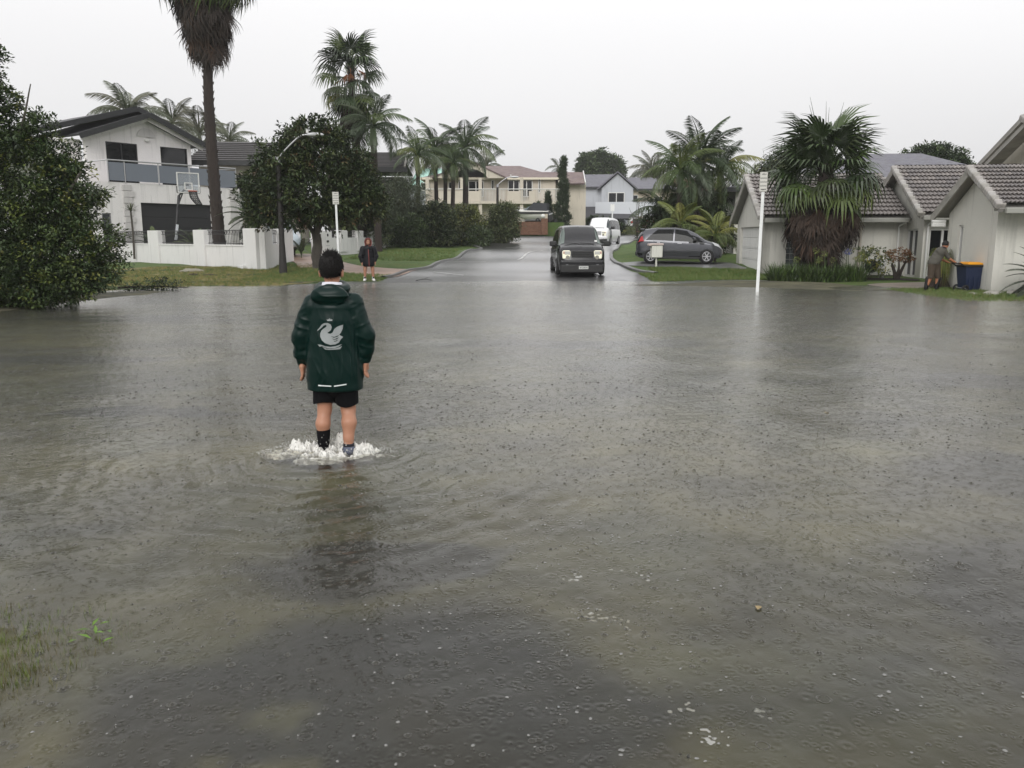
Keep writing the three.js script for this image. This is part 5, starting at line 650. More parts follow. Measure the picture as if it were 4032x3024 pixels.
// agapanthus at the foot of the fan palm
seed(30);
{ const t = thing('agapanthus_bed', 'strappy green agapanthus bed with pale seed heads under the skirted palm', 'plants', [10.65, 0.03, -29.0]), gb = new GB(), hd = new GB(), st = [];
  for (let i = 0; i < 2200; i++) { const cx = rr(-1.65, 1.5), cz = rr(-0.9, 0.75) * Math.sqrt(Math.max(0.1, 1 - (cx / 1.8) ** 2)), a = rr(0, 6.283), e = rr(0.7, 1.4), l = rr(0.65, 1.05), w = rr(0.016, 0.026), c = pick([...G_mid, ...G_mid, [0.07, 0.13, 0.025], [0.09, 0.15, 0.03]]); let q = null; for (let k = 0; k <= 4; k++) { const s = k / 4, r = Math.cos(e) * l * s, y = Math.sin(e) * l * s - 0.28 * l * s * s, p = [cx + Math.cos(a) * r, y, cz + Math.sin(a) * r], b = [-Math.sin(a) * w * (1.05 - s), 0, Math.cos(a) * w * (1.05 - s)], v = [[p[0] - b[0], p[1], p[2] - b[2]], [p[0] + b[0], p[1], p[2] + b[2]]]; if (q) gb.quad(q[0], v[0], v[1], q[1], c); q = v; } }
  part(t, 'leaves', gb.geo(), leafMat);
  for (let i = 0; i < 14; i++) { const x = i < 9 ? rr(-1.5, 1.3) : rr(0.7, 1.5), z = rr(-0.3, 0.7), h = rr(0.65, 1.05), b = i === 13; st.push(bar([x, 0, z], [x + rr(-0.1, 0.1), h, z], 0.01, 5)); part(t, 'flower_head', leafMass([[x, h + 0.05, z, 0.1, 0.09, 0.1, 22]], { L: 0.06, W: 0.02, per: 5, spread: 0.03, pal: b ? [[0.12, 0.14, 0.4]] : [[0.16, 0.2, 0.05], [0.12, 0.17, 0.04], [0.2, 0.2, 0.07]] }), leafMat); }
  part(t, 'flower_stems', merge(st), M_fr[1]); }
tree('flowering_shrub', 'tangled light green shrub in front of the air conditioner', 'shrub', [12.5, 0.1, -29.3], [limb([[0, 0, 0], [0.1, 0.4, 0], [0.3, 0.9, 0]], 0.03, 0.01)], [[0.1, 0.75, 0, 0.45, 0.35, 0.3, 50], [0.45, 0.5, 0.1, 0.35, 0.3, 0.3, 36], [-0.2, 0.95, 0, 0.25, 0.25, 0.2, 20]], { L: 0.1, W: 0.06, per: 7, spread: 0.08, pal: [...G_mid, ...G_yel] });
tree('orange_shrub', 'small twisted shrub with orange brown leaves in front of the glass doors', 'shrub', [13.35, 0.08, -29.0], [limb([[0, -0.1, 0], [-0.05, 0.2, 0], [-0.18, 0.55, 0]], 0.09, 0.04, 8, 12, 0.3), limb([[0.02, 0, 0], [0.15, 0.3, 0], [0.3, 0.65, 0]], 0.08, 0.03, 8, 12, 0.3), limb([[0, 0.1, 0], [0.02, 0.4, 0.1], [0, 0.7, 0.1]], 0.06, 0.02)], [[0, 0.85, 0, 0.42, 0.2, 0.35, 90], [0.3, 0.75, 0, 0.25, 0.16, 0.25, 36]], { L: 0.07, W: 0.04, per: 8, spread: 0.06, pal: [[0.17, 0.075, 0.025], [0.2, 0.1, 0.03], [0.13, 0.06, 0.025]], tipPal: G_mid, tipShare: 0.1 });
{ const t = thing('ponytail_plant', 'drooping light green ponytail plant in a brown tub beside the bending man', 'plant', [13.1, 0.06, -25.6]), gb = new GB(); for (let i = 0; i < 420; i++) { const a = rr(0, 6.283), l = rr(0.7, 1.1), r = rr(0.12, 0.42), c = pick([...G_yel, [0.09, 0.13, 0.03], [0.12, 0.15, 0.04]]), w = 0.012, top = rr(0.75, 1.05); let q = null; for (let k = 0; k <= 5; k++) { const s = k / 5, p = [Math.cos(a) * r * Math.sin(s * 1.9), top + 0.25 * Math.sin(s * 3.14 * 0.9) - l * 0.85 * s * s, Math.sin(a) * r * Math.sin(s * 1.9)], b = [-Math.sin(a) * w * (1.1 - s), 0, Math.cos(a) * w * (1.1 - s)], v = [[p[0] - b[0], p[1], p[2] - b[2]], [p[0] + b[0], p[1], p[2] + b[2]]]; if (q) gb.quad(q[0], v[0], v[1], q[1], c); q = v; } }
  part(t, 'leaves', gb.geo(), leafMat); part(t, 'stem', limb([[0, 0.2, 0], [0.02, 0.6, 0], [0, 1.0, 0]], 0.08, 0.04), M_barkgrey); part(t, 'tub', cyl(0.16, 0.34, 0.4, 0, 0.18, 0, 14), barkMat([0.05, 0.032, 0.022])); }
// grass tufts on the lawns and islands
{
  const tuft = (n, h, w) => { const gb = new GB(); for (let i = 0; i < n; i++) { const a = rr(0, 6.283), l = h * rr(0.6, 1.2), x = rr(-0.04, 0.04), z = rr(-0.04, 0.04), d = rr(0.2, 0.7) * l; gb.tri([x - Math.sin(a) * w, -0.02, z + Math.cos(a) * w], [x + Math.sin(a) * w, -0.02, z - Math.cos(a) * w], [x + Math.cos(a) * d, l, z + Math.sin(a) * d]); } return gb.geo(); };
  const G = tuft(9, 0.07, 0.006), N = tuft(10, 0.06, 0.003); const cols = [[0.075, 0.13, 0.025], [0.09, 0.155, 0.03], [0.115, 0.16, 0.035], [0.15, 0.16, 0.045]], dry = [[0.24, 0.21, 0.06], [0.19, 0.18, 0.045], [0.28, 0.22, 0.085]];
  const M_blade = mat([1, 1, 1], { rough: 0.6 }), P = [];
  const fill = (x0, x1, z0, z1, n, ok, pal, s = 1) => { for (let i = 0; i < n; i++) { const x = rr(x0, x1), z = rr(z0, z1), y = ground(x, z); if (ok(x, z, y)) P.push([x, y + 0.01, z, s * rr(0.6, 1.3), pick(pal)]); } };
  seed(31); fill(5, 11, -35.5, -29.5, 9000, (x, z, y) => y > -0.02 && !(x < 5.7 && z < -33) && z > -35.2 + Math.max(0, x - 7) * 0.9, cols, 1); fill(11.2, 14.4, -25, -20.4, 3600, (x, z, y) => y > -0.05, [...cols, [0.12, 0.14, 0.05]], 0.9); fill(-9.5, -4.6, -35, -29, 5200, (x, z, y) => y > -0.02 && !(z < -31.5 && x > -8.5 + (-31.5 - z) * 0.1 && z < -32 - (x + 4.6) * -0.35), cols, 0.9); fill(-16, -7.5, -37, -25.5, 9000, (x, z, y) => y > -0.025, [...dry, ...cols.slice(0, 2)], 0.9); fill(-8, -3, -52, -40, 3500, (x, z, y) => y > 0.3 && x > -8.6 + (z + 42) * -0.06, cols, 1);
  const im = new THREE.InstancedMesh(G, M_blade, P.length), m = new THREE.Matrix4(), q = new THREE.Quaternion(), c = new THREE.Color(); P.forEach(([x, y, z, s, k], i) => { m.compose(v3(x, y, z), q.setFromAxisAngle(v3(0, 1, 0), i * 1.7), v3(s, s, s)); im.setMatrixAt(i, m); im.setColorAt(i, c.setRGB(...k)); });
  stuff('lawn_grass', im, 'short wet grass blades on the lawns and verges', 'grass');
  const Q = []; seed(32); for (let i = 0; i < 26000; i++) { const x = rr(-3.2, -1.0), z = rr(-4.4, -1.2), y = ground(x, z); if (y > -0.05 && x < -1.5 && rnd() < sstep(-0.05, -0.005, y)) Q.push([x, y + 0.02, z, rr(0.3, 0.75), pick([[0.09, 0.13, 0.02], [0.12, 0.16, 0.025], [0.15, 0.14, 0.035], [0.1, 0.085, 0.03]])]); }
  const im2 = new THREE.InstancedMesh(N, M_blade, Q.length); Q.forEach(([x, y, z, s, k], i) => { m.compose(v3(x, y, z), q.setFromAxisAngle(v3(0, 1, 0), i * 1.7), v3(s, s, s)); im2.setMatrixAt(i, m); im2.setColorAt(i, c.setRGB(...k)); });
  stuff('flooded_grass', im2, 'half drowned grass at the near left edge of the water', 'grass');
  const wd = thing('weed_sprig', 'bright green weed sprig poking out of the water near the left edge', 'weed', [-1.62, -0.02, -3.05]); const gb = new GB(); for (let i = 0; i < 9; i++) { const a = i * 2.4; leafShape(gb, v3(rr(-0.07, 0.07), 0.03 + rr(0, 0.02), rr(-0.1, 0.1)), v3(Math.cos(a), 0.35, Math.sin(a)).normalize(), v3(0, 1, 0), rr(0.04, 0.07), 0.016, pick([[0.1, 0.19, 0.02], [0.08, 0.15, 0.02]])); } part(wd, 'leaves', gb.geo(), leafMat);
}

// ---------- vehicles ----------
const M_tyre = mat([0.012, 0.012, 0.012], { rough: 0.8 }), M_alloy = mat([0.5, 0.5, 0.52], { rough: 0.3, metalness: 0.7 }), M_cglass = mat([0.006, 0.007, 0.007], { rough: 0.06, ior: 1.5, specularIntensity: 0.4 });
// a body lofted through stations [x, yBottom, yBelt, yTop, wSill, wBelt, wRoof]; x forward, y up, z right
function loft(st) {
  const N = 56, x0 = st[0][0], x1 = st[st.length - 1][0];
  const at = (x) => { let i = 0; while (i < st.length - 2 && x > st[i + 1][0]) i++; const a = st[i], b = st[i + 1], t = clamp((x - a[0]) / (b[0] - a[0])), p = st[Math.max(0, i - 1)], n = st[Math.min(st.length - 1, i + 2)]; return a.map((v, k) => { const m0 = (b[k] - p[k]) / 2, m1 = (n[k] - a[k]) / 2, lin = b[k] - v, s0 = clamp(m0, -Math.abs(lin), Math.abs(lin)), s1 = clamp(m1, -Math.abs(lin), Math.abs(lin)), t2 = t * t, t3 = t2 * t; return k ? v * (2 * t3 - 3 * t2 + 1) + s0 * (t3 - 2 * t2 + t) + b[k] * (3 * t2 - 2 * t3) + s1 * (t3 - t2) : x; }); };
  const ring = (x) => { const [, yb, ym, yt, ws, wb, wr] = at(x), h = yt - ym; return [[yb, 0], [yb, ws * 0.86], [yb + 0.07, ws], [lerp(yb, ym, 0.5), wb * 1.0], [ym - 0.05, wb * 0.985], [ym, wb * 0.955], [ym + h * 0.5, lerp(wb * 0.955, wr, 0.5) + 0.012], [yt - h * 0.1 - 0.01, wr], [yt - 0.008, wr * 0.86], [yt + 0.012, wr * 0.5], [yt + 0.018, 0]]; };
  const S = (x, r) => { const q = ring(clamp(x, x0, x1)), s = Math.abs(r), i = Math.min(q.length - 2, Math.floor(s)), t = s - i; return v3(x, lerp(q[i][0], q[i + 1][0], t), Math.sign(r || 1) * lerp(q[i][1], q[i + 1][1], t)); };
  const R = 10, P = [], I = []; const M = 2 * R + 1;
  for (let i = 0; i <= N; i++) { const x = lerp(x0, x1, i / N); for (let k = -R; k <= R; k++) { const p = S(x, k || 1e-6); if (k === 0) p.z = 0; P.push(p.x, p.y, p.z); } }
  for (let i = 0; i < N; i++) for (let k = 0; k < M - 1; k++) { const a = i * M + k, b = a + M; I.push(a, a + 1, b, b, a + 1, b + 1); }
  for (const e of [0, N]) { const c = P.length / 3, o = e * M; let y = 0; for (let k = 0; k < M; k++) y += P[(o + k) * 3 + 1] / M; P.push(P[o * 3] + (e ? 0.03 : -0.03), y, 0); for (let k = 0; k < M - 1; k++) e ? I.push(o + k, o + k + 1, c) : I.push(o + k + 1, o + k, c); }
  const g = new THREE.BufferGeometry(); g.setAttribute('position', new THREE.Float32BufferAttribute(P, 3)); g.setIndex(I); g.computeVertexNormals();
  // patch on the skin: r from r0 to r1, x limits at r0 and at r1
  const patch = (r0, r1, xa0, xb0, xa1, xb1, off = 0.008, n = 10, m = 8) => { const gp = [], gi = []; for (let j = 0; j <= m; j++) for (let i = 0; i <= n; i++) { const t = j / m, r = lerp(r0, r1, t), x = lerp(lerp(xa0, xa1, t), lerp(xb0, xb1, t), i / n), e = 0.01, p = S(x, r), d = S(x + e, r).sub(S(x - e, r)), u = S(x, r + e * 2).sub(S(x, r - e * 2)), nn = u.cross(d).normalize(); if (nn.dot(v3(0, p.y - 0.8, p.z)) < 0) nn.negate(); p.addScaledVector(nn, off); gp.push(p.x, p.y, p.z); } for (let j = 0; j < m; j++) for (let i = 0; i < n; i++) { const a = j * (n + 1) + i; gi.push(a, a + 1, a + n + 1, a + n + 1, a + 1, a + n + 2); } const q = new THREE.BufferGeometry(); q.setAttribute('position', new THREE.Float32BufferAttribute(gp, 3)); q.setIndex(gi); q.computeVertexNormals(); return q; };
  return { g, S, patch };
}
function wheel(car, x, z, r, spokes = 6) { // wheel > tyre is the wheel itself, rim a sub-part
  const s = Math.sign(z), w = part(car, 'wheel', new THREE.TorusGeometry(r * 0.8, r * 0.22, 10, 28).scale(1, 1, 1.5).translate(x, r, z), M_tyre);
  const g = [cyl(r * 0.62, r * 0.62, 0.04, 0, 0, 0, 24).rotateX(Math.PI / 2).translate(x, r, z + s * 0.02)]; part(w, 'brake_disc', g[0], M_dark);
  const b = [new THREE.TorusGeometry(r * 0.62, r * 0.05, 6, 28).translate(x, r, z + s * 0.08), cyl(r * 0.14, r * 0.14, 0.05, 0, 0, 0, 12).rotateX(Math.PI / 2).translate(x, r, z + s * 0.08)];
  for (let i = 0; i < spokes; i++) { const a = i / spokes * 6.283; b.push(box(r * 0.52, r * 0.13, 0.03, r * 0.34, 0, 0).rotateZ(a).translate(x, r, z + s * 0.075)); } part(w, 'rim', merge(b), M_alloy);
  part(car, 'wheel_arch', cyl(r * 1.16, r * 1.16, 0.02, 0, 0, 0, 28).rotateX(Math.PI / 2).translate(x, r * 1.02, z - s * 0.025), M_black); return w;
}
function hatchback(label, pos, ry, paint, full = true) {
  const c = thing('hatchback_car', label, 'car', pos, ry, 'parked cars'); c.scale.x = 0.92;
  const L = loft([[-2.0, 0.42, 0.78, 0.86, 0.66, 0.7, 0.62], [-1.96, 0.3, 0.9, 1.05, 0.76, 0.79, 0.66], [-1.82, 0.24, 0.98, 1.3, 0.8, 0.83, 0.62], [-1.6, 0.22, 0.99, 1.46, 0.81, 0.845, 0.6], [-1.0, 0.2, 0.97, 1.53, 0.81, 0.85, 0.61], [-0.2, 0.2, 0.93, 1.535, 0.81, 0.85, 0.61], [0.35, 0.2, 0.91, 1.46, 0.81, 0.85, 0.6], [0.8, 0.2, 0.9, 1.27, 0.81, 0.85, 0.6], [1.2, 0.2, 0.88, 1.02, 0.81, 0.84, 0.64], [1.5, 0.2, 0.83, 0.93, 0.8, 0.83, 0.66], [1.8, 0.21, 0.74, 0.83, 0.76, 0.77, 0.6], [1.96, 0.26, 0.62, 0.7, 0.66, 0.66, 0.5], [2.02, 0.34, 0.52, 0.57, 0.5, 0.5, 0.38]]);
  part(c, 'body', L.g, paint);
  for (const s of [1, -1]) {
    part(c, 'window', L.patch(s * 5.08, s * 6.95, -1.55, -0.28, -1.0, -0.26), M_cglass); part(c, 'window', L.patch(s * 5.08, s * 6.95, -0.22, 0.88, -0.2, 0.34), M_cglass); part(c, 'quarter_window', L.patch(s * 5.3, s * 6.2, 0.9, 1.22, 0.72, 0.8), M_cglass);
    part(c, 'tail_light', L.patch(s * 4.2, s * 5.9, -1.93, -1.6, -1.78, -1.7, 0.012), mat([0.35, 0.012, 0.015], { rough: 0.15 })); part(c, 'headlight', L.patch(s * 4.5, s * 7.5, 1.62, 1.93, 1.45, 1.75, 0.01), mat([0.55, 0.56, 0.58], { rough: 0.1 }));
    const d = part(c, 'door', L.patch(s * 2.2, s * 5.1, -0.24, 1.0, -0.24, 0.9, 0.006), paint); part(d, 'handle', rbox(0.2, 0.035, 0.04, 0.02, 0.86, s * 0.85, 0.015), M_alloy);
    const d2 = part(c, 'door', L.patch(s * 2.2, s * 5.1, -0.95, -0.26, -1.25, -0.26, 0.006), paint); part(d2, 'handle', rbox(0.16, 0.035, 0.04, -0.95, 0.9, s * 0.85, 0.015), M_alloy);
    part(c, 'mirror', rbox(0.16, 0.15, 0.2, 0.72, 1.0, s * 0.93, 0.06), M_black); part(c, 'sill', rbox(2.1, 0.07, 0.05, 0, 0.23, s * 0.82, 0.02), M_black);
    for (const x of [-1.3, 1.28]) wheel(c, x, s * 0.8, 0.31);
  }
  part(c, 'windscreen', L.patch(-8.4, 8.4, 0.45, 1.16, 0.45, 1.16), M_cglass); part(c, 'rear_window', L.patch(-8.4, 8.4, -1.93, -1.68, -1.93, -1.68), M_cglass); part(c, 'aerial', bar([-1.3, 1.53, 0], [-1.55, 1.72, 0], 0.006, 5), M_black); part(c, 'spoiler', rbox(0.22, 0.05, 1.1, -1.72, 1.47, 0, 0.02), paint); part(c, 'bumper', rbox(0.16, 0.2, 1.3, -1.96, 0.42, 0, 0.06), M_black); return c;
}
const M_greycar = mat([0.075, 0.077, 0.088], { rough: 0.25, metalness: 0.55, clearcoat: 0.8, clearcoatRoughness: 0.12 }), M_whitecar = mat([0.75, 0.75, 0.76], { rough: 0.3, clearcoat: 0.6 }), M_silver = mat([0.4, 0.42, 0.44], { rough: 0.3, metalness: 0.5 });
hatchback('dark grey hatchback parked across the driveway beside the garage', [7.36, 0.42, -37], -0.2, M_greycar);
hatchback('white hatchback parked far up the drive behind the white garden wall', [14.9, 2.15, -95], 0.1, M_whitecar); hatchback('silver car parked left of the far white hatchback', [13.1, 2.2, -101], -0.9, M_silver); hatchback('pale blue grey car seen through the side wall railings', [-11.7, 0.85, -42.6], -1.2, mat([0.4, 0.46, 0.5], { rough: 0.3 }));
function van(label, pos, ry, paint, o) {
  const c = thing('van', label, 'van', pos, ry, 'vans on the road'), h = o.h ?? 0, dark = o.glass ?? M_cglass;
  const L = loft([[-2.4, 0.4, 0.95, 1.1, 0.72, 0.76, 0.66], [-2.35, 0.3, 1.0, 1.62 + h, 0.84, 0.88, 0.72], [-2.1, 0.18, 1.02, 1.84 + h, 0.86, 0.9, 0.69], [-1, 0.16, 1.02, 1.9 + h, 0.87, 0.9, 0.69], [0.4, 0.16, 1.02, 1.9 + h, 0.87, 0.9, 0.69], [0.95, 0.16, 1.03, 1.84 + h, 0.87, 0.9, 0.67], [1.3, 0.16, 1.05, 1.6 + h, 0.87, 0.9, 0.67], [1.65, 0.16, 1.06, 1.28 + h * 0.4, 0.87, 0.9, 0.72], [1.85, 0.16, 1.04, 1.17, 0.87, 0.895, 0.76], [2.15, 0.16, 0.98, 1.09, 0.86, 0.88, 0.74], [2.32, 0.17, 0.88, 0.98, 0.82, 0.84, 0.7], [2.4, 0.2, 0.7, 0.78, 0.76, 0.77, 0.62], [2.43, 0.26, 0.55, 0.6, 0.66, 0.66, 0.5]]);
  part(c, 'body', L.g, paint);
  part(c, 'windscreen', L.patch(-7.9, 7.9, 1.0, 1.76, 1.0, 1.76, 0.01, 12, 16), dark);
  for (const s of [1, -1]) {
    part(c, 'window', L.patch(s * 5.2, s * 6.8, 0.35, 1.3, 0.4, 1.0), M_cglass); part(c, 'window', L.patch(s * 5.2, s * 6.8, -0.95, 0.28, -0.95, 0.32), M_cglass); part(c, 'window', L.patch(s * 5.2, s * 6.8, -2.15, -1.02, -2.05, -1.02), M_cglass);
    const d = part(c, 'door', L.patch(s * 2.1, s * 5.05, 0.35, 1.45, 0.35, 1.4, 0.006), paint); part(d, 'handle', rbox(0.18, 0.04, 0.04, 0.5, 0.95, s * 0.9, 0.015), paint);
    const m = part(c, 'mirror', rbox(0.14, 0.2, 0.28, 1.5, 1.2, s * 1.05, 0.05), M_black); part(m, 'mirror_arm', bar([1.48, 1.12, s * 0.84], [1.5, 1.16, s * 0.98], 0.035, 6), M_black);
    const hl = part(c, 'headlight', rbox(0.16, 0.34, 0.32, 2.33, 0.78, s * 0.6, 0.07), mat([0.85, 0.83, 0.66], { rough: 0.25, emissive: new THREE.Color(0.2, 0.19, 0.14) }));
    part(hl, 'reflector', cyl(0.075, 0.075, 0.02, 0, 0, 0, 14).rotateZ(Math.PI / 2).translate(2.42, 0.69, s * 0.56), mat([0.25, 0.24, 0.2], { rough: 0.2 })); part(hl, 'lens_upper', rbox(0.02, 0.13, 0.2, 2.415, 0.86, s * 0.57, 0.008), mat([0.5, 0.5, 0.46], { rough: 0.2 })); part(hl, 'indicator', rbox(0.02, 0.1, 0.06, 2.415, 0.87, s * 0.7, 0.008), mat([0.55, 0.35, 0.28], { rough: 0.2 }));
    part(c, 'fog_light', cyl(0.05, 0.05, 0.03, 0, 0, 0, 12).rotateZ(Math.PI / 2).translate(2.43, 0.4, s * 0.58), mat([0.14, 0.14, 0.15], { rough: 0.2 }));
    for (const x of [-1.5, 1.45]) wheel(c, x, s * 0.84, 0.33, 7);
  }
  for (let i = 0; i < 5; i++) part(c, 'grille_bar', rbox(0.05, 0.035, 0.84, 2.4, 0.63 + i * 0.062, 0, 0.012), o.grille ?? M_black);
  part(c, 'grille', rbox(0.1, 0.36, 0.82, 2.36, 0.76, 0, 0.03), M_black); part(c, 'bumper', rbox(0.2, 0.2, 1.66, 2.36, 0.5, 0, 0.08), paint); part(c, 'lower_bumper', rbox(0.22, 0.34, 1.66, 2.34, 0.27, 0, 0.06), M_black); part(c, 'wiper', merge([bar([1.84, 1.2, -0.5], [1.82, 1.23, 0.1], 0.012, 5), bar([1.84, 1.2, 0.1], [1.82, 1.23, 0.62], 0.012, 5)]), M_black);
  return c;
}
{
  const M_blackcar = mat([0.004, 0.004, 0.006], { rough: 0.25, clearcoat: 0.35, clearcoatRoughness: 0.1 });
  const c = van('black people carrier van driving towards the flood with headlights on', [2.62, 0.1, -34.2], -Math.PI / 2 + 0.02, M_blackcar, { glass: mat([0.13, 0.16, 0.145], { rough: 0.12, specularIntensity: 0.5 }) });
  const cv = document.createElement('canvas'); cv.width = 256; cv.height = 80; const x = cv.getContext('2d'); x.fillStyle = '#d6d8d4'; x.fillRect(0, 0, 256, 80); x.fillStyle = '#111'; x.font = 'bold 62px sans-serif'; x.textAlign = 'center'; x.textBaseline = 'middle'; x.fillText('HTZ974', 128, 43, 240); const t = new THREE.CanvasTexture(cv); t.colorSpace = THREE.SRGBColorSpace;
  const p = part(c, 'number_plate', new THREE.PlaneGeometry(0.36, 0.115).rotateY(Math.PI / 2).translate(2.463, 0.31, -0.05), mat([0.8, 0.8, 0.8], { map: t, rough: 0.4 })); part(p, 'plate_frame', rbox(0.012, 0.135, 0.38, 2.454, 0.31, -0.05, 0.006), M_black);
  part(c, 'sticker', box(0.004, 0.07, 0.1, 0, 0, 0, 0, 0, 0.6).translate(1.72, 1.3, -0.58), M_trim);
  van('white van following behind the black one up the wet road', [6.7, 1.0, -62.2], -Math.PI / 2 - 0.32, M_whitecar, { h: 0.04, glass: mat([0.05, 0.06, 0.065], { rough: 0.15, specularIntensity: 0.3 }), grille: M_whitecar });
}
{ // boat on its trailer beside the brick wall
  const b = thing('motor_boat', 'white motor boat with black stripe and dark canopy on a trailer', 'boat', [1.9, 2.95, -80.8], Math.PI - 0.25), hull = (y) => { };
  b.scale.setScalar(0.72); const st = [], n = 14, P = [], I = []; for (let i = 0; i <= n; i++) { const s = i / n, x = -2.4 + 5.0 * s, w = 0.95 * Math.pow(1 - Math.pow(s, 3.2), 0.6) + 0.02, k = 0.25 + 0.75 * Math.pow(s, 4), g = 1.35 + 0.22 * s; [[k, 0], [k + 0.12, w * 0.55], [0.85 + 0.1 * s, w * 0.92], [g, w], [g + 0.03, w * 0.9], [g + 0.12, w * 0.5], [g + 0.16, 0]].forEach(([y, z]) => P.push(x, y, z)); }
  for (let i = 0; i < n; i++) for (let j = 0; j < 6; j++) { const a = i * 7 + j; I.push(a, a + 7, a + 1, a + 1, a + 7, a + 8); } const half = new THREE.BufferGeometry(); half.setAttribute('position', new THREE.Float32BufferAttribute(P, 3)); half.setIndex(I); half.computeVertexNormals(); const h2 = half.clone().scale(1, 1, -1); h2.computeVertexNormals();
  part(b, 'hull', merge([half, h2, box(0.05, 1.05, 1.8, -2.4, 0.85, 0)]), mat([0.75, 0.74, 0.7], { rough: 0.25, clearcoat: 0.5 })); part(b, 'stripe', merge([box(4.2, 0.26, 0.02, -0.3, 1.18, 0.97), box(4.2, 0.26, 0.02, -0.3, 1.18, -0.97)]), M_black);
  part(b, 'canopy', merge([slab([[-2.2, 1.4], [-2.2, 2.4], [-0.4, 2.55], [0.5, 1.6], [0.6, 1.4]], 1.5).translate(0, 0, 0.75)]), mat([0.03, 0.033, 0.04], { rough: 0.5 })); part(b, 'windscreen', slab([[0.0, 2.1], [-0.4, 2.5], [0.5, 1.62], [0.9, 1.55]], 1.3).translate(0.05, 0.02, 0.65), mat([0.25, 0.3, 0.32], { rough: 0.1 })); part(b, 'rail', tube([[0.6, 1.7, 0.7], [1.8, 1.95, 0.5], [2.4, 1.95, 0], [1.8, 1.95, -0.5], [0.6, 1.7, -0.7]], 0.02, 24, 5), M_metal);
  const tr = part(b, 'trailer', merge([box(5.4, 0.1, 0.1, 0, 0.28, 0.5), box(5.4, 0.1, 0.1, 0, 0.28, -0.5), box(0.1, 0.1, 1.8, -1, 0.28, 0)]), M_metal); for (const z of [0.85, -0.85]) part(tr, 'wheel', new THREE.TorusGeometry(0.22, 0.08, 8, 20).translate(-1, 0.22, z), M_tyre);
  const m = thing('outboard_motor', 'black tilted outboard motor behind the brick pier', 'motor', [4.0, 2.0, -80], 0.3); part(m, 'cowling', rbox(0.6, 1.0, 0.5, 0, 1.5, 0, 0.15).rotateZ(0.35), M_black); part(m, 'leg', merge([box(0.2, 1.3, 0.25, 0.1, 0.6, 0)]), M_dark); part(m, 'badge', box(0.4, 0.12, 0.02, -0.45, 1.7, 0.27, 0, 0, 0.35), M_metal);
}

// ---------- people ----------
const M_skin = mat([0.4, 0.195, 0.12], { rough: 0.5 }), M_skinb = mat([0.33, 0.16, 0.1], { rough: 0.55 }), M_hair = mat([0.009, 0.0075, 0.007], { rough: 0.6, specularIntensity: 0.6 });
const boneField = (bones, k = 0.02) => (x, y, z) => { let d = 1e9; for (const b of bones) d = d > 1e8 ? cap(x, y, z, b[0], b[1], b[2], b[3]) : smin(d, cap(x, y, z, b[0], b[1], b[2], b[3]), k); return d; };
const bounds = (bones, pad) => { const lo = [9, 9, 9], hi = [-9, -9, -9]; for (const b of bones) for (const [q, r] of [[b[0], b[2]], [b[1], b[3]]]) for (let i = 0; i < 3; i++) { lo[i] = Math.min(lo[i], q[i] - r - pad); hi[i] = Math.max(hi[i], q[i] + r + pad); } return [lo, hi]; };
function handBones(w, side, dir, curl) { // wrist point, +1 or -1 for the thumb's side, pointing direction, curl towards +z/-z
  const W = v3(...w), D = v3(...dir).normalize(), S = v3(0, 0, 1), A = v3().crossVectors(D, S).normalize().multiplyScalar(side), C = S.clone(), out = [], p = (a, b, c) => { const q = W.clone().addScaledVector(D, a).addScaledVector(C, b).addScaledVector(A, c); return [q.x, q.y, q.z]; };
  // palm lies in the D-C plane, fingers spread along C, curling along A
  out.push([p(-0.02, 0, 0), p(0.03, 0, 0), 0.022, 0.026], [p(0.03, -0.018, 0), p(0.075, -0.022, 0), 0.017, 0.013], [p(0.03, 0.018, 0), p(0.075, 0.022, 0), 0.017, 0.013], [p(0.04, 0, 0), p(0.078, 0, 0), 0.017, 0.013]);
  [[-0.029, 0.052], [-0.01, 0.062], [0.01, 0.058], [0.028, 0.046]].forEach(([c, l]) => { const a = p(0.078, c, 0), m = p(0.078 + l * 0.45, c * 1.05, curl * l * 0.3), e = p(0.078 + l * 0.75, c * 1.02, curl * l * 0.75), t = p(0.078 + l * 0.85, c, curl * l * 1.05); out.push([a, m, 0.0088, 0.0082], [m, e, 0.0082, 0.0075], [e, t, 0.0075, 0.0065]); });
  out.push([p(0.015, -0.022, 0.004), p(0.045, -0.045, curl * 0.02), 0.012, 0.0095], [p(0.045, -0.045, curl * 0.02), p(0.075, -0.046, curl * 0.035), 0.0092, 0.0075]); return out;
}
const field = (m, bones, k, cell, parent, name, tweak) => { const f = boneField(bones, k), g = tweak ? (x, y, z) => tweak(x, y, z, f(x, y, z)) : f, [lo, hi] = bounds(bones, 0.03); const geo = meshSDF(g, lo, hi, cell); return parent ? part(parent, name, geo, m) : geo; };
const JK = {}; // jacket field, kept for laying the print on it
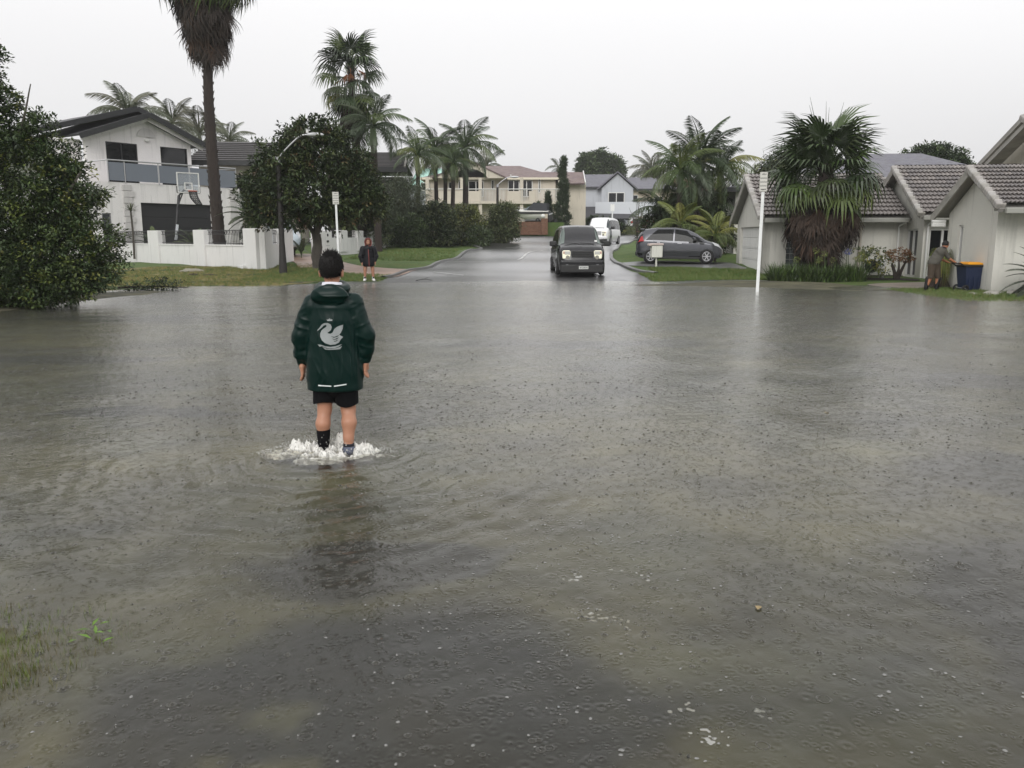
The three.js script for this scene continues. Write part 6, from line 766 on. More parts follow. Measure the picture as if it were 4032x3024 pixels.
{ // the boy in the green school jacket
  const p = thing('person', 'boy seen from behind wading in green rain jacket and black shorts', 'person', [-1.29, 0, -5.97]);
  const limbs = [[[0, 0.5, 0], [0, 1.02, 0], 0.1, 0.1], [[-0.075, 0.56, 0], [-0.09, 0.3, -0.01], 0.075, 0.052], [[-0.09, 0.3, -0.01], [-0.098, 0.2, 0.028], 0.047, 0.051], [[-0.098, 0.2, 0.028], [-0.106, 0.06, 0.008], 0.051, 0.035], [[-0.106, 0.06, 0.008], [-0.108, -0.05, 0.0], 0.035, 0.032], [[-0.108, -0.05, 0], [-0.108, -0.1, -0.12], 0.034, 0.03], [[0.07, 0.56, 0], [0.082, 0.3, -0.02], 0.078, 0.054], [[0.082, 0.3, -0.02], [0.094, 0.21, 0.03], 0.048, 0.053], [[0.094, 0.21, 0.03], [0.09, 0.1, 0.048], 0.053, 0.038], [[0.09, 0.1, 0.048], [0.088, 0.03, 0.05], 0.036, 0.033], [[0.088, 0.03, 0.05], [0.09, -0.08, -0.06], 0.034, 0.03],
    [[0, 1.0, 0], [0, 1.13, 0], 0.1, 0.06], [[0, 1.1, 0.005], [0, 1.27, -0.005], 0.05, 0.05], [[-0.13, 1.08, 0], [-0.235, 0.83, 0.01], 0.05, 0.04], [[-0.235, 0.83, 0.01], [-0.245, 0.64, -0.02], 0.038, 0.026], [[0.13, 1.08, 0], [0.235, 0.84, 0.01], 0.05, 0.04], [[0.235, 0.84, 0.01], [0.22, 0.665, -0.02], 0.038, 0.026], [[-0.13, 1.08, 0], [0.13, 1.08, 0], 0.05, 0.05]];
  const body = field(null, limbs, 0.02, 0.012);
  const hd = (x, y, z) => { let d = ell(x, y, z, [0, 1.34, 0.0], [0.072, 0.1, 0.09]); d = smin(d, ell(x, y, z, [0, 1.27, -0.035], [0.052, 0.055, 0.055]), 0.03); d = smin(d, cap(x, y, z, [0, 1.2, 0.0], [0, 1.28, 0.0], 0.05, 0.05), 0.02); d = smin(d, cap(x, y, z, [0, 1.32, -0.09], [0, 1.295, -0.105], 0.008, 0.013), 0.012); d = smin(d, cap(x, y, z, [-0.02, 1.255, -0.085], [0.02, 1.255, -0.085], 0.007, 0.007), 0.008); for (const s of [-1, 1]) { d = smin(d, ell(x, y, z, [s * 0.078, 1.298, 0.012], [0.012, 0.032, 0.02]), 0.008); d = Math.max(d, -ell(x, y, z, [s * 0.03, 1.328, -0.092], [0.016, 0.01, 0.014])); } return d; };
  const head = meshSDF(hd, [-0.11, 1.17, -0.14], [0.11, 1.46, 0.12], 0.004);
  const hl = field(null, handBones([-0.244, 0.645, -0.02], 1, [0.06, -1, -0.05], 0.35), 0.008, 0.003), hr = field(null, handBones([0.22, 0.668, -0.02], -1, [-0.06, -1, -0.05], 0.35), 0.008, 0.003);
  const clean = (g) => { const q = g.toNonIndexed(); q.deleteAttribute('uv'); return q; };
  const bodyMesh = part(p, 'body', mergeGeometries([body, head, hl, hr].map(clean)), M_skin);
  part(bodyMesh, 'eyes', merge([-1, 1].map((s) => new THREE.SphereGeometry(0.011, 10, 8).translate(s * 0.03, 1.328, -0.083))), mat([0.6, 0.58, 0.55], { rough: 0.2 }));
  const hf = (x, y, z) => { let d = ell(x, y, z, [0, 1.346, 0.004], [0.081, 0.1, 0.099]); const n = 0.006 * (noise(x * 60, y * 22) - 0.5); d += n; const nape = 1.262 + 1.2 * x * x + 0.22 * Math.max(0, 0.06 - z); d = Math.max(d, nape - y); d = Math.max(d, Math.min(-(z + 0.045), 1.375 - y) * 1.0 > 0 ? Math.min(-(z + 0.045), 1.375 - y) : d); return d; };
  const hair = part(p, 'hair', meshSDF(hf, [-0.11, 1.22, -0.13], [0.11, 1.47, 0.13], 0.005), M_hair);
  { seed(41); const g = []; for (let i = 0; i < 3000; i++) { const a = rr(0, 6.283), cy = rr(-0.8, 1), r = Math.sqrt(1 - cy * cy), n = [r * Math.cos(a), cy, r * Math.sin(a)], x = 0.081 * n[0], y = 1.346 + 0.1 * n[1], z = 0.004 + 0.099 * n[2]; if (y < 1.268 + 1.2 * x * x + 0.22 * Math.max(0, 0.06 - z) || (z < -0.045 && y < 1.38)) continue; const top = sstep(0.3, 0.9, cy), L = lerp(0.014, cy > 0.6 && rnd() < 0.3 ? 0.034 : 0.018, top) * rr(0.7, 1.2), d = [n[0] * 0.5 + rr(-0.35, 0.35), lerp(-0.9, 0.75, top) * rr(0.6, 1.2), n[2] * 0.5 + rr(-0.35, 0.25) - 0.35 * top], k = L / Math.hypot(...d); g.push(bar([x, y, z], [x + d[0] * k, y + d[1] * k, z + d[2] * k], 0.0024, 3, 0.0004)); } part(hair, 'strands', merge(g), M_hair); }
  // jacket: torso with sleeves and a hood lying on the back
  const prof = [[0.44, 0.197, 0.13], [0.47, 0.203, 0.135], [0.6, 0.208, 0.142], [0.8, 0.194, 0.138], [0.95, 0.186, 0.13], [1.05, 0.18, 0.118], [1.11, 0.16, 0.1], [1.16, 0.105, 0.085], [1.2, 0.07, 0.075], [1.24, 0.05, 0.06]];
  const pr = (y) => { let i = 0; while (i < prof.length - 2 && y > prof[i + 1][0]) i++; const a = prof[i], b = prof[i + 1], t = clamp((y - a[0]) / (b[0] - a[0])), s = t * t * (3 - 2 * t); return [lerp(a[1], b[1], s), lerp(a[2], b[2], s)]; };
  const sl = [[[-0.15, 1.085, 0], [-0.236, 0.85, 0.01], 0.068, 0.066], [[-0.236, 0.84, 0.01], [-0.243, 0.72, -0.02], 0.066, 0.056], [[-0.243, 0.72, -0.02], [-0.244, 0.655, -0.03], 0.058, 0.045]], sr = [[[0.15, 1.085, 0], [0.236, 0.86, 0.01], 0.068, 0.064], [[0.236, 0.86, 0.01], [0.228, 0.74, -0.01], 0.064, 0.055], [[0.228, 0.74, -0.01], [0.222, 0.685, -0.02], 0.057, 0.045]], fl = boneField(sl, 0.02), fr = boneField(sr, 0.02);
  const rid = (a) => Math.abs(2 * a - 1);
  JK.f = (x, y, z) => { const [rx, rz] = pr(y), q = Math.hypot(x / rx, z / rz); let d = (q - 1) * Math.min(rx, rz) * 0.9; const wr = 0.006 * rid(noise(x * 11 + y * 3, y * 4.2 - x * 2)) + 0.0045 * rid(noise(x * 20 + y * 9 + 40, y * 8)) + 0.006 * rid(noise(x * 26 + 5 * noise(y * 3, x * 4), y * 2.6 + 11)) * (1 - sstep(0.9, 1.1, y)) - 0.003; d += wr - 0.003; d = Math.max(d, 0.452 + 0.02 * Math.abs(x) - y); const ws = 0.012 * rid(noise(y * 16 + x * 5, z * 9 + 7)) + 0.004 * rid(noise(y * 26 + 4 - x * 12, x * 14 + z * 12)); d = smin(d, fl(x, y, z) + ws - 0.006, 0.025); d = smin(d, fr(x, y, z) + ws - 0.006, 0.025); if (y > 1.0) { const t = Math.hypot(Math.hypot(x / 1.12, z + 0.005) - 0.088, (y - 1.187 - 0.25 * z * -1) / 1.1) - 0.03; d = smin(d, t + 0.004 * rid(noise(x * 30, y * 25)), 0.02); const hd2 = ell(x, y, z, [0, 1.15 - 0.6 * x * x, 0.098], [0.135, 0.068, 0.05]) + 0.012 * rid(noise(x * 9 + 3, y * 26)) - 0.004; d = smin(d, hd2, 0.018); d = Math.max(d, -(Math.hypot(x, z + 0.005) - 0.062 + Math.max(0, 1.19 - y))); } return d; };
  const jk = part(p, 'jacket', meshSDF(JK.f, [-0.36, 0.42, -0.22], [0.36, 1.26, 0.22], 0.006), mat([0.001, 0.0135, 0.011], { rough: 0.36, specularIntensity: 0.4 }));
  const lift = (g, off) => { g = new TessellateModifier(0.012, 8).modify(g.index ? g.toNonIndexed() : g); const q = g.attributes.position; for (let i = 0; i < q.count; i++) { const x = q.getX(i), y = q.getY(i); let z = 0.24; for (let k = 0; k < 60; k++) { const d = JK.f(x, y, z); if (d < 0.0006) break; z -= Math.max(d * 0.7, 0.0006); } q.setZ(i, z + off); } g.deleteAttribute('normal'); g.computeVertexNormals(); return g; };
  const sh = (pts, curve) => { const s = new THREE.Shape(); s.moveTo(...pts[0]); if (curve) s.splineThru(pts.slice(1).map((q) => new THREE.Vector2(...q))); else pts.slice(1).forEach((q) => s.lineTo(...q)); return s; };
  // printed swan: drawn in the picture's own proportions, 0.19 m wide
  const K = (a) => a.map(([x, y]) => [(x - 557) * 0.000985, 0.862 - (y - 690) * 0.000985]), M_print = mat([0.26, 0.28, 0.28], { rough: 0.5 });
  const neck = sh(K([[489, 640], [470, 655], [464, 659], [468, 648], [482, 634], [498, 612], [518, 600], [545, 598], [565, 608], [573, 628], [566, 650], [548, 664], [540, 668], [546, 674], [562, 676], [577, 668], [590, 642], [612, 625], [652, 612], [648, 640], [636, 668], [624, 684], [650, 700], [634, 718], [620, 740], [596, 752], [560, 756], [524, 744], [500, 724], [487, 700], [486, 676], [496, 654], [512, 640], [528, 630], [537, 620], [530, 612], [514, 618], [502, 630]]));
  const emblem = part(p, 'swan_emblem', lift(new THREE.ShapeGeometry(neck, 4), 0.0022), M_print);
  part(emblem, 'wing_bars', lift(merge([[[562, 694], [590, 698], [624, 686], [610, 698], [586, 704]], [[570, 710], [592, 714], [622, 702], [606, 716], [586, 718]], [[580, 726], [596, 728], [616, 718], [604, 730], [590, 732]]].map((q) => new THREE.ShapeGeometry(sh(K(q))))), 0.0036), mat([0.001, 0.0135, 0.011], { rough: 0.36, specularIntensity: 0.4 }));
  part(emblem, 'wave_lines', lift(merge([[[463, 753], [492, 756], [520, 764], [560, 770], [600, 764], [641, 752], [618, 770], [590, 780], [556, 782], [520, 776], [496, 766], [480, 770]], [[499, 772], [530, 782], [560, 786], [600, 780], [641, 766], [626, 788], [560, 791], [522, 791]]].map((q) => new THREE.ShapeGeometry(sh(K(q))))), 0.0022), M_print);
  part(emblem, 'crown', lift(merge([[[538, 572], [546, 577], [548, 568], [555, 575], [560, 563], [565, 575], [572, 568], [574, 577], [582, 572], [577, 584], [543, 584]]].map((q) => new THREE.ShapeGeometry(sh(K(q))))), 0.0022), M_print);
  for (const [a, b] of [[458, 554], [574, 660]]) part(p, 'reflective_stripe', lift(new THREE.ShapeGeometry(sh([[a, a < 500 ? 973 : 976], [b, a < 500 ? 977 : 965], [b, a < 500 ? 985 : 973], [a, a < 500 ? 982 : 984]].map(([x, y]) => [(x - 557) * 0.00101, 0.502 - (y - 978) * 0.00101]))), 0.0025), mat([0.75, 0.77, 0.78], { rough: 0.3 }));
  part(p, 'shirt_collar', meshSDF((x, y, z) => { const t = Math.abs(Math.hypot(x / 1.02, z + 0.004) - 0.058 - 0.25 * (1.245 - y)) - 0.006, b = Math.max(y - 1.238 + 0.25 * Math.max(0, -z) + 1.5 * x * x, 1.18 - y); return Math.max(t, b); }, [-0.1, 1.17, -0.1], [0.1, 1.28, 0.1], 0.004), mat([0.78, 0.78, 0.85], { rough: 0.7 }));
  part(p, 'shorts', meshSDF((x, y, z) => { const f = boneField([[[-0.078, 0.56, 0], [-0.088, 0.36, -0.005], 0.096, 0.084], [[0.066, 0.56, 0], [0.078, 0.36, -0.01], 0.098, 0.087], [[0, 0.6, 0], [0, 0.5, 0], 0.13, 0.11]], 0.012); return Math.max(f(x, y, z) + 0.006 * rid(noise(x * 22, y * 14)), 0.345 - 0.02 * Math.sin(x * 20) - y); }, [-0.22, 0.3, -0.16], [0.22, 0.66, 0.16], 0.008), mat([0.005, 0.005, 0.006], { rough: 0.9, specularIntensity: 0.3 }));
  part(p, 'sock', meshSDF((x, y, z) => Math.max(boneField([[[-0.099, 0.17, 0.02], [-0.108, -0.05, 0], 0.0525, 0.039]], 0.01)(x, y, z) + 0.003 * rid(noise(y * 60, x * 12)), y - 0.158), [-0.18, -0.12, -0.1], [-0.03, 0.2, 0.1], 0.006), mat([0.005, 0.005, 0.006], { rough: 0.9, specularIntensity: 0.3 }));
  part(p, 'sock', meshSDF((x, y, z) => Math.max(boneField([[[0.09, 0.08, 0.05], [0.088, 0.0, 0.045], 0.04, 0.042]], 0.01)(x, y, z), y - 0.06), [0.02, -0.06, -0.02], [0.16, 0.1, 0.12], 0.006), mat([0.012, 0.013, 0.02], { rough: 0.85 }));
  const shoe = (a, b, m) => part(p, 'shoe', meshSDF((x, y, z) => cap(x, y, z, a, b, 0.05, 0.042), [Math.min(a[0], b[0]) - 0.07, Math.min(a[1], b[1]) - 0.07, Math.min(a[2], b[2]) - 0.07], [Math.max(a[0], b[0]) + 0.07, Math.max(a[1], b[1]) + 0.07, Math.max(a[2], b[2]) + 0.07], 0.007), m);
  shoe([0.09, 0.005, 0.05], [0.095, -0.085, -0.1], mat([0.09, 0.1, 0.14], { rough: 0.7 })); shoe([-0.108, -0.085, 0.02], [-0.108, -0.1, -0.15], mat([0.012, 0.012, 0.014], { rough: 0.7 }));
}
{ // child in hooded black jacket at the water's edge
  const p = thing('person', 'child in black hooded jacket with red zip standing at the water edge', 'person', [-5.0, 0.035, -29.2], 0.18), S = 1.0;
  const limbs = [[[0, 0.75, 0], [0, 1.15, 0], 0.12, 0.12], [[-0.1, 0.72, 0], [-0.13, 0.4, 0.02], 0.085, 0.06], [[-0.13, 0.4, 0.02], [-0.14, 0.08, 0], 0.06, 0.038], [[0.1, 0.72, 0], [0.13, 0.4, 0.02], 0.085, 0.06], [[0.13, 0.4, 0.02], [0.15, 0.08, 0], 0.06, 0.038], [[0, 1.1, 0], [0, 1.3, 0.01], 0.06, 0.06], [[-0.2, 1.12, 0], [-0.26, 0.85, 0.02], 0.05, 0.04], [[-0.26, 0.85, 0.02], [-0.23, 0.62, 0.06], 0.04, 0.03], [[0.2, 1.12, 0], [0.25, 0.85, 0], 0.05, 0.04], [[0.25, 0.85, 0], [0.22, 0.66, 0.03], 0.04, 0.03], [[-0.2, 1.12, 0], [0.2, 1.12, 0], 0.05, 0.05], [[0, 1.32, 0.02], [0, 1.38, 0.02], 0.085, 0.08], [[0, 1.3, 0.1], [0, 1.28, 0.11], 0.01, 0.014], ...handBones([-0.23, 0.62, 0.06], 1, [0.05, -1, 0.2], 0.4), ...handBones([0.22, 0.66, 0.03], -1, [0, -1, 0.1], 0.4)];
  const b = field(M_skinb, limbs, 0.012, 0.011, p, 'body'); part(b, 'eyes', merge([-1, 1].map((s) => new THREE.SphereGeometry(0.01, 8, 6).translate(s * 0.028, 1.36, 0.095))), M_dark);
  const M_jk = mat([0.006, 0.006, 0.008], { rough: 0.45, specularIntensity: 0.4 }), M_red = mat([0.16, 0.028, 0.022], { rough: 0.5 });
  const jb = [[[0, 0.62, 0], [0, 1.1, 0], 0.19, 0.17], [[-0.06, 0.6, 0], [-0.07, 0.7, 0], 0.15, 0.15], [[0.06, 0.6, 0], [0.07, 0.7, 0], 0.15, 0.15], [[-0.19, 1.13, 0], [-0.27, 0.86, 0.02], 0.085, 0.082], [[-0.27, 0.86, 0.02], [-0.24, 0.67, 0.05], 0.08, 0.055], [[0.19, 1.13, 0], [0.26, 0.86, 0], 0.085, 0.08], [[0.26, 0.86, 0], [0.225, 0.71, 0.03], 0.078, 0.055], [[0, 1.1, 0], [0, 1.18, 0], 0.15, 0.09]];
  const j = field(M_jk, jb, 0.03, 0.011, p, 'jacket', (x, y, z, d) => Math.max(d + 0.012 * Math.abs(2 * noise(x * 14, y * 11) - 1) - 0.005, 0.5 - y)); part(j, 'zip', tube([[0, 1.17, 0.13], [0.0, 1.0, 0.185], [0.01, 0.8, 0.195], [0.01, 0.53, 0.19]], 0.014, 16, 6), M_red);
  part(p, 'hood', meshSDF((x, y, z) => { const o = ell(x, y, z, [0, 1.345, -0.0], [0.13, 0.165, 0.14]), i = ell(x, y, z, [0, 1.33, 0.08], [0.105, 0.135, 0.16]); return Math.max(Math.max(o, -i), 1.18 - y); }, [-0.18, 1.14, -0.18], [0.18, 1.54, 0.18], 0.01), M_jk); part(p, 'hood_lining', tube([[-0.08, 1.22, 0.105], [-0.108, 1.3, 0.085], [-0.085, 1.42, 0.1], [0, 1.47, 0.105], [0.085, 1.42, 0.1], [0.108, 1.3, 0.085], [0.08, 1.22, 0.105], [0, 1.205, 0.125]], 0.018, 30, 7), M_red);
  for (const s of [-1, 1]) { const f = part(p, 'shoe', meshSDF((x, y, z) => Math.max(cap(x, y, z, [s * 0.145, 0.05, -0.02], [s * 0.17, 0.03, 0.15], 0.052, 0.042), -y), [s * 0.15 - 0.09, -0.05, -0.1], [s * 0.15 + 0.12, 0.14, 0.24], 0.01), mat([0.7, 0.69, 0.66], { rough: 0.6 })); part(f, 'sock', cyl(0.045, 0.045, 0.09, s * 0.143, 0.12, 0, 10), s < 0 ? mat([0.7, 0.69, 0.66], { rough: 0.8 }) : mat([0.6, 0.6, 0.58], { rough: 0.8 })); part(f, 'sock_front', rbox(0.06, 0.08, 0.03, s * 0.147, 0.11, 0.045, 0.012), M_dark); }
}
{ // man leaning over the bin, seen from behind
  const p = thing('person', 'man in grey tee shirt and shorts bending over the blue bin', 'person', [12.2, 0.02, -24.0], 0), k = 0.86;
  const q = (b) => b.map(([a, c, r, t]) => [a.map((v) => v * k), c.map((v) => v * k), r * k, t * k]);
  const limbs = q([[[-0.12, 0.92, 0], [0.1, 1.3, -0.02], 0.13, 0.13], [[-0.2, 0.85, 0.02], [-0.22, 0.48, 0.08], 0.09, 0.065], [[-0.22, 0.48, 0.08], [-0.3, 0.1, -0.02], 0.065, 0.045], [[-0.02, 0.85, 0], [0.02, 0.48, 0.04], 0.09, 0.065], [[0.02, 0.48, 0.04], [0.04, 0.1, 0.0], 0.065, 0.045], [[0.1, 1.3, -0.02], [0.2, 1.46, -0.04], 0.07, 0.06], [[0.24, 1.5, -0.05], [0.26, 1.56, -0.06], 0.095, 0.09], [[0.33, 1.5, -0.06], [0.35, 1.49, -0.06], 0.012, 0.012], [[0.02, 1.32, 0.14], [0.1, 1.3, -0.16], 0.06, 0.06], [[0.2, 1.3, 0.02], [0.36, 1.06, 0.08], 0.06, 0.045], [[0.36, 1.06, 0.08], [0.57, 0.94, 0.05], 0.045, 0.034], [[0.06, 1.3, -0.16], [0.2, 1.05, -0.2], 0.06, 0.045], [[0.2, 1.05, -0.2], [0.42, 0.96, -0.2], 0.045, 0.034], ...handBones([0.58, 0.935, 0.05], -1, [0.9, -0.35, 0], 0.3), ...handBones([0.43, 0.955, -0.2], -1, [0.9, -0.3, 0], 0.3)]);
  const b = field(mat([0.4, 0.17, 0.09], { rough: 0.55 }), limbs, 0.012, 0.01, p, 'body'); part(b, 'eyes', merge([-0.03, 0.03].map((z) => new THREE.SphereGeometry(0.01, 8, 6).translate(0.335 * k, 1.54 * k, (z - 0.06) * k))), M_dark);
  field(mat([0.075, 0.07, 0.058], { rough: 0.85 }), q([[[-0.13, 0.95, 0], [0.06, 1.28, -0.01], 0.19, 0.175], [[0.03, 1.29, 0.08], [0.1, 1.29, -0.12], 0.15, 0.15], [[0.17, 1.3, 0.05], [0.31, 1.12, 0.08], 0.1, 0.075], [[0.08, 1.3, -0.16], [0.19, 1.1, -0.2], 0.1, 0.075]]), 0.03, 0.01, p, 'shirt', (x, y, z, d) => Math.max(d + 0.012 * Math.abs(2 * noise(x * 13 + y * 4, y * 9) - 1), 0.78 * 0.98 - y)); part(p, 'shirt_collar', new THREE.TorusGeometry(0.075, 0.022, 6, 16).rotateX(1.1).rotateZ(-0.5).translate(0.16 * k, 1.4 * k, -0.02), mat([0.045, 0.03, 0.032], { rough: 0.8 }));
  field(mat([0.05, 0.035, 0.022], { rough: 0.85 }), q([[[-0.19, 0.86, 0.02], [-0.22, 0.42, 0.08], 0.13, 0.1], [[-0.03, 0.86, 0.0], [0.03, 0.42, 0.04], 0.13, 0.1], [[-0.12, 0.95, 0.0], [-0.1, 0.86, 0], 0.17, 0.15]]), 0.03, 0.01, p, 'shorts', (x, y, z, d) => Math.max(d + 0.01 * Math.abs(2 * noise(x * 18, y * 13) - 1), 0.36 - y));
  part(p, 'hair', meshSDF((x, y, z) => Math.max(ell(x, y, z, [0.245 * k, 1.55 * k, -0.055 * k], [0.098, 0.1, 0.096]), 1.485 * k - y, y < 1.58 * k ? x - 0.3 * k : -1), [0.05, 1.15, -0.2], [0.4, 1.5, 0.12], 0.008), M_hair);
  for (const [x, z, X] of [[-0.3, -0.02, -0.26], [0.04, 0, 0.1]]) part(p, 'boot', meshSDF((a, y, c) => Math.max(Math.min(cap(a, y, c, [lerp(x, x + 0.07, 0.5) * k, 0.42 * k, z + 0.02], [x * k, 0.08, z], 0.072, 0.058), cap(a, y, c, [x * k, 0.045, z], [X * k, 0.04, z - 0.1], 0.05, 0.045)), -y), [x * k - 0.12, -0.04, z - 0.22], [x * k + 0.18, 0.46, z + 0.14], 0.01), mat([0.01, 0.01, 0.011], { rough: 0.4 }));
}
{ // wheelie bin
  const b = thing('wheelie_bin', 'dark blue wheelie bin with yellow lid beside the man', 'bin', [13.0, 0.02, -23.75], 0.05), M_b = mat([0.008, 0.017, 0.05], { rough: 0.45 });
  const gb = new GB(), c = (w, d, y, o) => [[-w + o, y, d], [w + o, y, d], [w + o, y, -d], [-w + o, y, -d]], A = c(0.2, 0.19, 0.06, 0.02), B = c(0.27, 0.25, 0.72, 0.02); for (let i = 0; i < 4; i++) gb.quad(A[i], A[(i + 1) % 4], B[(i + 1) % 4], B[i]); gb.quad(...A); part(b, 'body', planarUV(gb.geo()), M_b);
  for (let i = -1; i <= 1; i++) part(b, 'rib', box(0.02, 0.6, 0.02, 0.02 + i * 0.13, 0.38, 0.226, 0, -0.09), M_b);
  part(b, 'rim', rbox(0.64, 0.06, 0.56, 0.03, 0.73, 0, 0.02), M_black); part(b, 'lid', merge([rbox(0.44, 0.06, 0.5, 0.02, 0.785, 0, 0.03), rbox(0.34, 0.03, 0.42, 0.0, 0.82, 0, 0.014)]), mat([0.75, 0.33, 0.015], { rough: 0.4 })); part(b, 'handle', merge([bar([-0.3, 0.74, 0.2], [-0.4, 0.8, 0.2], 0.02), bar([-0.3, 0.74, -0.2], [-0.4, 0.8, -0.2], 0.02), bar([-0.4, 0.8, 0.2], [-0.4, 0.8, -0.2], 0.018)]), M_black);
  for (const z of [0.22, -0.22]) part(b, 'wheel', new THREE.TorusGeometry(0.075, 0.03, 8, 18).translate(-0.2, 0.1, z), M_tyre); part(b, 'axle', bar([-0.2, 0.1, -0.22], [-0.2, 0.1, 0.22], 0.015), M_metal);
}
{ // pale rocks by the cycad
  seed(51); const spots = [['long pale rock at the foot of the right hand wall', 13.05, -22.55, 0.38, 0.1, 0.2], ['small white rock at the water edge beside the wall', 12.85, -22.2, 0.19, 0.1, 0.14], ['flat pale rock behind the small white one', 12.55, -22.65, 0.22, 0.06, 0.14], ['grey rock under the cycad fronds', 13.35, -22.2, 0.16, 0.14, 0.14]];
  for (const [l, x, z, a, b, c] of spots) { const t = thing('rock', l, 'rock', [x, ground(x, z), z], rr(0, 3), 'garden rocks'), g = new THREE.IcosahedronGeometry(1, 3), p = g.attributes.position; for (let i = 0; i < p.count; i++) { const k = 0.8 + 0.45 * noise3(p.getX(i) * 1.7 + x, p.getY(i) * 1.7, p.getZ(i) * 1.7 + z); p.setXYZ(i, p.getX(i) * a * k, p.getY(i) * b * k, p.getZ(i) * c * k); } g.computeVertexNormals(); part(t, 'stone', planarUV(g), mat([0.5, 0.48, 0.43], { rough: 0.8, map: rep(T_conc, 2) })); }
}

// ---------- rain, foam, debris on the water ----------
const M_drop = mat([0.55, 0.54, 0.5], { rough: 0.12, ior: 1.33, transmission: 0.95 }), M_foam = mat([0.62, 0.6, 0.54], { rough: 0.35 });
function scatter(name, geo, m, list, label, category) { const im = new THREE.InstancedMesh(geo, m, list.length), M4 = new THREE.Matrix4(), q = new THREE.Quaternion(); list.forEach(([x, y, z, a, b, c, r], i) => { M4.compose(v3(x, y, z), q.setFromAxisAngle(v3(0, 1, 0), r ?? i), v3(a, b, c)); im.setMatrixAt(i, M4); }); return stuff(name, im, label, category); }
{
  const V2 = (a) => a.map(([x, y]) => new THREE.Vector2(x, y));
  const crown = new THREE.LatheGeometry(V2([[0, -0.1], [0.35, -0.06], [0.55, 0.06], [0.66, 0.34], [0.72, 0.36], [0.76, 0.12], [0.95, -0.03], [1.25, 0.06], [1.55, -0.02]]), 12); { const p = crown.attributes.position; for (let i = 0; i < p.count; i++) { const a = Math.atan2(p.getZ(i), p.getX(i)); if (p.getY(i) > 0.2) p.setY(i, p.getY(i) * (0.75 + 0.4 * Math.abs(Math.sin(a * 3)))); } crown.computeVertexNormals(); }
  const jet = new THREE.LatheGeometry(V2([[1.0, -0.04], [0.5, 0.02], [0.22, 0.18], [0.15, 0.7], [0.2, 0.95], [0.12, 1.15], [0, 1.2]]), 8);
  const ringlet = new THREE.LatheGeometry(V2([[0.8, -0.05], [0.92, 0.09], [1.0, 0.1], [1.12, -0.05]]), 14);
  const A = [], B = [], C = [], D = []; seed(61);
  const spot = (near) => { const zz = near ? -rr(1.4, 9) : -rr(6, 29), w = Math.min(14, 1.2 + 0.9 * -zz), x = rr(-w, w); return [x, zz]; };
  for (let i = 0; i < 80000; i++) { const [x, z] = spot(i % 3 === 0); if (ground(x, z) > -0.02 || rnd() > 0.25 + 1.3 * sstep(0.35, 0.65, fbm(x * 0.9, z * 1.4, 4)) || Math.hypot(x - BOY[0], z - BOY[1]) < 0.3) continue; const far = 1 - 0.75 * sstep(10, 40, Math.hypot(x, z)), y = wave(x, z) * far + 0.001, k = rnd(), s = 0.002 + 0.008 * Math.pow(rnd(), 3.4); if (k < 0.4) A.push([x, y, z, s * 1.2, s * rr(0.8, 1.6), s * 1.2]); else if (k < 0.46) B.push([x, y, z, s * 0.8, s * rr(0.5, 1.3), s * 0.8]); else if (k < 0.5) C.push([x, y, z, s * 2.6, s * 1.2, s * 2.6]); else if (rnd() < 0.14) D.push([x, y - s * 0.2, z, s * rr(0.35, 0.9), s * rr(0.3, 0.6), s * rr(0.35, 0.8)]); }
  scatter('rain_splash', crown, M_drop, A, 'small crown splashes where rain hits the flood', 'rain splashes'); scatter('rain_jet', jet, M_drop, B, 'tiny upright jets thrown up by raindrops on the flood', 'rain splashes'); scatter('rain_ripple', ringlet, M_drop, C, 'small ring ripples from raindrops on the flood', 'ripples');
  // white bubbles: scattered, and thicker in the drifting streaks on the right
  seed(62); const bub = new THREE.SphereGeometry(1, 10, 6, 0, 6.2832, 0, Math.PI / 2); for (let i = 0; i < 420; i++) { const t = rnd(), x = rr(-0.6, 2.2) + rr(-0.5, 0.6) * t, z = -rr(2.0, 5.2) , k = fbm(x * 2, z * 2, 3); if (k > 0.45) D.push([x, wave(x, z) + 0.001, z, rr(0.003, 0.009), rr(0.002, 0.005), rr(0.003, 0.008)]); }
  scatter('bubbles', bub, mat([0.3, 0.3, 0.285], { rough: 0.2, transmission: 0.4 }), D, 'white rain bubbles drifting on the flood', 'bubbles');
}
function lumps(name, label, cat, blobs, cell, m, kind) { // merged froth from many small balls
  const lo = [9, 9, 9], hi = [-9, -9, -9]; for (const [x, y, z, r] of blobs) { lo[0] = Math.min(lo[0], x - r - cell * 3); hi[0] = Math.max(hi[0], x + r + cell * 3); lo[1] = Math.min(lo[1], y - r - cell * 3); hi[1] = Math.max(hi[1], y + r + cell * 3); lo[2] = Math.min(lo[2], z - r - cell * 3); hi[2] = Math.max(hi[2], z + r + cell * 3); }
  const H = new Map(), gs = 0.04, key = (a, b, c) => a * 73856093 ^ b * 19349663 ^ c * 83492791; for (const b of blobs) { const e = Math.ceil((b[3] + cell * 2) / gs); for (let i = -e; i <= e; i++) for (let j = -e; j <= e; j++) for (let k = -e; k <= e; k++) { const q = key(Math.floor(b[0] / gs) + i, Math.floor(b[1] / gs) + j, Math.floor(b[2] / gs) + k); if (!H.has(q)) H.set(q, []); H.get(q).push(b); } }
  const f = (x, y, z) => { let d = 0.02; const L = H.get(key(Math.floor(x / gs), Math.floor(y / gs), Math.floor(z / gs))); if (L) for (const b of L) { const e = Math.hypot(x - b[0], (y - b[1]) * 2.6, z - b[2]) - b[3]; if (e < 0.03) d = smin(d, e, 0.006); } return d; };
  const o = new THREE.Mesh(meshSDF(f, lo, hi, cell), m); return stuff(name, o, label, cat);
}
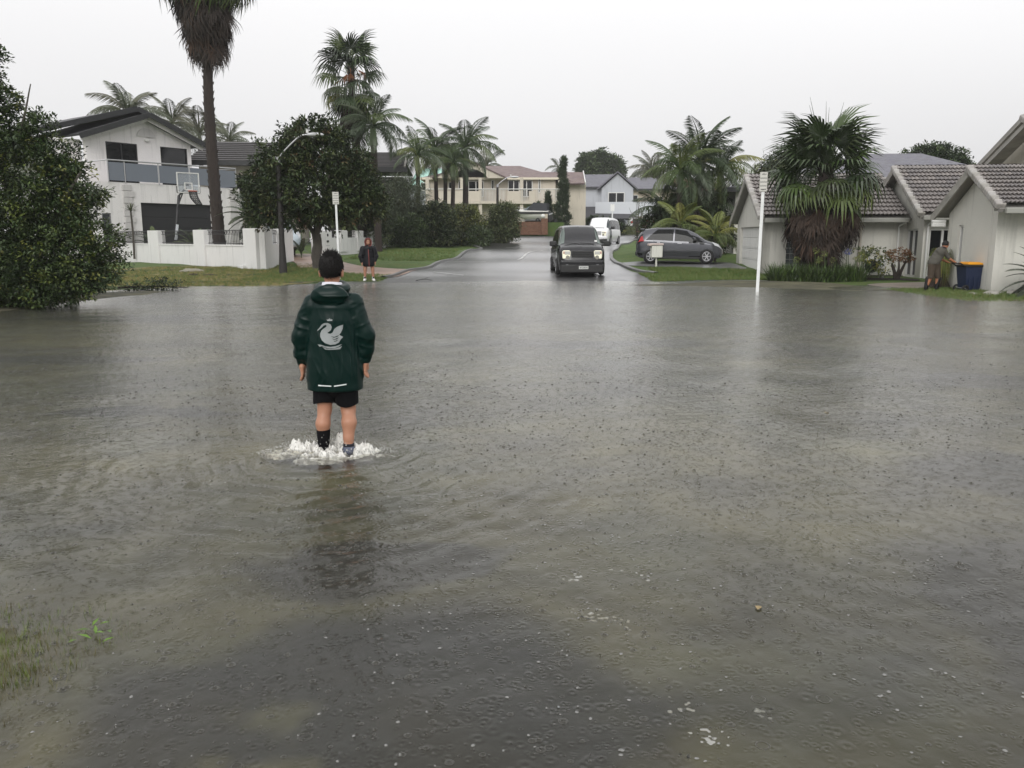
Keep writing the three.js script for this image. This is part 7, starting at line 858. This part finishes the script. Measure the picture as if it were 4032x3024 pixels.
{
  // churned water: a rough sheet that heaves up around the legs, frothy where it breaks
  seed(63); const lobes = [[-1.5, -5.95, 0.2, 0.12, 1], [-1.12, -5.93, 0.19, 0.12, 0.95], [-1.33, -5.8, 0.2, 0.08, 0.75], [-1.3, -6.04, 0.1, 0.06, 1.5], [-1.42, -6.03, 0.14, 0.08, 0.8], [-1.66, -5.84, 0.14, 0.05, 0.35], [-0.98, -5.86, 0.12, 0.05, 0.3], [-1.4, -5.7, 0.16, 0.05, 0.4]];
  const env = (x, z) => { let e = 0; for (const [a, b, rx, rz, k] of lobes) e = Math.max(e, k * (1 - sstep(0.25, 1.15, Math.hypot((x - a) / rx, (z - b) / rz) + 1.3 * (fbm(x * 16, z * 20, 4) - 0.5)))); return e; };
  const rg = (x, z) => 1 - Math.abs(2 * noise(x, z) - 1), gb2 = [], col = [], ix = [], nx = 210, nz = 120, x0 = -1.85, z0 = -6.2, dx = 1.05 / nx, dz = 0.6 / nz;
  for (let j = 0; j <= nz; j++) for (let i = 0; i <= nx; i++) { const x = x0 + i * dx, z = z0 + j * dz, e = env(x, z), r = 0.62 * rg(x * 22, z * 26) + 0.27 * rg(x * 48 + 3, z * 54) + 0.11 * rg(x * 100, z * 100 + 9), m = sstep(0.36, 0.66, fbm(x * 34 + 5, z * 38, 4) * 0.6 + r * 0.4 + (e - 0.5) * 0.25); gb2.push(x, e > 0.02 ? wave(x, z) - 0.014 + Math.pow(e, 1.5) * (0.0 + 0.105 * Math.pow(r, 2)) : -0.03, z); col.push(...mixc([0.16, 0.15, 0.125], [0.7, 0.69, 0.65], m)); }
  for (let j = 0; j < nz; j++) for (let i = 0; i < nx; i++) { const a = j * (nx + 1) + i; if (gb2[a * 3 + 1] > -0.02 || gb2[(a + nx + 2) * 3 + 1] > -0.02) ix.push(a, a + nx + 1, a + 1, a + 1, a + nx + 1, a + nx + 2); }
  const sg = new THREE.BufferGeometry(); sg.setAttribute('position', new THREE.Float32BufferAttribute(gb2, 3)); sg.setAttribute('color', new THREE.Float32BufferAttribute(col, 3)); sg.setIndex(ix); sg.computeVertexNormals();
  stuff('splash', new THREE.Mesh(sg, mat([1, 1, 1], { vertexColors: true, rough: 0.3 })), 'white churned water splashing up around the wading boy\'s legs', 'splash');
  const spray = []; for (let i = 0; i < 900; i++) { const [a, b, rx, rz, k] = pick(lobes), t = rr(0, 6.28), q = Math.sqrt(rnd()) * 1.25, x = a + Math.cos(t) * rx * q, z = b + Math.sin(t) * rz * q, s = rr(0.0012, 0.0042); spray.push([x, rr(0, 1) ** 1.6 * 0.2 * k * (1.25 - q) + 0.01, z, s, s * rr(0.8, 1.8), s]); }
  scatter('spray_drops', new THREE.SphereGeometry(1, 7, 5), mat([0.6, 0.6, 0.57], { rough: 0.1, transmission: 0.35 }), spray, 'flying spray drops around the boy\'s legs', 'spray');
  const fl = (pts, n, w, s) => { const o = []; const c = new THREE.CatmullRomCurve3(pts.map(([x, z]) => v3(x, 0, z))); for (let i = 0; i < n; i++) { const p = c.getPoint(rnd()), x = p.x + rr(-w, w), z = p.z + rr(-w, w); if (fbm(x * 10, z * 16, 3) < 0.5) continue; o.push([x, wave(x, z) - s * 0.2, z, rr(0.4, 1) * s]); } return o; };
  seed(64); const F = [...fl([[-1.85, -5.1], [-2.0, -5.25], [-2.02, -5.6], [-1.85, -5.85], [-1.75, -6.0]], 200, 0.05, 0.009), ...fl([[-1.85, -5.75], [-1.6, -5.7]], 120, 0.09, 0.008), ...fl([[-1.1, -5.4], [-0.95, -5.55], [-0.9, -5.8]], 90, 0.1, 0.009), ...fl([[-1.05, -7.2], [-0.75, -7.3], [-0.45, -7.3]], 160, 0.07, 0.008), ...fl([[0.25, -3.62], [0.45, -3.7], [0.65, -3.62]], 110, 0.04, 0.011), ...fl([[0.3, -3.25], [0.5, -3.1]], 90, 0.06, 0.01), ...fl([[0.55, -2.55], [0.72, -2.62], [0.85, -2.5]], 120, 0.05, 0.012), ...fl([[0.68, -2.2], [0.66, -2.15]], 60, 0.03, 0.016), ...fl([[0.55, -2.3], [0.65, -2.4]], 70, 0.05, 0.009)];
  lumps('foam', 'thin white foam streaks trailing over the brown water', 'foam', F, 0.006, mat([0.42, 0.415, 0.385], { rough: 0.3, transmission: 0.3 }));
}
{ // floating leaves, soil heaps on the verge, small twig by the road
  seed(65); [['single tan leaf floating on the right of the flood', 2.85, -7.3], ['yellow leaf floating near the foam on the right', 1.05, -3.3]].forEach(([l, x, z]) => { const t = thing('floating_leaf', l, 'leaf', [x, wave(x, z) + 0.006, z], rr(0, 3)), gb = new GB(); leafShape(gb, v3(-0.05, 0, 0), v3(1, 0, 0), v3(0, 1, 0), 0.06, 0.03, [0.3, 0.22, 0.1]); part(t, 'blade', gb.geo(), leafMat); });
  [['pale heap of sand on the verge below the wall', -13.1, -34.2, 0.5, 0.14, [0.45, 0.42, 0.33]], ['dark clod of soil beside the puddle on the verge', -12.3, -32.2, 0.22, 0.08, [0.06, 0.045, 0.03]], ['second dark clod of soil right of the first on the verge', -11.5, -31.8, 0.3, 0.08, [0.06, 0.045, 0.03]]].forEach(([l, x, z, r, h, c]) => { const t = thing('soil_heap', l, 'soil', [x, ground(x, z) - 0.01, z]), g = new THREE.SphereGeometry(1, 24, 10, 0, 6.2832, 0, Math.PI / 2), p = g.attributes.position; for (let i = 0; i < p.count; i++) { const k = 0.7 + 0.6 * noise3(p.getX(i) * 3 + x, p.getY(i) * 3, p.getZ(i) * 3); p.setXYZ(i, p.getX(i) * r * k, p.getY(i) * h * k, p.getZ(i) * r * k); } g.computeVertexNormals(); part(t, 'heap', planarUV(g), mat(c, { rough: 0.95, map: rep(T_conc, 2), bumpMap: rep(T_asphB, 2), bumpScale: 0.02 })); });
  const tw = thing('twig', 'small dark twig lying on the wet road beyond the child', 'twig', [-3.1, ground(-3.1, -29.4) + 0.03, -29.4], 0.4); part(tw, 'stick', merge([limb([[-0.3, 0, 0], [0, 0.05, 0.02], [0.3, 0, 0]], 0.015, 0.008, 5, 8), limb([[0, 0.04, 0], [0.15, 0.12, 0.03]], 0.008, 0.004, 5, 4)]), M_dark);
}

renderer.render(scene, camera);
